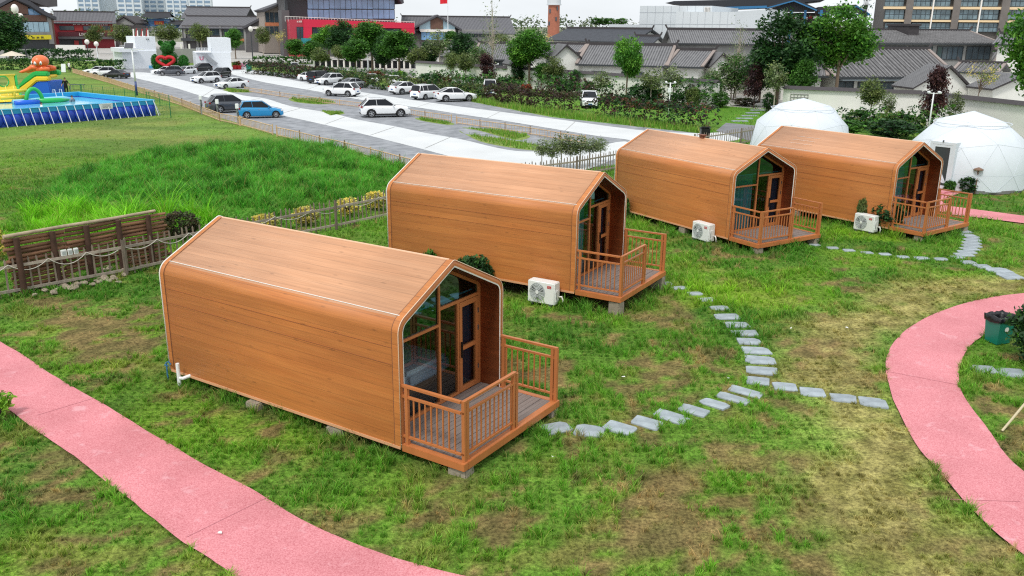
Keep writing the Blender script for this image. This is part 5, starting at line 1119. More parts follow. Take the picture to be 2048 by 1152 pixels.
def make_car(kind,paint,plate=PLATE):
    c=CT[kind]; L,W,H,r=c['L'],c['W'],c['H'],c['r']; t=thing('parked_car','x','car'); P=PAINT[paint]
    xs_=sorted(set([round(-L/2+L*i/44,3) for i in range(45)])); ra=r+.055; rows=[]
    wx=(-c['wb']/2-.02,c['wb']/2+.02)
    for x in xs_:
        q=abs(2*x/L); w=W/2*(1-.16*q**5-.02*q); zt=interp(c['zt'],x); zb=c['zb']+(.10*max(0,q-.85)/.15)
        for a in wx:
            if abs(x-a)<ra: zb=max(zb,r+math.sqrt(max(0,ra*ra-(x-a)**2))*.98)
        def z(f): return max(zb+.012*f,c['zb']+(zt-c['zb'])*f)
        half=[(0,zb),(w*.80,zb),(w*.965,z(.06)),(w*.985,z(.22)),(w*1.0,z(.55)),(w*.985,z(.78)),(w*.945,z(.93)),(w*.88,max(zb+.02,zt)),(w*.5,max(zb+.025,zt+.022)),(0,max(zb+.03,zt+.03))]
        rows.append([(x,-y,zz) for y,zz in half]+[(x,y,zz) for y,zz in reversed(half[1:-1])])
    mb=MB(); mb.grid(rows,True); n=len(rows[0]); mb.add(rows[0],[tuple(range(n))]); mb.add(rows[-1],[tuple(range(n))]); mb.build('body',P,t,smooth=True,auto=.55)
    # dark underbody inside the arches, lower cladding
    mb=MB(); mb.bb(-L/2+.25,L/2-.25,-W/2+.16,W/2-.16,.2,.72); mb.build('underbody',CLAD,t)
    if kind in('suv','coupe'):
        for s in(-1,1):
            mb=MB(); mb.bb(-c['wb']/2+ra,c['wb']/2-ra,s*(W/2-.06),s*(W/2+.004),c['zb']-.02,c['zb']+.12)
            for a in wx:
                pts=[(a+ra*1.0*math.cos(k*math.pi/14),r+ra*math.sin(k*math.pi/14)) for k in range(15)]
                mb.tube([(px_,s*(W/2-.045),pz) for px_,pz in pts],.035,5)
            mb.build('cladding',CLAD,t)
    x0,x1,x2,x3=c['gh']; zb0,zb3=interp(c['zt'],x0)-.01,interp(c['zt'],x3)-.01; hr=W/2*.70; hb=lambda x:W/2*(1-.16*abs(2*x/L)**5)*.90
    R0=[(x0,hb(x0),zb0),(x1,hr*.97,H-.05),(x2,hr,H-.045),(x3,hb(x3),zb3)]
    xm=(x1+x2)/2-.05
    bz=lambda x:interp(c['zt'],x)-.012
    bl=lambda s:[(x0,s*hb(x0),zb0),(x1,s*hb(x1),bz(x1)),(xm,s*hb(xm),bz(xm)),(x2,s*hb(x2),bz(x2)),(x3,s*hb(x3),zb3)]
    for s in(-1,1):
        b_=bl(s); tp=[(x1,s*hr*.97,H-.05),(xm,s*hr*1.01,H-.035),(x2,s*hr,H-.05)]
        mb=MB(); mb.add(b_+tp,[(0,1,5),(1,2,6,5),(2,3,7,6),(3,4,7)]); mb.build('side_window',CGL,t)
    mb=MB(); mb.add([(x3,-hb(x3),zb3),(x3+.08,0,zb3+.02),(x3,hb(x3),zb3),(x2,hr,H-.05),(x2+.06,0,H-.03),(x2,-hr,H-.05)],[(0,1,4,5),(1,2,3,4)]); mb.build('windshield',CGL,t)
    mb=MB(); mb.add([(x0,-hb(x0),zb0),(x0-.05,0,zb0+.02),(x0,hb(x0),zb0),(x1,hr*.97,H-.05),(x1-.04,0,H-.03),(x1,-hr*.97,H-.05)],[(0,1,4,5),(1,2,3,4)]); mb.build('rear_window',CGL,t)
    mb=MB(); rows=[]
    for i in range(9):
        x=x1-.10+(x2-x1+.2)*i/8; q=abs(i/8-.5)*2; zz=H-.055*q**3; ww=hr*(1.03-.03*q)
        rows.append([(x,-ww-.012,zz-.065),(x,-ww*.92,zz-.012),(x,-ww*.5,zz),(x,0,zz+.006),(x,ww*.5,zz),(x,ww*.92,zz-.012),(x,ww+.012,zz-.065)])
    mb.grid(rows)
    for s in(-1,1):
        o=.006
        mb.bar((x3+.02,s*(hb(x3)+o),zb3),(x2,s*(hr+.012),H-.055),.07,.05)
        wdt=.34 if kind=='suv' else .24 if kind=='hatch' else .13 if kind in('mpv','van') else .10
        mb.bar((x0+.05,s*(hb(x0)+o-.01),zb0),(x1+.04,s*(hr*.97+.010),H-.055),wdt,.05)
        if kind in('mpv','van'): mb.bar((x1+.42,s*(hb(x1+.4)+.004),bz(x1+.4)),(x1+.36,s*(hr+.008),H-.05),.09,.03)
        mb.bar((xm+.02,s*(hb(xm)+.002),bz(xm)),(xm-.04,s*(hr*1.01+.008),H-.05),.05,.03)
    mb.build('roof',P,t,smooth=True,auto=.6)
    if kind in('suv','mpv'):
        for s in(-1,1): mb=MB(); mb.tube([(x1+.1,s*hr*.9,H-.02),(x1+.2,s*hr*.9,H+.03),(x2-.3,s*hr*.9,H+.03),(x2-.2,s*hr*.9,H-.02)],.018,6); mb.build('roof_rail',CHR if paint!='black' else CLAD,t)
    ws=WHL
    for a in wx:
        for s in(-1,1):
            w_=bpy.data.objects.new('wheel',ws[0]); COL.objects.link(w_); w_.parent=t; w_.location=(a,s*(W/2-.125),r); w_.scale=(r,r*.95,r); w_.rotation_euler=(0,random.uniform(0,6),0 if s<0 else math.pi)
            for nm,me in(('rim',ws[1]),('brake_disc',ws[2])): o=bpy.data.objects.new(nm,me); COL.objects.link(o); o.parent=w_
    zf=c['zt'][-2][1]
    for s in(-1,1):
        mb=MB(); mb.box((L/2-.17,s*W*.345,zf-.06),(.26,.38,.12),rz=-s*.42); mb.build('headlight',LAMPW,t,bevel=.02)
        zr=c['zt'][1][1]; mb=MB(); mb.box((-L/2+.10,s*W*.375,zr-.10),(.18,.32,.15),rz=s*.3); mb.build('taillight',LAMPR,t,bevel=.02)
        mb=MB(); mb.box((x3-.28,s*(W/2+.06),zb3+.06),(.12,.20,.13)); mb.build('wing_mirror',P,t,bevel=.03)
        mb=MB(); 
        for xx in(x2-.35,xm-.35): mb.box((xx,s*(W/2*.985),c['zb']+.66*(bz(0)-c['zb'])+.08),(.18,.025,.03))
        mb.build('door_handle',CHR if paint!='white' else P,t)
    mb=MB(); mb.box((L/2-.035,0,zf-.16),(.08,W*.42,.16)); mb.box((L/2-.03,0,.36),(.07,W*.62,.14)); mb.build('grille',CLAD,t,bevel=.01)
    mb=MB(); mb.box((-L/2+.03,0,.36),(.07,W*.62,.16)); mb.build('rear_bumper',CLAD,t,bevel=.01)
    mb=MB(); mb.box((L/2+.012,0,.48),(.012,.42,.12)); mb.box((-L/2-.006,0,.66),(.014,.42,.12)); mb.build('number_plate',plate,t)
    return t
WHL=wheel_meshes()
def car(kind,paint,rear,front,label,near=-1,plate=PLATE):
    """rear/front: photo positions of the two wheel contacts on the side that faces us"""
    a,b=G(*rear),G(*front); h=(b-a).normalized(); mid=(a+b)/2; n=Vector((-h.y,h.x,0))
    if n.dot(-mid)>0: n=-n            # n points away from us
    W=CT[kind]['W']; c=mid+n*(W/2-.12); key=(kind,paint,plate.name)
    if key not in PROTO: PROTO[key]=make_car(kind,paint,plate); o=PROTO[key]; o.location=c; o.rotation_euler=(0,0,math.atan2(h.y,h.x)); o['label']=label; o['group']='cars parked in the gravel lot'
    else: o=dup(PROTO[key],c,math.atan2(h.y,h.x),label,'cars parked in the gravel lot')
    v=(rear[1]+front[1])/2; s=(v-50)/(v-15); o.scale=(s,s,s); c=mid+n*(W/2-.12)*s; o.location=(c.x,c.y,.012); return o
def car_at(kind,paint,u,v,deg,label):
    p=G(u,v); a=math.radians(deg); key=(kind,paint,PLATE.name)
    if key not in PROTO: PROTO[key]=make_car(kind,paint); o=PROTO[key]; o.location=p; o.rotation_euler=(0,0,a); o['label']=label; o['group']='cars parked in the gravel lot'
    else: o=dup(PROTO[key],p,a,label,'cars parked in the gravel lot')
    s=(v-50)/(v-15); o.scale=(s,s,s); o.location.z=.012; return o
car('suv','white',(744.8,235.5),(799.6,234.4),'white SUV standing alone on the gravel strip nearest the cabins, nose right')
car('hatch','blue',(496.7,237.4),(550,236.0),'bright blue hatchback with white roof edge by the charging posts',plate=PLATEG)
car('suv','grey',(444,226.6),(492,224.4),'dark grey SUV partly hidden behind the blue hatchback')
car('sedan','white',(485.3,176.0),(453,177.6),'white sedan alone on the gravel island, nose left, near the black SUV')
car('suv','white',(434,165.4),(402.5,166.9),'white SUV left of the lone white sedan, black SUV just behind it')
car('suv','black',(461,154.4),(438,156.6),'black SUV closest to the white box building with stairs')
car('suv','black',(420,144.0),(390,145.0),'black SUV behind the white SUV, left of the other black one')
car('sedan','white',(390,147.5),(366,149.0),'white sedan mostly hidden behind the black SUV, beside the grey SUV')
car('suv','grey',(357,151.5),(325,151.7),'dark grey SUV with nose left in front of the topiary bear')
car('sedan','white',(345,148.8),(312,149.0),'white car just behind the grey SUV before the topiary bear')
car('sedan','black',(248,157.9),(205,156.5),'black sedan by the lamp, nearest of the three cars at the lot end')
car('suv','white',(228,153.6),(187.5,154.0),'white SUV between the black sedan and another white car')
car('sedan','white',(212,148.6),(175,149.0),'white car farthest left at the end of the lot')
car('sedan','white',(598.7,161.4),(634,163.2),'white sedan with its tail left, next to the dark van')
car('van','black',(632,168),(668,165.0),'dark van between the white sedan and the white SUVs')
car('suv','white',(682,169),(650,170.8),'white SUV in front of the dark van, silver sedan behind its tail')
car('sedan','silver',(724,176.4),(688,178.2),'silver sedan with nose left behind the white SUVs')
car('suv','white',(694.3,194.0),(660,192.6),'white SUV parked across the near side of the upper road')
car('coupe','white',(802.8,189.6),(840,187.6),'white car with sloping tail, left one of three beside the upper road')
car('mpv','white',(850,199.8),(884,197.0),'white people carrier in the middle of three beside the upper road')
car('coupe','white',(893,204.2),(936.6,203.2),'white sloping-roof SUV, right one of three, dark wheels, by the verge grass')
HEAD=math.degrees(math.atan2((G(1178,232)-G(1178,212)).y,(G(1178,232)-G(1178,212)).x))
car_at('suv','white',1178,214,-92,'white SUV facing us behind the purple hedge, below the small pale tree')
car_at('van','white',980,190,-88,'white van facing us, half hidden by the hedge below the white mast')
for i,(u,v,k,lb) in enumerate(((590,142,'suv','white roof of a car behind the dark hedge, left one of five'),(650,149,'sedan','white roof of a car behind the hedge, above the dark van'),(686,155,'sedan','white car roof behind the hedge, above the silver sedan'),(745,166,'sedan','white car seen through the hedge under the big round crown'),(789,170,'sedan','white car roof behind the hedge, right one of five'))): car_at(k,'white',u,v,-75,lb)
# ================================================================== pool with inflatables
A=G(311.8,231); Bf=G(0,255.5); e1=(Bf-A).normalized(); Bk=G(150,184.5,1.18); Bk.z=0; e2v=Bk-A; e2=Vector((-e1.y,e1.x,0)); e2=e2 if e2.dot(e2v)>0 else -e2
D2=e2v.dot(e2); LEN=27.0
PB=pm('pool_band',S(40,150,200),.35,var=.04); PD=pm('pool_wall_blue',S(24,64,172),.4,var=.12,scale=.8); PW=pm('frame_white',S(226,230,234),.4)
def waterm():
    M=bpy.data.materials.new('pool_water'); M.use_nodes=True; t=M.node_tree; p=t.nodes['Principled BSDF']; p.inputs['Roughness'].default_value=.08; p.inputs['Base Color'].default_value=(*S(120,200,226),1)
    n=t.nodes.new('ShaderNodeTexNoise'); n.inputs['Scale'].default_value=1.6; n.inputs['Detail'].default_value=4; tc=t.nodes.new('ShaderNodeTexCoord'); t.links.new(tc.outputs['Object'],n.inputs['Vector']); b=t.nodes.new('ShaderNodeBump'); b.inputs['Strength'].default_value=.35; b.inputs['Distance'].default_value=.05; t.links.new(n.outputs['Fac'],b.inputs['Height']); t.links.new(b.outputs[0],p.inputs['Normal']); return M
angp=math.atan2(e1.y,e1.x); t=thing('swimming_pool','big above-ground frame pool with blue walls and slanting white struts','pool',A,angp)
sg=1 if Vector((-math.sin(angp),math.cos(angp),0)).dot(e2)>0 else -1     # local +y*sg is inward
RH=1.18
def pbox(mb,x0,x1,y0,y1,z0,z1): mb.bb(x0,x1,sg*y0,sg*y1,z0,z1)
mb=MB(); pbox(mb,0,LEN,-.0,.06,0,.86); pbox(mb,0,LEN,D2-.06,D2,0,.86); pbox(mb,-.0,.06,.06,D2-.06,0,.86)
mb.build('wall',PD,t)
mb=MB()
for i in range(int(LEN/.62)): x=.43+i*.62; mb.ball((x,sg*-.02,.42),(.33,.13,.40),10,7)
mb.build('bulging_panel',PD,t,smooth=True)
mb=MB(); pbox(mb,0,LEN,-.004,.06,.86,RH); pbox(mb,0,LEN,D2-.065,D2+.004,.86,RH); pbox(mb,-.004,.065,.06,D2-.065,.86,RH); mb.build('upper_band',PB,t)
mb=MB(); pbox(mb,.065,LEN,.065,D2-.068,.3,.80); mb.build('water',waterm(),t)
for i in range(43):
    x=.12+i*.62; mb=MB(); mb.bar((x,sg*-.06,RH),(x-.05,sg*-.55,0.02),.036); mb.build('strut',PW,t)
for i in range(11): 
    y=.3+i*.95
    if y<D2: mb=MB(); mb.bar((-.06,sg*y,RH),(-.55,sg*y,.02),.05); mb.build('strut',PW,t)
mb=MB(); 
for a,b in(((0,0),(LEN,0)),((0,D2),(LEN,D2)),((0,0),(0,D2))): mb.tube([(a[0],sg*a[1],RH),(b[0],sg*b[1],RH)],.05,6)
mb.build('top_rail',pm('rail_blue',S(70,170,214),.4),t)
sxp=(A-G(201,235)).length
mb=MB(); mb.box((sxp,sg*-.16,.98),(.95,.03,.42),rx=sg*.1); sb=mb.build('notice_board',PW,t); mb=MB()
for k in range(4): mb.box((sxp,sg*-.182,1.10-.07*k),(.7-.1*(k%2),.012,.025),rx=sg*.1)
mb.build('notice_lines',pm('print_grey',S(150,150,160),.6),sb)
# pool ladder
def onpool(x,y,z=0): return A+e1*x+e2*y+Vector((0,0,z))
lt=thing('pool_ladder','white pool ladder over the far pool edge beside the person in black','ladder',onpool((Bk-A).dot(e1)+1.2,D2),angp)
mb=MB()
for x in(0,.55): mb.tube([(x,sg*.6,0),(x,sg*.15,1.5),(x,-sg*.15,1.5),(x,-sg*.5,.2)],.025,6)
mb.build('side_rail',PW,lt); mb=MB(); 
for k in range(4): mb.bar((0,sg*(.5-.1*k),.3+.3*k),(.55,sg*(.5-.1*k),.3+.3*k),.06,.03)
mb.build('rung',PW,lt)
YL=pm('vinyl_yellow',S(238,206,60),.35); GR=pm('vinyl_green',S(40,176,84),.35); OR=pm('vinyl_orange',S(240,118,66),.35); BLV=pm('vinyl_blue',S(24,96,206),.35); LBL=pm('vinyl_lightblue',S(130,205,235),.35); EYW=pm('eye_white',S(240,240,240),.4)
# yellow half-pipe slide with round holes, end-on to the right
pc=G(40,222); wd=AT(64,203,pc.y).x-AT(17,203,pc.y).x; zt_=AT(35,150,pc.y).z
ang=angp; t=thing('inflatable_slide','yellow inflatable ramp with round holes and green piping in the pool','inflatable',(pc.x,pc.y,.78),angp+math.pi)
# local: x to the right end (0) and left (-x); y across; z up
hgt=zt_-.78
cur=[]
for k in range(9): f=k/8; cur.append((-1.15+1.0*f,.10+.55*hgt*f**2.0))
wall=[(-.10,.58*hgt),(-.08,hgt)]
cur2=[]
for k in range(9): f=k/8; cur2.append((.05+1.15*f,.55*hgt*(1-f)**2.0+.10))
LN=8.5; mb=MB()
def sheet2(pts,th=.10):
    rows=[]; up=[(x,y,z) for x in(0,-LN) for y,z in pts]
    n=len(pts); mb.grid([[(0,y,z) for y,z in pts],[(-LN,y,z) for y,z in pts]])
sheet2(cur); sheet2(cur2); mb.build('ramp',YL,t,smooth=True)
# slope ribs
mb=MB()
for i in range(14): x=-.3-i*.6; mb.tube([(x,y,z+.02) for y,z in cur],.045,6); mb.tube([(x,y,z+.02) for y,z in cur2],.045,6)
mb.build('rib',pm('vinyl_pale',S(244,220,100),.35),t,smooth=True)
# upright wall with real round holes
def holed(mb,x0,x1,z0,z1,cx,cz,r,y,th):
    n=24; C=[(cx+r*math.cos(2*math.pi*k/n),cz+r*math.sin(2*math.pi*k/n)) for k in range(n)]
    def edge(a):
        dx,dz=math.cos(a),math.sin(a); tt=min(((x1-cx)/dx if dx>1e-6 else (x0-cx)/dx if dx<-1e-6 else 1e9),((z1-cz)/dz if dz>1e-6 else (z0-cz)/dz if dz<-1e-6 else 1e9)); return (cx+dx*tt,cz+dz*tt)
    angs=sorted(set([2*math.pi*k/n for k in range(n)]+[math.atan2(z-cz,x-cx)%(2*math.pi) for x in(x0,x1) for z in(z0,z1)]))
    I=[(cx+r*math.cos(a),cz+r*math.sin(a)) for a in angs]; O=[edge(a) for a in angs]; m_=len(angs)
    rows=[[(x,y-th/2,z) for x,z in O],[(x,y-th/2,z) for x,z in I],[(x,y+th/2,z) for x,z in I],[(x,y+th/2,z) for x,z in O]]
    mb.grid(rows,True)
mb=MB(); mbr=MB()
for i in range(5):
    x1=-.12-i*1.75; x0=x1-1.75; cx=(x0+x1)/2; cz=.78*hgt; holed(mb,x0,x1,.5*hgt,hgt,cx,cz,.40,-.06,.16)
    mbr.tube([(cx+.41*math.cos(2*math.pi*k/20),-.15,cz+.41*math.sin(2*math.pi*k/20)) for k in range(21)],.05,6)
mb.build('upright_wall',YL,t); mbr.build('hole_rim',GR,t,smooth=True)
mb=MB(); mb.tube([(.02,y,z) for y,z in cur+wall],.11,8); mb.build('piping',GR,t,smooth=True); mb=MB(); mb.tube([(.03,y,z) for y,z in [(-.09,.6*hgt)]+cur2],.11,8); mb.build('piping',GR,t,smooth=True)
mb=MB(); mb.tube([(.0,-.08,hgt),(-LN,-.08,hgt)],.10,8); mb.build('top_roll',YL,t,smooth=True)
# float platform, arch and rollers
pr_=G(92,205,.8); t=thing('inflatable_raft','pale blue and green inflatable float with an arch, in the pool','inflatable',(pr_.x,pr_.y,.82),angp+math.pi)
mb=MB(); mb.tube([(-2.4,.2,.12),(1.6,.5,.14),(2.6,.9,.10)],[.22,.24,.08],10); mb.build('float_tube',LBL,t,smooth=True); mb=MB(); mb.tube([(-.9,-.5,.16),(.8,-.45,.14),(2.1,.2,.08)],[.2,.2,.06],10); mb.build('float_tube',GR,t,smooth=True); mb=MB(); mb.tube([(-2.6,-.6,.10),(-.8,-.62,.12)],[.22,.2],10); mb.build('float_tube',BLV,t,smooth=True)
mb=MB(); mb.tube([(-.9+.62*math.cos(math.pi*k/12),-.1,.1+1.0*math.sin(math.pi*k/12)) for k in range(13)],.15,9); mb.build('arch',GR,t,smooth=True)
mb=MB()
for z,y in((.5,.3),(.95,.3)): mb.tube([(-3.2,y,z),(-1.2,y,z)],.15,8)
mb.tube([(-2.2,.3,.4),(-2.2,.3,1.0)],.14,8); mb.build('bolster',YL,t,smooth=True)
# octopus slide
po_=G(88,190.5); t=thing('octopus_slide','tall inflatable slide with an orange octopus on top behind the pool','inflatable',(po_.x,po_.y,0),0)
d=(po_-Vector((0,0,CAMH))).length; sx=lambda u:(AT(u,190,po_.y).x-po_.x); sz=lambda v:AT(88,v,po_.y).z
PF=lambda L_:[(sx(u),sz(v)) for u,v in L_]
def slab(poly,y0,y1,mat,name):
    m_=MB(); m_.extr([(x,y0,z) for x,z in poly],(0,y1-y0,0)); return m_.build(name,mat,t,bevel=.10,seg=3)
blue=PF([(60,190),(118,190),(116,160),(93,161),(72,178)]); slab(blue,-1.4,1.4,BLV,'base_block')
slab(PF([(56,181),(72,178),(93,161),(116,160),(116,151),(92,151),(64,170),(48,181)]),-1.5,-.75,YL,'side_bolster')
slab(PF([(38,177),(48,181),(64,170),(92,151),(116,151),(115,141),(90,141),(66,158),(58,167)]),-1.45,-.8,GR,'side_bolster')
slab(PF([(38,177),(48,181),(64,170),(92,151),(116,151),(115,141),(90,141),(66,158),(58,167)]),.7,1.35,GR,'side_bolster')
slab(PF([(36,183),(52,183),(70,171),(93,155),(115,155),(115,149),(90,149),(62,168)]),-.8,.7,YL,'chute')
oc=(sx(97),-.6,sz(122)); mb=MB(); mb.ball(oc,(sx(111.5)-sx(97),.9,(sz(109)-sz(134))/2),18,12); mb.build('octopus_head',OR,t,smooth=True)
eh=[]
for u,v in((86,125),(95,125.5),(104.5,125)):
    mb=MB(); x=sx(u); z=sz(v); rx=(x-oc[0])/(sx(111.5)-oc[0]); y=-.6-.9*math.sqrt(max(0,1-rx*rx-.08)); mb.ball((x,y+.0,z),(.13,.07,.2),8,6); e=mb.build('eye',EYW,t,smooth=True); mb=MB(); mb.ball((x+.02,y-.06,z-.08),(.06,.03,.08),6,5); mb.build('pupil',BLACK,e,smooth=True)
mb=MB(); mb.tube([(sx(92),-.9,sz(140)),(sx(104),-1.0,sz(137)),(sx(114.5),-.8,sz(138))],[.28,.32,.2],10); mb.tube([(sx(95),.3,sz(138)),(sx(104),.4,sz(136)),(sx(114),.4,sz(137))],[.28,.3,.2],10)
for y,e in((-1.0,56),(-.5,62),(.1,58),(.6,66)): mb.tube([(sx(96),y*.5-.3,sz(135)),(sx(84),y-.1,sz(134)),(sx(74),y,sz(139)),(sx(e+6),y,sz(143)),(sx(e),y,sz(143.5))],[.3,.27,.2,.14,.04],9)
mb.build('octopus_arm',OR,t,smooth=True)
# green mesh fence round the pool
MF=pm('fence_green',S(40,120,70),.6)
def mesh_fence(px,label,h=1.05):
    P=[G(*q) for q in px]; o=P[0]; t=thing('mesh_fence',label,'fence',o); mb=MB(); 
    for a,b in zip(P[:-1],P[1:]):
        a,b=a-o,b-o; L=(b-a).length; n=max(2,int(L/.35))
        for k in range(5): z=.08+k*(h-.1)/4; mb.bar(a+Vector((0,0,z)),b+Vector((0,0,z)),.012)
        for i in range(n): c=a+(b-a)*i/n; mb.bar(c+Vector((0,0,.05)),c+Vector((0,0,h)),.010)
        for i in range(int(L/2.2)+1): c=a+(b-a)*min(1,i*2.2/L); m2=MB(); m2.bar(c,c+Vector((0,0,h+.05)),.05); m2.build('post',MF,t)
    mb.build('wire_panel',MF,t)
mesh_fence([(120,186),(165,191),(230,199),(300,209),(340,216),(342,236),(313,240)],'green wire fence around the right corner of the pool')
# ================================================================== people
SKIN=pm('skin',S(196,146,116),.6); HAIR=pm('hair',S(28,24,22),.6)
def person(p,rz,label,top,bottom,h=1.65,arms=((.30,.0,.80),(.30,.0,.80)),step=.10,lean=0,water=0):
    """one continuous body grown along a skeleton, hair and clothes as children"""
    t=thing('person',label,'person',p,rz); s=h/1.70
    J=[(0,0,.92),(0,lean*.4,1.15),(0,lean,1.40),(0,lean*1.05,1.50),(0,lean*1.1-.01,1.60),(0,lean*1.1-.02,1.69),
       (.10,0,.88),(.11,step*.6,.48),(.11,step*.5+.02,.07),(.11,step*.5-.16,.03),(-.10,0,.88),(-.11,-step*.5,.48),(-.11,-step,.07),(-.11,-step-.18,.03),
       (.19,lean,1.40),(.26,lean*.8+.03,1.13),(arms[0][0],arms[0][1]+lean*.7-.05,arms[0][2]+.07),(arms[0][0],arms[0][1]+lean*.7-.08,arms[0][2]-.05),
       (-.19,lean,1.40),(-.26,lean*.8+.03,1.13),(-arms[1][0],arms[1][1]+lean*.7-.05,arms[1][2]+.07),(-arms[1][0],arms[1][1]+lean*.7-.08,arms[1][2]-.05)]
    E=[(0,1),(1,2),(2,3),(3,4),(4,5),(0,6),(6,7),(7,8),(8,9),(0,10),(10,11),(11,12),(12,13),(2,14),(14,15),(15,16),(16,17),(2,18),(18,19),(19,20),(20,21)]
    Rd=[.135,.13,.13,.055,.10,.075,.10,.065,.045,.04,.10,.065,.045,.04,.065,.048,.035,.03,.065,.048,.035,.03]
    me=bpy.data.meshes.new('body'); me.from_pydata([(x*s,y*s,z*s) for x,y,z in J],E,[]); o=bpy.data.objects.new('body',me); COL.objects.link(o)
    m_=o.modifiers.new('s','SKIN'); 
    for v,r in zip(me.skin_vertices[0].data,Rd): v.radius=(r*s,r*s*.85)
    me.skin_vertices[0].data[0].use_root=True
    sb_=o.modifiers.new('d','SUBSURF'); sb_.levels=1; sb_.render_levels=1
    bpy.context.view_layer.update(); em=bpy.data.meshes.new_from_object(o.evaluated_get(bpy.context.evaluated_depsgraph_get())); bpy.data.objects.remove(o)
    em.name='body'; em.materials.clear(); 
    for M in(SKIN,): em.materials.append(M)
    b=bpy.data.objects.new('body',em); COL.objects.link(b); b.parent=t
    def cloth(name,mat,test,off):
        bm=bmesh.new(); bm.from_mesh(em); bm.normal_update()
        bmesh.ops.delete(bm,geom=[f for f in bm.faces if not test(f.calc_center_median()/s)],context='FACES')
        for v in bm.verts: v.co+=v.normal*off
        m2=bpy.data.meshes.new(name); bm.to_mesh(m2); bm.free(); m2.materials.append(mat); q=bpy.data.objects.new(name,m2); COL.objects.link(q); q.parent=t
        m2.polygons.foreach_set('use_smooth',[True]*len(m2.polygons))
    if top: cloth('shirt',top,lambda c:.86<c.z<1.46 and not(abs(c.x)>.255 and c.z<1.18),.018)
    if bottom: cloth('trousers',bottom,lambda c:.10<c.z<.96 and abs(c.x)<.24,.014)
    mb=MB(); mb.ball((0,lean*1.1*s+.012,1.665*s),(.095*s,.105*s,.085*s),10,7); mb.build('hair',HAIR,t,smooth=True)
    return t
BLK=pm('cloth_black',S(26,26,30),.8); WHT=pm('cloth_white',S(232,232,232),.8); GRC=pm('cloth_grey',S(120,126,134),.8)
person(G(140,144.5),2.6,'person in a white shirt and dark trousers standing on the far lawn',WHT,BLK,1.45)
person(G(134,191),.4,'person in black standing behind the pool holding the ladder, bent slightly',BLK,BLK,1.7,arms=((.34,-.25,.95),(.34,-.25,.95)),lean=-.10)
pw=G(145,203,.8); person((pw.x,pw.y,-.35),1.2,'person bathing near the pool ladder, dark hair, grey shirt',GRC,BLK,1.6)
pw=G(83,213,.8); person((pw.x,pw.y,-.45),2.2,'person in pale clothes bathing beside the green arch',WHT,BLK,1.55)
# easel board and low table on the lawn
t=thing('easel_board','white notice board leaning on the far lawn beside the person in white','notice board',G(128,145)); mb=MB(); mb.box((0,0,.62),(.62,.04,1.15),rx=-.18); mb.build('panel',PW,t); mb=MB(); mb.bar((0,.05,.9),(0,.5,0),.04); mb.build('prop',MG,t)
t=thing('low_table','dark low folding table on the grass behind the pool','table',G(155,180)); mb=MB(); mb.box((0,0,.55),(1.5,.7,.05)); mb.build('tabletop',pm('table_dark',S(36,56,44),.5),t)
for x in(-.6,.6):
    for y in(-.28,.28): mb=MB(); mb.bar((x,y,0),(x*.9,y,.53),.04); mb.build('leg',MG,t)
# ================================================================== buildings
def shade(n,c,**k): return pm(n,c,**k)
WALLW=pm('render_white',S(226,226,220),.8,var=.06,scale=.6,detail=6); WALLG=pm('panel_pale_grey',S(206,212,216),.6,var=.03,scale=.4); WALLD=pm('wall_dark_grey',S(92,90,92),.8,var=.12,scale=.7); BROWNB=pm('panel_brown',S(104,76,64),.7,var=.1); BRICK=pm('brick_red',S(168,106,84),.9,var=.14,scale=2.2); REDW=pm('shop_red',S(138,26,40),.6,var=.06); REDB=pm('band_red',S(206,30,66),.45,var=.05,scale=.4); DREDW=pm('dark_red',S(84,28,38),.6); CREAM=pm('spandrel_cream',S(226,200,160),.7,var=.04); STONEG=pm('stone_grey',S(142,142,140),.85,var=.12,scale=.8); GLB=pm('facade_glass_blue',S(122,164,204),.06,var=.35,scale=.18,spec=.9); GLD=pm('facade_glass_dark',S(60,74,84),.08,var=.4,scale=.35,spec=.8); GLP=pm('facade_glass_pale',S(170,200,214),.12,var=.15,scale=.3); FRW=pm('mullion_dark',S(54,58,62),.5); BLF=pm('steel_blue',S(44,112,160),.45); COPING=pm('coping_dark',S(66,62,64),.8,var=.15); YSIGN=pm('sign_yellow',S(232,216,40),.5); SGW=pm('letter_white',S(236,232,226),.5); TEAL=pm('mural_teal',S(36,130,140),.6,var=.2,scale=.5); VERGE=pm('verge_tile',S(146,134,128),.8,var=.1); PINK=pm('letter_pink',S(210,40,110),.5); GOLD=pm('ornament_gold',S(196,140,50),.6,var=.3,scale=3); ORNG=pm('panel_orange',S(196,120,84),.7,var=.25,scale=.8); PAINTB=pm('painted_beam_blue',S(58,96,138),.6,var=.35,scale=1.2); PAINTR=pm('painted_red',S(150,40,40),.6)
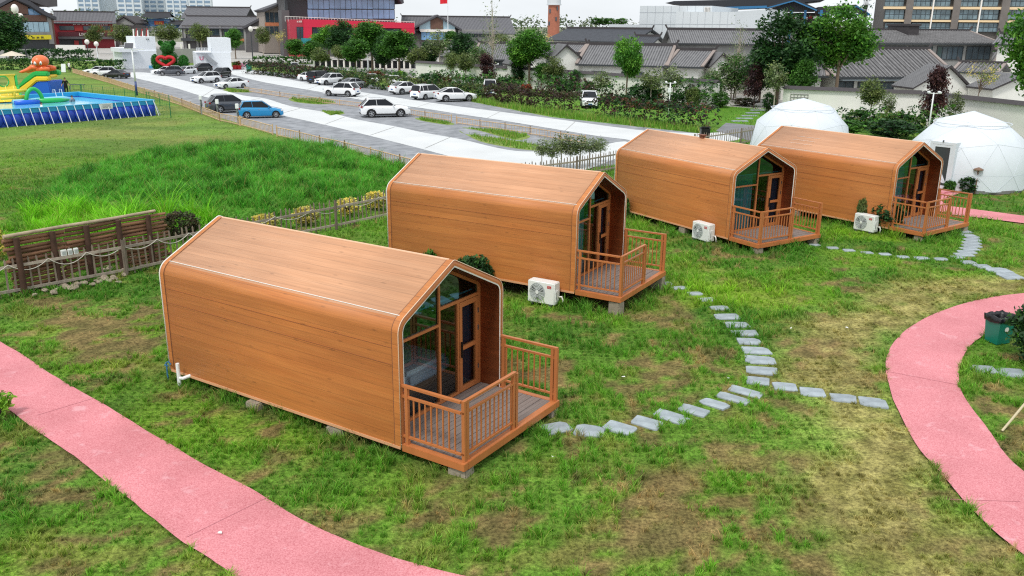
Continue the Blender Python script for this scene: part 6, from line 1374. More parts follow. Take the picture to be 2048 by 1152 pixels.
def tilemat(name,a,b,per=.30):
    M=bpy.data.materials.new(name); M.use_nodes=True; MATS[name]=M; t=M.node_tree; p=t.nodes['Principled BSDF']; p.inputs['Roughness'].default_value=.75
    uv=t.nodes.new('ShaderNodeUVMap'); uv.uv_map='UVMap'; w_=t.nodes.new('ShaderNodeTexWave'); w_.wave_type='BANDS'; w_.bands_direction='X'; w_.inputs['Scale'].default_value=.314/per; w_.inputs['Distortion'].default_value=0
    t.links.new(uv.outputs[0],w_.inputs['Vector']); n=t.nodes.new('ShaderNodeTexNoise'); n.inputs['Scale'].default_value=1.4; n.inputs['Detail'].default_value=6; t.links.new(uv.outputs[0],n.inputs['Vector'])
    r=t.nodes.new('ShaderNodeValToRGB'); e=r.color_ramp.elements; e[0].color=(*a,1); e[1].color=(*b,1); e[0].position=.25; e[1].position=.8
    ad=t.nodes.new('ShaderNodeMath'); ad.operation='MULTIPLY_ADD'; ad.inputs[1].default_value=.55; t.links.new(w_.outputs['Fac'],ad.inputs[0]); m_=t.nodes.new('ShaderNodeMath'); m_.operation='MULTIPLY'; m_.inputs[1].default_value=.6; t.links.new(n.outputs['Fac'],m_.inputs[0]); t.links.new(m_.outputs[0],ad.inputs[2]); t.links.new(ad.outputs[0],r.inputs['Fac']); t.links.new(r.outputs[0],p.inputs['Base Color'])
    b_=t.nodes.new('ShaderNodeBump'); b_.inputs['Strength'].default_value=.8; b_.inputs['Distance'].default_value=.06; t.links.new(w_.outputs['Fac'],b_.inputs['Height']); t.links.new(b_.outputs[0],p.inputs['Normal']); return M
TILE=tilemat('roof_tile_grey',S(70,70,73),S(124,124,126)); TILEB=tilemat('roof_tile_black',S(42,44,50),S(74,78,86)); TILED=tilemat('roof_tile_dark',S(72,72,78),S(108,108,112),.35)
def quad_uv(name,quads,mat,parent,per=1):
    """separate quads (a,b,c,d): a->b runs along the eave; uv in metres"""
    V=[];UV=[];F=[]
    for q in quads:
        a,b,c,d=[Vector(v) for v in q]; x=(b-a).normalized(); n=x.cross(d-a).normalized(); y=n.cross(x); s=len(V)
        for v in(a,b,c,d): V.append(tuple(v)); UV.append(((v-a).dot(x),(v-a).dot(y)))
        F.append((s,s+1,s+2,s+3))
    return npmesh(name,np.array(V),np.array(F),mat,parent=parent,uv=np.array(UV))
class Fac:
    """a building front standing on the line between two places; pixel positions are read on its front plane"""
    def __init__(s,name,label,cat,uL,YL,uR,YR,group=None):
        a=AT(uL,90,YL); b=AT(uR,90,YR); s.O=Vector((a.x,a.y,0)); d=Vector((b.x,b.y,0))-s.O; s.L=d.length; s.d=d.normalized(); s.n=Vector((-s.d.y,s.d.x,0)); s.t=thing(name,label,cat,s.O,math.atan2(d.y,d.x),group)
    def at(s,u,v,y=0):
        D=AT(u,v,1)-Vector((0,0,CAMH)); o=s.O+s.n*y; k=(o.x*s.n.x+o.y*s.n.y)/(D.x*s.n.x+D.y*s.n.y); p=D*k+Vector((0,0,CAMH)); return ((p-o).dot(s.d),p.z)
    def box(s,name,u0,v0,u1,v1,mat,y0=0,y1=8,bottom=None,bevel=0):
        vm=(max(v0,0)+max(v1,0))/2; z1=s.at(u0,v0)[1]; z0=s.at(u1,v1)[1]; x0=s.at(u0,vm)[0]; x1=s.at(u1,vm)[0]; z0=bottom if bottom is not None else z0; mb=MB(); mb.bb(x0,x1,y0,y1,z0,z1); return mb.build(name,mat,s.t,bevel=bevel)
    def win(s,u0,v0,u1,v1,nx=2,ny=1,glass=None,frame=None,y=0,name='window',th=.06,parent=None):
        vm=(max(v0,0)+max(v1,0))/2; z1=s.at(u0,v0)[1]; z0=s.at(u1,v1)[1]; x0=s.at(u0,vm)[0]; x1=s.at(u1,vm)[0]; mb=MB(); mb.bb(x0,x1,y-.05,y-.01,z0,z1); mb.cur=1
        for i in range(nx+1): x=x0+(x1-x0)*i/nx; mb.bb(x-th/2,x+th/2,y-.09,y-.052,z0-th/2,z1+th/2)
        for i in range(ny+1): z=z0+(z1-z0)*i/ny; mb.bb(x0,x1,y-.088,y-.054,z-th/2,z+th/2)
        return mb.build(name,[glass or GLD,frame or FRW],parent or s.t)
    def poly(s,name,pts,mat,y0,y1): 
        P=[s.at(u,v,y0) for u,v in pts]; mb=MB(); mb.extr([(x,y0,z) for x,z in P],(0,y1-y0,0)); return mb.build(name,mat,s.t)
    def glyphs(s,u0,v0,u1,v1,n,mat,y=-.2,seed=0,parent=None):
        x0,z1=s.at(u0,v0); x1,z0=s.at(u1,v1); r=random.Random(seed); w_=(x1-x0)/n; mb=MB(); h=z1-z0
        for i in range(n):
            cx=x0+w_*(i+.5); q=w_*.36
            for zz in(.2,.55,.85)[:2+r.randint(0,1)]: mb.bb(cx-q*r.uniform(.6,1),cx+q*r.uniform(.6,1),y-.05,y,z0+h*zz-h*.06,z0+h*zz+h*.06)
            for xx in(-.5,.45)[:1+r.randint(0,1)]: mb.bb(cx+q*xx-h*.06,cx+q*xx+h*.06,y-.055,y-.005,z0+h*.05,z1)
            mb.bar((cx-q*.8,y-.03,z0),(cx+q*.3,y-.03,z0+h*.7),h*.12,.05)
        return mb.build('lettering',mat,parent or s.t)
    def word(s,txt,u0,v0,u1,v1,mat,y=-.2):
        x0,z1=s.at(u0,v0); x1,z0=s.at(u1,v1); o=text(txt,(z1-z0)*1.35,mat,s.t,((x0+x1)/2,y,(z0+z1)/2),(math.pi/2,0,0),ext=.03); xs_=[v.co.x for v in o.data.vertices]; w_=max(xs_)-min(xs_); o.scale=((x1-x0)/w_,1,1); return o
def gable_roof(t,x0,x1,y0,y1,ze,zr,mat,over=.5,th=.18,verge=None,name='roof',ridge=True,curl=0):
    """ridge along x"""
    ym=(y0+y1)/2; sl=(zr-ze)/((y1-y0)/2); ya,yb=y0-over,y1+over; za=ze-over*sl; xa,xb=x0-over*.6,x1+over*.6
    quad_uv(name,[((xa,ya,za),(xb,ya,za),(xb,ym,zr),(xa,ym,zr)),((xb,yb,za),(xa,yb,za),(xa,ym,zr),(xb,ym,zr))],mat,t)
    mb=MB(); e=.01
    mb.extr([(xa,ya,za-e),(xa,ym,zr-e),(xa,yb,za-e),(xa,yb,za-th),(xa,ym,zr-th*1.2),(xa,ya,za-th)],(xb-xa,0,0)); mb.build('eave',FRW,t)
    if ridge:
        mb=MB(); mb.bb(xa,xb,ym-.14,ym+.14,zr-.05,zr+.28)
        for x,s in((xa,-1),(xb,1)): mb.bar((x,ym,zr+.2),(x+s*.25,ym,zr+.65),.2,.2)
        mb.build('ridge',COPING,t)
    if verge:
        for x in(xa+.12,xb-.12):
            mb=MB(); mb.bar((x,ya,za+.06),(x,ym,zr+.06),.34,.14); mb.bar((x,yb,za+.06),(x,ym,zr+.06),.34,.14); mb.build('verge',verge,t)
def house(u1,v1,u2,v2,ze,vr,D,label,tile=None,wall=None,verge=VERGE,cat='house',name='courtyard_house',wins=(),over=.6,ribs=False,group='grey roofed courtyard houses'):
    A=G(u1,v1,ze); B_=G(u2,v2,ze); A.z=B_.z=0; d=(B_-A); L=d.length; ang=math.atan2(d.y,d.x); n=Vector((-d.y,d.x,0)).normalized()
    t=thing(name,label,cat,A,ang,group); mid=(A+B_)/2+n*D/2
    D_=AT((u1+u2)/2,vr,1)-Vector((0,0,CAMH)); k=(mid.x*n.x+mid.y*n.y)/(D_.x*n.x+D_.y*n.y); zr=CAMH+D_.z*k
    tile=tile or TILE; gable_roof(t,0,L,over,D-over,ze+over*(zr-ze)/(D/2),zr,tile,over=over,verge=verge)
    mb=MB(); sl=(zr-ze)/(D/2); y0,y1=over,D-over
    mb.extr([(.3,y0,0),(.3,y0,ze+over*sl-.25),(.3,D/2,zr-.3),(.3,y1,ze+over*sl-.25),(.3,y1,0)],(L-.6,0,0)); mb.build('wall',wall or WALLW,t)
    for (f0,f1,z0,z1,nx) in wins:
        mb=MB(); mb.bb(L*f0,L*f1,y0-.06,y0-.01,z0,z1); mb.cur=1
        for i in range(nx+1): x=L*(f0+(f1-f0)*i/nx); mb.bb(x-.05,x+.05,y0-.10,y0-.062,z0-.05,z1+.05)
        for z in(z0,z1): mb.bb(L*f0,L*f1,y0-.098,y0-.064,z-.05,z+.05)
        mb.build('window',[GLD,FRW],t)
    if ribs:
        mb=MB(); nn=int(L/.42)
        for i in range(nn): x=(i+.5)*L/nn; mb.tube([(x,0,ze+.05),(x,D/2,zr+.05)],.085,5,True)
        mb.build('tile_rib',pm('tile_rib',S(116,115,116),.8,var=.25,scale=1.5),t)
    return t,L,zr
# ---- left commercial block with yellow sign
f=Fac('commercial_building','brown commercial block with glazed ribbon and yellow sign at the left edge','building',-40,205,113,226)
f.box('wall',-40,26,90,112,WALLD,0,14,bottom=0); f.box('end_wall',90,26,113,112,BROWNB,.4,14,bottom=0); f.box('pier',93,28,103,88,STONEG,-.3,.4)
f.poly('gable_panel',[(-6,26),(-6,19),(30,1),(56,14),(56,28)],BROWNB,-.4,0); f.win(56,17,88,31,3,1,GLB,y=-.02)
f.poly('roof',[(-30,28),(-30,22),(30,-8),(60,2),(90,22),(113,34),(113,40),(88,29),(58,10),(30,-2),(-22,26)],TILED,-1.2,13); f.poly('upper_roof',[(50,-3),(60,-24),(113,-24),(115,13),(100,14),(84,10)],WALLD,2,14)
s_=f.box('fascia_band',2,29,92,43,BROWNB,-.3,0); f.glyphs(22,36.5,39,40.5,3,SGW,-.35,1)
f.win(21,43.5,96,64,7,1,GLP,y=-.3); f.box('ledge',18,64,98,70,STONEG,-.5,0); f.box('sign_board',11,70.5,97,78.5,YSIGN,-.9,-.1); f.glyphs(16,72,50,77,3,FRW,-.95,2); f.glyphs(56,73,84,77,3,FRW,-.95,3); f.box('shopfront',0,79,108,97,FRW,-.1,.4)
# ---- dark red shop with tiled roof
f=Fac('music_shop','dark red two-storey shop with grey tiled roof and white lettering','building',111,240,229,246)
f.box('wall',111,42,228,108,REDW,0,10,bottom=0); x0,ze=f.at(111,43); x1,_=f.at(229,43); zr=f.at(170,24,5)[1]; gable_roof(f.t,x0,x1,0,10,ze,zr,TILED,.7)
for u0,u1 in((119,148),(167,196),(206,220)): f.win(u0,52,u1,60,3,1,GLD,y=-.02)
for u0,u1 in((149,165),(196,203)): f.box('sign_panel',u0,51,u1,62,PAINTR,-.25,-.0); 
f.glyphs(144,45.5,179,50,4,SGW,-.12,5); f.glyphs(183,47.5,216,51,9,SGW,-.12,6)
f.box('sign_band',117,64,226,73,DREDW,-.6,0); f.word('LIVEHOUSE',158,66,208,72,SGW,-.65); f.box('canopy',117,73,232,78,WALLD,-1.4,0); f.box('shopfront',119,78,165,95,FRW,-.08,.2); f.box('column',188,78,191,95,REDW,-.9,-.6); f.box('lantern_sign',149,81,158,95,PAINTR,-1.0,-.8)
# grey brick gable house beside it
f=Fac('gable_house','grey brick gabled house between the red shop and the archway','house',229,250,270,250); f.poly('wall',[(231,108),(231,46),(247,36),(268,48),(268,108)],STONEG,0,9); f.poly('roof',[(226,48),(247,34),(272,49),(272,46),(247,31),(226,45)],COPING,-.5,9.2); f.win(240,50,258,54,2,1,GLD,y=-.02); f.box('canopy',245,50.5,292,56,COPING,-.8,-.1)
# ---- ornamental archway
f=Fac('memorial_archway','ornate archway with grey tiled roofs, blue painted beams and red plaque','archway',268,256,396,256)
def pag(u0,u1,v0,v1,nm='roof'): 
    P=[f.at(u0,v1),f.at(u1,v1)]; x0,z0=P[0]; x1,_=P[1]; _,z1=f.at(u0,v0); m_=(z1-z0); mb=MB(); mb.extr([(x0-.4,-1.3,z0+m_*.25),(x0+m_*.5,0,z1-.1),(x1-m_*.5,0,z1-.1),(x1+.4,-1.3,z0+m_*.25),(x1-.2,-1.1,z0),(x0+.2,-1.1,z0)],(0,.02,0)) if 0 else None
    rows=[[(x0-.5,-1.4,z0+.45),((x0+x1)/2,-1.4,z0),(x1+.5,-1.4,z0+.45)],[(x0+.4,-.3,z1-.25),((x0+x1)/2,-.3,z1-.3),(x1-.4,-.3,z1-.25)],[(x0+.4,.3,z1-.25),((x0+x1)/2,.3,z1-.3),(x1-.4,.3,z1-.25)],[(x0-.5,1.4,z0+.45),((x0+x1)/2,1.4,z0),(x1+.5,1.4,z0+.45)]]
    mb=MB(); mb.grid(rows); mb.add([rows[0][0],rows[0][1],rows[0][2],rows[3][2],rows[3][1],rows[3][0]],[(0,1,4,5),(1,2,3,4)]); mb.build(nm,TILEB,f.t)
    mb=MB(); mb.bb(x0+.3,x1-.3,-.2,.2,z1-.3,z1+.1); mb.bar((x0+.3,0,z1),(x0-.1,0,z1+.6),.2); mb.bar((x1-.3,0,z1),(x1+.1,0,z1+.6),.2); mb.build('ridge',COPING,f.t)
pag(290,344,24,37); pag(270,296,40,49); pag(341,372,41,50); pag(362,392,52,60)
f.box('bracket_tier',296,37,340,42,PAINTB,-.6,.6); f.box('beam',298,42,341,53,PAINTB,-.3,.3); pl_=f.box('plaque',310,41.5,329,49.5,PAINTR,-.55,-.3); f.glyphs(312,43,327,48,4,GOLD,-.58,7,pl_); f.box('beam',272,49,297,56,PAINTB,-.3,.3); f.box('beam',342,50,371,58,PAINTB,-.3,.3); f.box('beam',366,60,389,76,PAINTB,-.3,.3); f.box('lower_beam',300,55,340,62,STONEG,-.25,.25)
for u in(272,297,342,371,390): x,_=f.at(u,90); mb=MB(); mb.bb(x-.45,x+.45,-.45,.45,0,f.at(u,52)[1]); mb.build('pillar',STONEG,f.t)
# ---- far housing towers
TW=pm('tower_white',S(216,224,230),.7,var=.04,scale=.1); TG=pm('tower_window',S(128,152,176),.3,var=.3,scale=.12)
for i,(u0,u1,Y,lb) in enumerate(((165,208,640,'pale high-rise tower, left one, rising behind the red shop'),(209,243,655,'narrow plain face of a pale high-rise between two banded towers'),(243,292,640,'pale high-rise tower right above the archway roof'),(293,338,660,'pale high-rise tower just right of the archway'),(340,383,650,'pale high-rise tower above the dark tiled hall'),(385,430,640,'pale high-rise tower, right end of the cluster'))):
    f=Fac('high_rise_tower',lb,'tower block',u0,Y,u1,Y+4,'high-rise towers on the horizon'); mb=MB(); mb.bb(0,f.L,0,16,0,95); mb.build('wall',TW,f.t)
    if i!=1:
        for k in range(31):
            z=2+k*3; mb=MB()
            for a,b in((.06,.30),(.36,.60),(.70,.94)): mb.bb(f.L*a,f.L*b,-.12,-.02,z,z+1.5)
            mb.build('window_band',TG,f.t)
        mb=MB(); 
        for a in(.33,.65): mb.bb(f.L*a-.5,f.L*a+.5,-.5,-.0,0,95)
        mb.build('pier',TW,f.t)
# ---- tiled halls
f=Fac('tiled_hall','long low hall with two-tier dark tiled roof behind the stair box','hall',362,236,498,236); f.box('wall',366,50,496,108,WALLD,0,14,bottom=0)
x0,ze=f.at(362,53); x1,_=f.at(506,53); zr=f.at(430,33,6)[1]; gable_roof(f.t,x0,x1,0,12,ze,zr,TILED,.8); x0,z0=f.at(366,33,9); x1,_=f.at(488,33,9); zr=f.at(430,15,14)[1]; gable_roof(f.t,x0,x1,9,19,z0,zr,TILED,.8)
for i in range(5): f.win(376+i*24,57,394+i*24,71,4,1,GLD,y=-.02)
for i in range(6): f.box('post',369+i*24,53,373+i*24,100,STONEG,-.4,-.1,bottom=0)
f.box('shop_sign',460,77,496,83,ORNG,-.3,0); f.box('awning',366,76,420,82,FRW,-1.5,0)
f=Fac('gable_hall','dark hall whose roof slopes down to the left, beside the building with square windows','hall',486,222,533,222); f.poly('wall',[(492,106),(492,54),(531,34),(533,106)],WALLD,0,12); f.poly('roof',[(484,54),(531,29),(533,33),(486,58)],TILED,-.7,12); f.box('sign_board',499,53,534,58,SGW,-.3,0); f.box('chimney',514,23,522,34,COPING,2,4)
f=Fac('window_building','pale building with rows of tall windows and an orange band under a steep dark roof','building',524,212,568,214); f.poly('wall',[(529,106),(529,20),(568,4),(568,106)],pm('wall_taupe',S(150,140,132),.8,var=.08),0,14); f.poly('roof',[(523,20),(624,-16),(640,-16),(640,-12),(568,6),(529,24)],TILED,-1.0,14)
for i in range(4): f.win(531+i*9,25,538+i*9,44,1,1,GLD,y=-.02); f.win(531+i*9,54,538+i*9,68,1,1,GLD,y=-.02)
f.box('orange_band',530,45,567,52,ORNG,-.1,0)
# ---- glass building over the red base
f=Fac('glass_building','blue glass office block rising behind the red band with a railed terrace','office building',578,196,812,206)
f.box('wall',580,-30,802,42,WALLD,6,20,bottom=0); f.box('side_wall',567,20,583,44,WALLD,3,8,bottom=0)
for i in range(4):
    u0=624+i*44.75
    for j in range(3): f.win(u0,-22+j*20,u0+44.5,-2.5+j*20,4,1,GLB,FRW,y=5.95,th=.07)
f.box('recess',583,0,623,32,FRW,5.9,6.2); f.box('corner_column',577,0,583,40,FRW,5,5.9); f.poly('roof',[(560,-14),(640,-40),(800,-40),(808,6),(804,8),(796,-6),(600,-6)],TILED,4,22)
x0,zt=f.at(579,38); x1,_=f.at(829,43); mb=MB()
xr=lambda u,v:f.at(u,v)
f.poly('red_band',[(579,100),(579,38),(607,38.5),(829,45.5),(829,66),(810,67),(622,54),(620,76),(610,76),(606,100)],REDB,-1.5,6) if 0 else None
f.box('red_side',579,39,607,100,pm('band_red_side',S(176,52,70),.5,var=.1),-1.2,6,bottom=0)
def tslab(u0,u1,va0,va1,vb0,vb1,name,mat,y0,y1):
    P=[f.at(u0,va1,y0),f.at(u1,vb1,y0),f.at(u1,vb0,y0),f.at(u0,va0,y0)]; mb=MB(); mb.extr([(x,y0,z) for x,z in P],(0,y1-y0,0)); return mb.build(name,mat,f.t)
tslab(607,829,38,54,46,57,'red_band',REDB,-1.5,5.9); tslab(607,624,52,100,53,100,'red_leg',REDB,-1.48,5); tslab(803,829,55,66,56,68,'red_leg',REDB,-1.47,5)
f.win(624,54,705,78,5,1,GLD,y=-.6); f.win(709,57,803,74,6,1,GLD,y=-.6); f.box('pier',705,56,711,72,ORNG,-.9,-.5)
for u0 in(592,599): f.win(u0,54,u0+6,78,1,1,GLD,y=-1.25)
f.glyphs(591,41,602,45,3,SGW,-1.3,8)
f.box('base_wall',607,76,829,108,WALLD,-.5,5,bottom=0); m_=f.box('mural',600,76,642,88,TEAL,-1.6,-1.2); 
mb=MB(); 
for u,v in((631,83),(637,84)): x,z=f.at(u,v); mb.cyl((x,-1.62,z),(x,-1.66,z),.7,n=14)
mb.build('painted_roundel',GOLD,m_)
mb=MB(); n=46; xa,za=f.at(570,34,-1.0); xb,zb_=f.at(829,45,-1.0)
for i in range(n+1): x=xa+(xb-xa)*i/n; z=za+(zb_-za)*i/n; mb.bar((x,-1.0,z-.9),(x,-1.0,z+.15),.06)
mb.bar((xa,-1.0,za+.15),(xb,-1.0,zb_+.15),.09); mb.build('railing',SGW,f.t)
# ---- gabled pavilion with flag
f=Fac('gabled_pavilion','pavilion with broad brown-grey roof and glazed front gable behind the trees','pavilion',812,212,1012,216)
f.box('wall',815,58,1006,104,STONEG,0,16,bottom=0); x0,ze=f.at(812,62); x1,_=f.at(1026,64); zr=f.at(930,34,8)[1]; gable_roof(f.t,x0,x1,0,16,ze,zr,TILED,1.0)
f.poly('gable_front',[(839,62),(839,52),(875,34),(910,54),(910,62)],GLP,-3.0,1); f.poly('gable_panel',[(861,58),(861,41),(875,34.5),(886,41),(886,58)],BROWNB,-3.2,-3.01); f.poly('gable_roof',[(830,57),(875,33),(924,62),(924,58),(875,29),(830,53)],TILED,-3.8,6)
f.box('lintel',839,58,908,64,SGW,-3.1,-2.5); f.win(841,64,906,80,6,1,GLB,y=-2.6); f.box('pier',914,60,919,90,STONEG,-2.8,-2.2,bottom=0)
for i in range(5): f.win(930+i*14,64,941+i*14,74,2,1,GLD,y=-.02)
p=AT(896,60,195); t=thing('flagpole','red flag on a tall white pole above the gabled pavilion','flag',(p.x,p.y,0)); zt=AT(896,-4,195).z; mb=MB(); mb.tube([(0,0,0),(0,0,zt)],[.12,.06],8); mb.build('pole',PW,t)
z0=AT(896,7,195).z; z1=AT(896,-2,195).z; mb=MB(); mb.grid([[(-.08-1.55*k/8,.16*math.sin(k*1.1),z-.12*k/8) for k in range(9)] for z in(z0,(z0+z1)/2,z1)]); mb.build('flag_cloth',pm('flag_red',S(214,24,44),.7),t,smooth=True)
# ---- brick water tower
p=AT(1107,60,255); s=255/F_PX*1.0; t=thing('water_tower','round red brick tower with a white tank on top','tower',(p.x,p.y,0)); zz=lambda v:AT(1107,v,255).z; r0=11.2*s; mb=MB(); mb.tube([(0,0,0),(0,0,zz(10))],[r0*1.05,r0*.98],20); mb.build('shaft',BRICK,t,smooth=True,auto=.6)
mb=MB(); mb.tube([(0,0,zz(10)-.05),(0,0,zz(8))],[r0*1.25,r0*1.25],20); mb.tube([(0,0,zz(8)),(0,0,zz(-25))],[r0*1.15,r0*1.15],20); mb.build('tank',WALLG,t,smooth=True,auto=.6)
for u,v in((1099,22),(1113,17),(1098,47),(1111,38)): x=(u-1107)*s; mb=MB(); y=-math.sqrt(max(.01,r0*r0-x*x))-.02; mb.box((x,y,zz(v)),(.42,.5,1.0)); mb.build('window',GLD,t)
# ---- courtyard houses
house(1097,80,1262,84,4.6,57,11,'white house with long black roof at the foot of the brick tower',TILEB,verge=None,wins=[(.05,.16,1.6,3.6,2),(.24,.34,1.6,3.9,2),(.44,.52,1.2,3.9,1),(.58,.66,1.2,3.9,1),(.76,.9,1.8,3.8,2)],group=None)
house(1090,78,1130,80,4.2,62,9,'small black-roofed wing left of the long black roof',TILEB,verge=None,group=None)
house(1248,96,1290,97,3.8,72,10,'black-roofed house with white gable under the pale panelled hall, left one',TILEB,verge=None,group=None); house(1296,92,1350,94,3.8,69,10,'black-roofed house with white gable under the pale panelled hall, right one',TILEB,verge=None,group=None)
house(948,118,1072,120,2.6,87,10,'grey roofed courtyard house left of the broad bright tree',wins=[(.2,.5,.9,2.4,3)])
house(872,112,940,114,2.5,88,10,'courtyard house half hidden by the dense dark trees')
house(1050,110,1150,112,3.4,88,11,'grey roofed house with white gable right of the broad bright tree')
house(1098,124,1165,126,2.8,108,7,'low grey roof in front of the white gable, mid courtyard',wins=[(.3,.7,.7,2.0,3)])
house(1157,128,1330,132,3.0,90,11,'broad grey roof left of the white gable with the small vent',wins=[(.15,.3,.9,2.2,2),(.5,.75,.9,2.2,3)])
house(1335,132,1400,134,3.0,100,9,'grey roof wing just behind the white gable with the small vent')
# gable-fronted house (ridge running away from us)
def gable_front(ul,ur,vbase,ve,va,um,Dp,label,vent=True,tile=None,door=False,group='grey roofed courtyard houses'):
    p=G((ul+ur)/2,vbase); f=Fac('gable_house',label,'house',ul,p.y,ur,p.y+.6,group); f.poly('wall',[(ul,vbase+4),(ul,ve+4.5),(um,va+1.5),(ur,ve+4.5),(ur,vbase+4)],WALLW,0,Dp)
    w_=(ur-ul)*.06
    a,b,c=f.at(ul-w_,ve+5),f.at(um,va-1.5),f.at(ur+w_,ve+5)
    quad_uv('roof',[((a[0],Dp,a[1]),(a[0],-.4,a[1]),(b[0],-.4,b[1]+.02),(b[0],Dp,b[1]+.02)),((c[0],-.4,c[1]),(c[0],Dp,c[1]),(b[0],Dp,b[1]+.02),(b[0],-.4,b[1]+.02))],tile or TILE,f.t)
    mb=MB(); e=.16; mb.extr([(a[0],-.38,a[1]-.01),(b[0],-.38,b[1]),(c[0],-.38,c[1]-.01),(c[0],-.38,c[1]-e),(b[0],-.38,b[1]-e*1.2),(a[0],-.38,a[1]-e)],(0,Dp+.3,0)); mb.build('verge',COPING,f.t)
    if vent: x,z=f.at(um,va+ (ve-va)*.45); mb=MB(); mb.bb(x-.22,x+.22,-.05,-.01,z-.4,z+.4); mb.build('vent',STONEG,f.t)
    return f
f=gable_front(1356,1440,176,136,102,1403,12,'white gable with small grey vent, roof running back, above the lawn'); x0,z0=f.at(1388,146); x1,_=f.at(1436,146); mb=MB(); mb.bb(x0,x1,-1.0,0,z0,z0+.22); mb.build('canopy',COPING,f.t)
f=gable_front(1518,1612,196,150,121,1570,9,'white gable end hidden behind the small white-stemmed tree'); f.win(1620,142,1634,156,2,1,GLD,y=-.02) if 0 else None
house(1348,86,1536,88,5.0,60,10,'long grey tiled roof with pale eave under the panelled hall',verge=None,wins=[(.2,.3,1.2,3.6,2),(.4,.55,1.2,3.6,3)],wall=STONEG)
house(1560,150,1650,152,2.5,118,9,'grey ribbed roof between the two big bright trees',ribs=True)
t,L,zr=house(1676,154,1912,154,2.45,99,11,'big ribbed grey roof above the white wall, pale tiles on its verge',ribs=True,wins=[(.03,.16,.5,2.0,2),(.20,.50,.5,1.9,3),(.54,.62,.6,1.9,1),(.64,.72,.6,1.9,1),(.74,.84,.6,1.9,1)],group=None)
mb=MB(); mb.bb(.3,L*.86,-.5,.5,2.1,2.2); mb.build('canopy',pm('canopy_grey',S(110,120,126),.5),t)
t,L,zr=house(1738,86,2000,87,5.4,62,11,'far long ribbed roof below the apartment block, box on its ridge',ribs=True,wins=[(.04,.3,3.9,5.0,6),(.32,.5,3.9,5.0,4),(.54,.74,3.4,5.0,5),(.77,.96,3.4,5.0,4)],group=None,wall=STONEG); mb=MB(); mb.bb(L*.42,L*.50,3.2,7,zr-1.5,zr+.6); mb.bb(L*.415,L*.505,3.0,7.2,zr+.6,zr+.85); mb.build('ridge_box',COPING,t)
house(1990,88,2100,90,5.4,68,10,'grey roof at the right edge below the apartment block',verge=None)
gable_front(1976,2052,140,96,79,2010,9,'white gable behind the big roof at the right edge',False)
house(1918,122,1985,124,3.0,102,7,'small ribbed roof between big roof and right edge gable',ribs=True); house(1908,143,1990,146,2.4,126,7,'small ribbed roof stepped down beside the pale verge',ribs=True)
gable_front(1828,1936,216,170,132,1898,3.5,'white gable with dark verge in front of the big ribbed roof',False,group=None)
gable_front(1985,2085,224,172,150,2045,3.5,'white gable with dark verge at the right edge behind the wall',False,group=None)
gable_front(1108,1160,182,110,90,1132,4,'white gable end with dark verge right of the broad bright tree',False); gable_front(1022,1062,176,124,108,1042,4,'small white gable end half hidden by the broad bright tree',False); gable_front(1420,1470,190,128,106,1444,4,'white gable end behind the feathery green clump',False)
# ---- garden walls with dark coping
def gwall(u0,vt0,u1,vt1,label,h=2.4):
    a=G(u0,vt0,h); b=G(u1,vt1,h); a.z=b.z=0; d=b-a; t=thing('garden_wall',label,'wall',a,math.atan2(d.y,d.x)); L=d.length; mb=MB(); mb.bb(0,L,0,.3,0,h-.28); mb.build('panel',WALLW,t); mb=MB(); mb.extr([(0,-.22,h-.28),(0,.15,h),(0,.52,h-.28)],(L,0,0)); mb.build('coping',COPING,t)
    mb=MB()
    return t,L
gwall(831,121,1110,138,'long white garden wall with dark coping left of the feathery tree'); gwall(1110,138,1436,160,'long white garden wall with dark coping behind the hedge and the bare sapling')
gw,L=gwall(1568,171,1845,181,'white garden wall with dark coping directly behind the left dome'); gwall(1845,181,2080,206,'white garden wall with dark coping behind the right dome')
# carved lattice panel in the wall by the left dome
mb=MB(); 
for k in range(6): mb.bb(.6+k*.28,.66+k*.28,-.05,-.004,.7,1.7)
for k in range(5): mb.bb(.6,2.06,-.052,-.006,.7+k*.25,.75+k*.25)
mb.build('lattice',STONEG,gw)
GLA=pm('apartment_glass',S(104,126,136),.1,var=.5,scale=.9,spec=.7); FRA=pm('apartment_frame',S(62,74,80),.5)
# ---- pale panelled hall, market roof, apartment block
f=Fac('panelled_hall','huge pale grey panelled hall with two stepped volumes on the skyline','hall',1252,150,1532,140)
def panels(f,u0,v0,u1,v1,y0,y1,nx,zs,name):
    v1=70; f.box(name,u0,v0,u1,v1,WALLG,y0,y1,bottom=0); vm=(v0+v1)/2; x0=f.at(u0,vm)[0]; x1=f.at(u1,vm)[0]; z1=f.at(u0,v0)[1]; mb=MB()
    for i in range(1,nx): x=x0+(x1-x0)*i/nx; mb.bb(x-.03,x+.03,y0-.02,y0-.004,0,z1)
    for v in zs: _,z=f.at(u0,v,y0); mb.bb(x0,x1,y0-.022,y0-.006,z-.04,z+.04)
    mb.build('panel_joint',pm('joint_pale',S(172,178,184),.7),f.t)
panels(f,1256,10,1404,110,6,26,9,(25,48),'volume'); panels(f,1351,23.5,1470,110,0,20,8,(48,),'volume')
g2=Fac('x','x','x',1470,140,1531,160); f2t=g2.t; bpy.data.objects.remove(f2t); g2.t=f.t
xa,z1=f.at(1470,23.5); mb=MB(); xb,z2=f.at(1531,29.5); mb.add([(xa,.0,0),(xb,3.5,0),(xb,3.5,z2+.9),(xa,0,z1),(xa,18,0),(xb,18,0),(xb,18,z2+.9),(xa,18,z1)],[(0,1,2,3),(5,4,7,6),(3,2,6,7),(1,5,6,2),(4,0,3,7)]); mb.build('side_wing',WALLG,f.t)
f.win(1391,13,1402,23,4,1,STONEG,SGW,y=5.9); f.box('annex',1184,48,1250,100,WALLG,8,20,bottom=0)
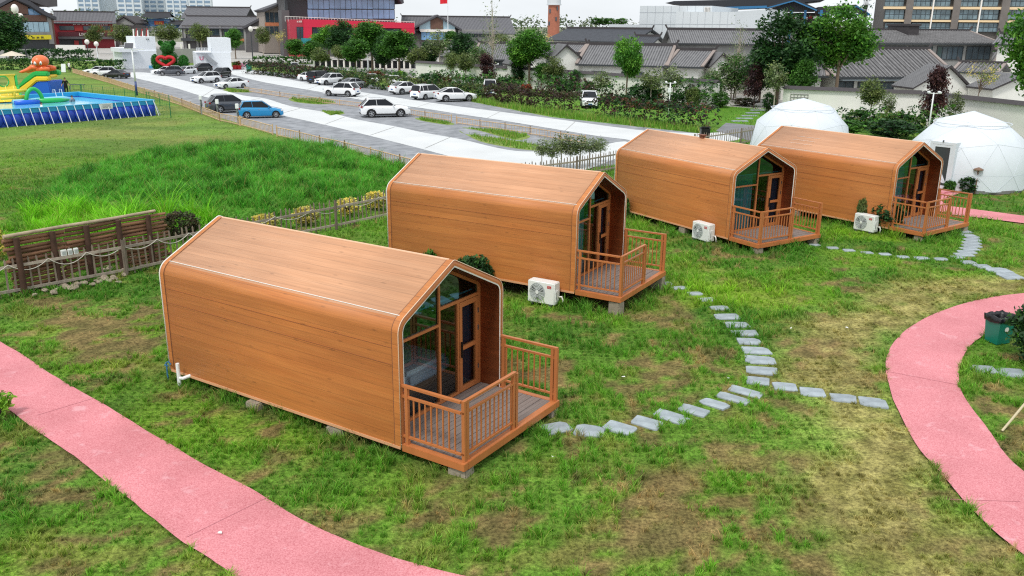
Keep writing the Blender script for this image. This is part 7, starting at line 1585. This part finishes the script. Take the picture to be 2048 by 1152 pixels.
for i,u in enumerate((1190,1203,1216,1240)): B('mid',u,100,26,14,['green bush on the flat roof of the pale hall annex, leftmost','green bush on the annex roof beside the leftmost one','green bush in the middle of the annex roof','green bush at the annex roof end by the pale hall'][i],seed=i%3,p=Vector((AT(u,60,165).x,163,0)),z=AT(u,49.5,163).z-.1)
f=Fac('market_hall','open market hall with dark roof, blue steel trusses and red stalls inside','market hall',1400,178,1640,172)
def roofslab(pts,mat,name,y0,y1): return f.poly(name,pts,mat,y0,y1)
roofslab([(1330,6),(1348,2),(1600,-4),(1650,-8),(1650,0),(1534,14),(1402,19),(1402,14)],TILEB,'roof',3,20)
f.poly('gable_roof',[(1530,17),(1588,0),(1636,21),(1636,18),(1588,-5),(1530,13)],TILEB,-4,12)
f.poly('gable_panel',[(1540,18),(1588,3),(1628,20),(1628,24),(1540,24)],FRW,-1.2,-.6)
mb=MB(); 
for a,b in(((1402,19),(1534,15)),((1402,16.5),(1534,12.5)),((1534,16),(1588,1.5)),((1588,1.5),(1634,21))):
    p=f.at(*a,-4.1); q=f.at(*b,-4.1); mb.bar((p[0],-4.1,p[1]),(q[0],-4.1,q[1]),.22)
for k in range(22): 
    u=1402+k*6; p=f.at(u,18.8-k*.18,-4.1); q=f.at(u+5,16.4-k*.18,-4.1); mb.bar((p[0],-4.1,p[1]),(q[0],-4.1,q[1]),.10)
mb.build('truss',BLF,f.t)
for u in(1532,1542,1560,1580,1608,1640): x,_=f.at(u,50,-3); mb=MB(); mb.bb(x-.22,x+.22,-3.2,-2.8,0,f.at(u,20,-3)[1]); mb.build('column',BLF,f.t)
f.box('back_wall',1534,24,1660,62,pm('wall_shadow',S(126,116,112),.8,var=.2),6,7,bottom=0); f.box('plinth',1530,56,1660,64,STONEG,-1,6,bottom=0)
for i in range(12): u=1536+i*9; f.box('stall_awning',u,32+(i%3),u+7,37+(i%3),PAINTR if i%2 else SGW,-.4,1.5)
f.poly('right_roof',[(1636,14),(1712,9),(1740,28),(1736,30),(1712,14),(1694,28),(1636,25)],TILEB,2,14); mb=MB()
for a,b in(((1636,26),(1692,28)),((1692,28),(1713,12)),((1713,12),(1740,29)),((1692,29),(1740,30))): p=f.at(*a,1.9); q=f.at(*b,1.9); mb.bar((p[0],1.9,p[1]),(q[0],1.9,q[1]),.22)
mb.build('truss',BLF,f.t); x,_=f.at(1706,40,3); mb=MB(); mb.bb(x-.15,x+.15,2.9,3.2,0,f.at(1706,28,3)[1]); mb.build('column',BLF,f.t)
f=Fac('apartment_block','beige apartment block with long rows of balcony glazing on the right skyline','apartment block',1768,156,2075,150)
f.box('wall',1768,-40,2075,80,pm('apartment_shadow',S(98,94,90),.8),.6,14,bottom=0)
piers=[(1808,1822),(1902,1916),(1998,2014)]
for k,(v0,v1) in enumerate(((-35,-13),(-8,13),(19,39),(46,64))):
    f.box('spandrel',1767+(2-k)*1.5*0,v1,2075,v1+6.5,CREAM,-.25,.6) if k<3 else None
    spans=[(1770,1808),(1823,1861),(1863,1901),(1917,1956),(1958,1997),(2015,2050)]
    for a,b in spans: f.win(a,v0,b,v1,4,2,GLA,FRA,y=.3,th=.08)
for a,b in piers: f.box('pier',a,-40,b,80,pm('pier_brown',S(112,106,102),.8,var=.15,scale=.8),-.4,.6,bottom=0)
for u in(1862,1957): f.box('column',u-1.2,-40,u+1.2,80,SGW,-.35,.5,bottom=0)
# ---- white box buildings at the car park
WBX=pm('white_cladding',S(228,232,238),.55,var=.03)
f=Fac('white_kiosk','white two-storey box kiosk with a deck and red-white poles on its roof','kiosk',246,138,314,141)
f.box('lower_block',246,102,314,137.5,WBX,0,6,bottom=0); f.box('upper_block',271,73,312,102,WBX,.2,5.5); f.box('deck',237,96,273,104,WBX,-.6,5); f.box('wave_band',298,131,314,137.5,pm('wave_blue',S(96,170,214),.5),-.06,0,bottom=0)
mb=MB(); 
for i in range(8): x,z=f.at(238+i*4.5,91); mb.bar((x,-.5,z-.6),(x,-.5,z),.05)
a=f.at(238,91.5); b=f.at(270,91.5); mb.bar((a[0],-.5,a[1]),(b[0],-.5,b[1]),.06); mb.build('railing',WBX,f.t)
for i,(u,v) in enumerate(((274,58),(278,57),(282,61),(289,58),(292,62),(299,57),(303,60))): x,z=f.at(u+(2 if i%2 else -1),v); x0,z0=f.at(u,73.5); mb=MB(); mb.bar((x0,2,z0),(x,2,z),.16); mb.build('roof_pole',PAINTR if i%2 else SGW,f.t)
f.glyphs(292,77,299,80,2,FRW,.15,9)
f=Fac('white_stair_box','white box building with outside stair, railings and a pink letter','kiosk',392,134,462,136)
f.box('lower_block',392,105,462,132,WBX,0,6,bottom=0); f.box('upper_block',422,76,462,105,WBX,.1,6); f.word('U',399,113,407,121,PINK,-.06)
mb=MB(); a=f.at(408,109); b=f.at(433,129); mb.bar((a[0],-.5,a[1]),(b[0],-.5,b[1]),.5,.5); mb.build('stair',pm('stair_shadow',S(150,154,160),.6),f.t)
mb=MB(); 
for i in range(10): x,z=f.at(393+i*3.2,96); mb.bar((x,.05,z-.8),(x,.05,z),.06)
for v in(96,100): a=f.at(392,v); b=f.at(423,v); mb.bar((a[0],.05,a[1]),(b[0],.05,b[1]),.07)
mb.build('railing',WBX,f.t); f.box('low_deck',392,104,423,106,WBX,-.3,5)
# topiary bear
p=G(339,141); t=thing('topiary_bear','green clipped topiary bear holding a red heart frame','topiary',p); s=p.length/F_PX*1.0; rs=np.random.RandomState(4)
def shell_leaves(name,blobs,n,col,size,mat=LEAF):
    P=[];
    for c,r in blobs:
        d=rs.randn(n,3); d/=np.linalg.norm(d,axis=1)[:,None]; P.append(np.array(c)+d*np.array(r))
    V,F,C=leaves(rs,np.concatenate(P),3,.05,size,col); npmesh(name,V,F,mat,C,parent=t)
    mb=MB(); 
    for c,r in blobs: mb.ball(c,[q*.93 for q in r],10,7)
    return mb
zc=lambda v:(141-v)*s
tb=[S(50,120,40),S(62,136,44),S(40,100,36)]
mb=shell_leaves('foliage',[((0,0,zc(101)),(12*s,11*s,11*s)),((-11*s,0,zc(93)),(4*s,3*s,4*s)),((11*s,0,zc(93)),(4*s,3*s,4*s)),((0,.4,zc(122)),(16*s,12*s,16*s)),((-24*s,0,zc(126)),(7*s,7*s,13*s)),((27*s,0,zc(126)),(9*s,8*s,12*s)),((-12*s,-.5,zc(136)),(10*s,9*s,7*s)),((13*s,-.5,zc(136)),(10*s,9*s,7*s))],420,tb,.09); mb.build('core',pm('topiary_core',S(44,96,36),.9),t)
mb=MB(); H=[(16*math.sin(a)**3,13*math.cos(a)-5*math.cos(2*a)-2*math.cos(3*a)-math.cos(4*a)) for a in [2*math.pi*k/30 for k in range(31)]]
mb.tube([(x*s*.95,-13*s,zc(124)+z*s*.62) for x,z in H],3.0*s,7); mb.build('heart',pm('heart_red',S(190,30,40),.7,var=.3,scale=6),t,smooth=True)
# flower pots, stands
for i,(u,v) in enumerate(((470.5,139),(479,139))):
    t=thing('flower_pot',['red flower pot beside the white stair box','red flower pot nearer the white stands'][i],'flower pot',G(u,v),0,'red flower pots'); mb=MB(); mb.tube([(0,0,0),(0,0,.65)],[.32,.42],14); mb.build('pot',pm('pot_red',S(190,34,40),.5),t); V,F,C=leaves(rs,in_ell(rs,26,(0,0,.95),(.5,.5,.35)),14,.08,.09,GREENS['red']+GREENS['mid']); npmesh('plant',V,F,LEAF,C,parent=t)
for i,(u,v) in enumerate(((488,139),(495,139.5))):
    t=thing('display_stand',['white and pink display stand by the red pots','pink and white display stand beside the dark hedge'][i],'display stand',G(u,v)); mb=MB(); mb.box((0,0,.55),(.8,.4,1.1)); mb.build('cabinet',WHT,t); mb=MB(); mb.box((0,-.21,.7),(.6,.03,.5)); mb.build('poster',pm('poster_pink',S(226,150,180),.6,var=.3,scale=3),t)
# green bin by the hedge
t=thing('recycling_bin','small green wheeled bin at the left end of the dark mixed hedge','bin',G(498.5,142)); mb=MB(); mb.box((0,0,.5),(.6,.6,.95),taper=1.15); mb.build('body',BG,t); mb=MB(); mb.box((0,0,1.0),(.74,.74,.08)); mb.build('lid',pm('lid_green',S(10,90,70),.5),t)
sheet('pavement',[(-14,122),(8,97),(24,77.5),(26.5,70),(36,58),(60,48),(260,140),(260,340),(72,338),(40,190),(-40,160)],.007,MATS.get('paving') or pm('paving',S(168,165,160),.85,var=.12,scale=.4))
# ---- plaza edge: terrace walls, steps, lamps, parasol
sheet('pavement',[(-220,165),(-40,165),(40,185),(60,210),(220,330),(-400,330)],.008,pm('paving',S(168,165,160),.85,var=.12,scale=.4))
def twall(u0,u1,v0,v1,Y,label,mat=STONEG,name='terrace_wall'):
    f=Fac(name,label,'wall',u0,Y,u1,Y+1); f.box('panel',u0,v0,u1,v1,mat,0,.6,bottom=0); return f
f=twall(313,392,97,113,160,'grey stone terrace wall with pale posts between the two white boxes')
for u in(320,333,347,362,378): f.box('post',u-1.5,88,u+1.5,98,SGW,.1,.5)
twall(112,170,90,108,188,'long pale ramp wall in front of the dark red shop',WALLW); twall(-10,110,98,113,184,'pale low wall below the yellow sign',STONEG)
hedge([(14,118),(90,118),(160,119),(178,120)],1.5,2.2,g['dark'],'dark hedge on the terrace left of the white kiosk, lamp posts behind',leaf=.2,dens=40,seed=11)
hedge([(505,128),(600,127),(660,128)],1.0,2,g['mid']+g['dark'],'low green hedge along the plaza beside the lantern tree',leaf=.2,dens=40,seed=12)
for i,(u,vb,vt,lb) in enumerate(((54,119,32,'tall dark lamp post with two white globes before the yellow sign'),(196,117,88,'white plaza post left of the white kiosk'),(178,117,84,'slim grey plaza lamp in front of the ramp wall'),(506,122,58,'dark plaza lamp with a white globe right of the stair box'),(736,140,104,'slim white lamp under the big round crown'))):
    p=G(u,vb); h=AT(u,vt,p.y).z; t=thing('plaza_lamp',lb,'street lamp',p); mb=MB(); mb.tube([(0,0,0),(0,0,h)],[.12,.07],8); mb.build('pole',PW if i in(1,4) else FRW,t); mb=MB(); mb.ball((0,0,h),(.45,.45,.5),10,7); mb.build('globe',SGW,t,smooth=True)
    if i==0: mb=MB(); mb.ball((-.9,0,h+1.2),(.7,.5,.9),10,7); mb.bar((0,0,h),(-.9,0,h+1.1),.08); mb.build('globe',SGW,t,smooth=True)
p=G(27,127); t=thing('parasol','beige parasol on the plaza at the left edge behind the hedge','parasol',p); zt=AT(27,102,p.y).z; mb=MB(); n=8; R=2.2; mb.add([(0,0,zt)]+[(R*math.cos(2*math.pi*k/n),R*math.sin(2*math.pi*k/n),zt-.75) for k in range(n)],[(0,1+k,1+(k+1)%n) for k in range(n)]); mb.build('canopy',pm('canopy_beige',S(206,196,178),.8),t); mb=MB(); mb.tube([(0,0,0),(0,0,zt)],.05,6); mb.build('pole',FRW,t)
# white-columned garden shelter behind the trees
f=Fac('garden_shelter','low dark shelter with white columns under the trees before the red band','shelter',622,150,828,148); f.box('back_wall',625,120,826,136,FRW,1,2,bottom=0); f.box('roof_slab',622,117,828,120,STONEG,-.4,2.4)
for i in range(17): f.box('column',627+i*12,120,630+i*12,138,SGW,-.2,.1,bottom=0)
# asphalt lane kerb: pale stepping slabs on the lawn by the left dome
for i in range(5):
    p=G(1480+i*9,243-i*5.5); mb=MB(); mb.box((0,0,.02),(1.3,.5,.08)); o=mb.build('lawn_slab',stM,bevel=.02); o.location=p; o.rotation_euler=(0,0,.1); props(o,['pale slab on the bright lawn, nearest the small grey road','pale slab on the bright lawn, second from the small grey road','pale slab on the bright lawn, third from the small grey road','pale slab on the bright lawn, fourth from the small grey road','pale slab on the bright lawn, farthest from the small grey road'][i],'stepping stone')
# small things on the grey road and the third cabin ridge
t=thing('vent_cowl','small brown cowl on the ridge of the middle cabin','vent',local(2,(3.05,0,ZA-.05)),CABINS[2][2]); mb=MB(); mb.box((0,0,.06),(.22,.12,.14)); mb.build('body',pm('cowl_brown',S(120,70,46),.6),t,bevel=.02); mb=MB(); mb.box((0,0,.15),(.28,.18,.03)); mb.build('cap',pm('cowl_brown',S(120,70,46),.6),t)
t=thing('wheelie_bin','narrow black bin standing by the pale fence beyond the middle cabin roof','bin',G(1408,290)); mb=MB(); mb.box((0,0,.55),(.5,.5,1.0),taper=1.12); mb.build('body',BLACK,t,bevel=.03); mb=MB(); mb.box((0,.04,1.08),(.62,.62,.07),rx=-.2); mb.build('lid',BLACK,t,bevel=.02)

# ---- distant wooded skyline seen between the roofs
rs=np.random.RandomState(77); cen=[]
for i in range(900):
    x=rs.uniform(-420,420); y=rs.uniform(430,520); h=7+5*float(vn(np.array([x]),np.array([3.]),.03,5)[0])
    for k in range(3): cen.append((x+rs.randn()*3,y+rs.randn()*3,rs.uniform(.5,h)))
V,F,C=leaves(rs,cen,9,1.6,.9,[S(96,112,84),S(84,102,76),S(110,122,92)]); props(npmesh('far_woods',V,F,LEAF,C),'dull green far-off woods on the skyline behind the buildings','woods',kind='stuff')
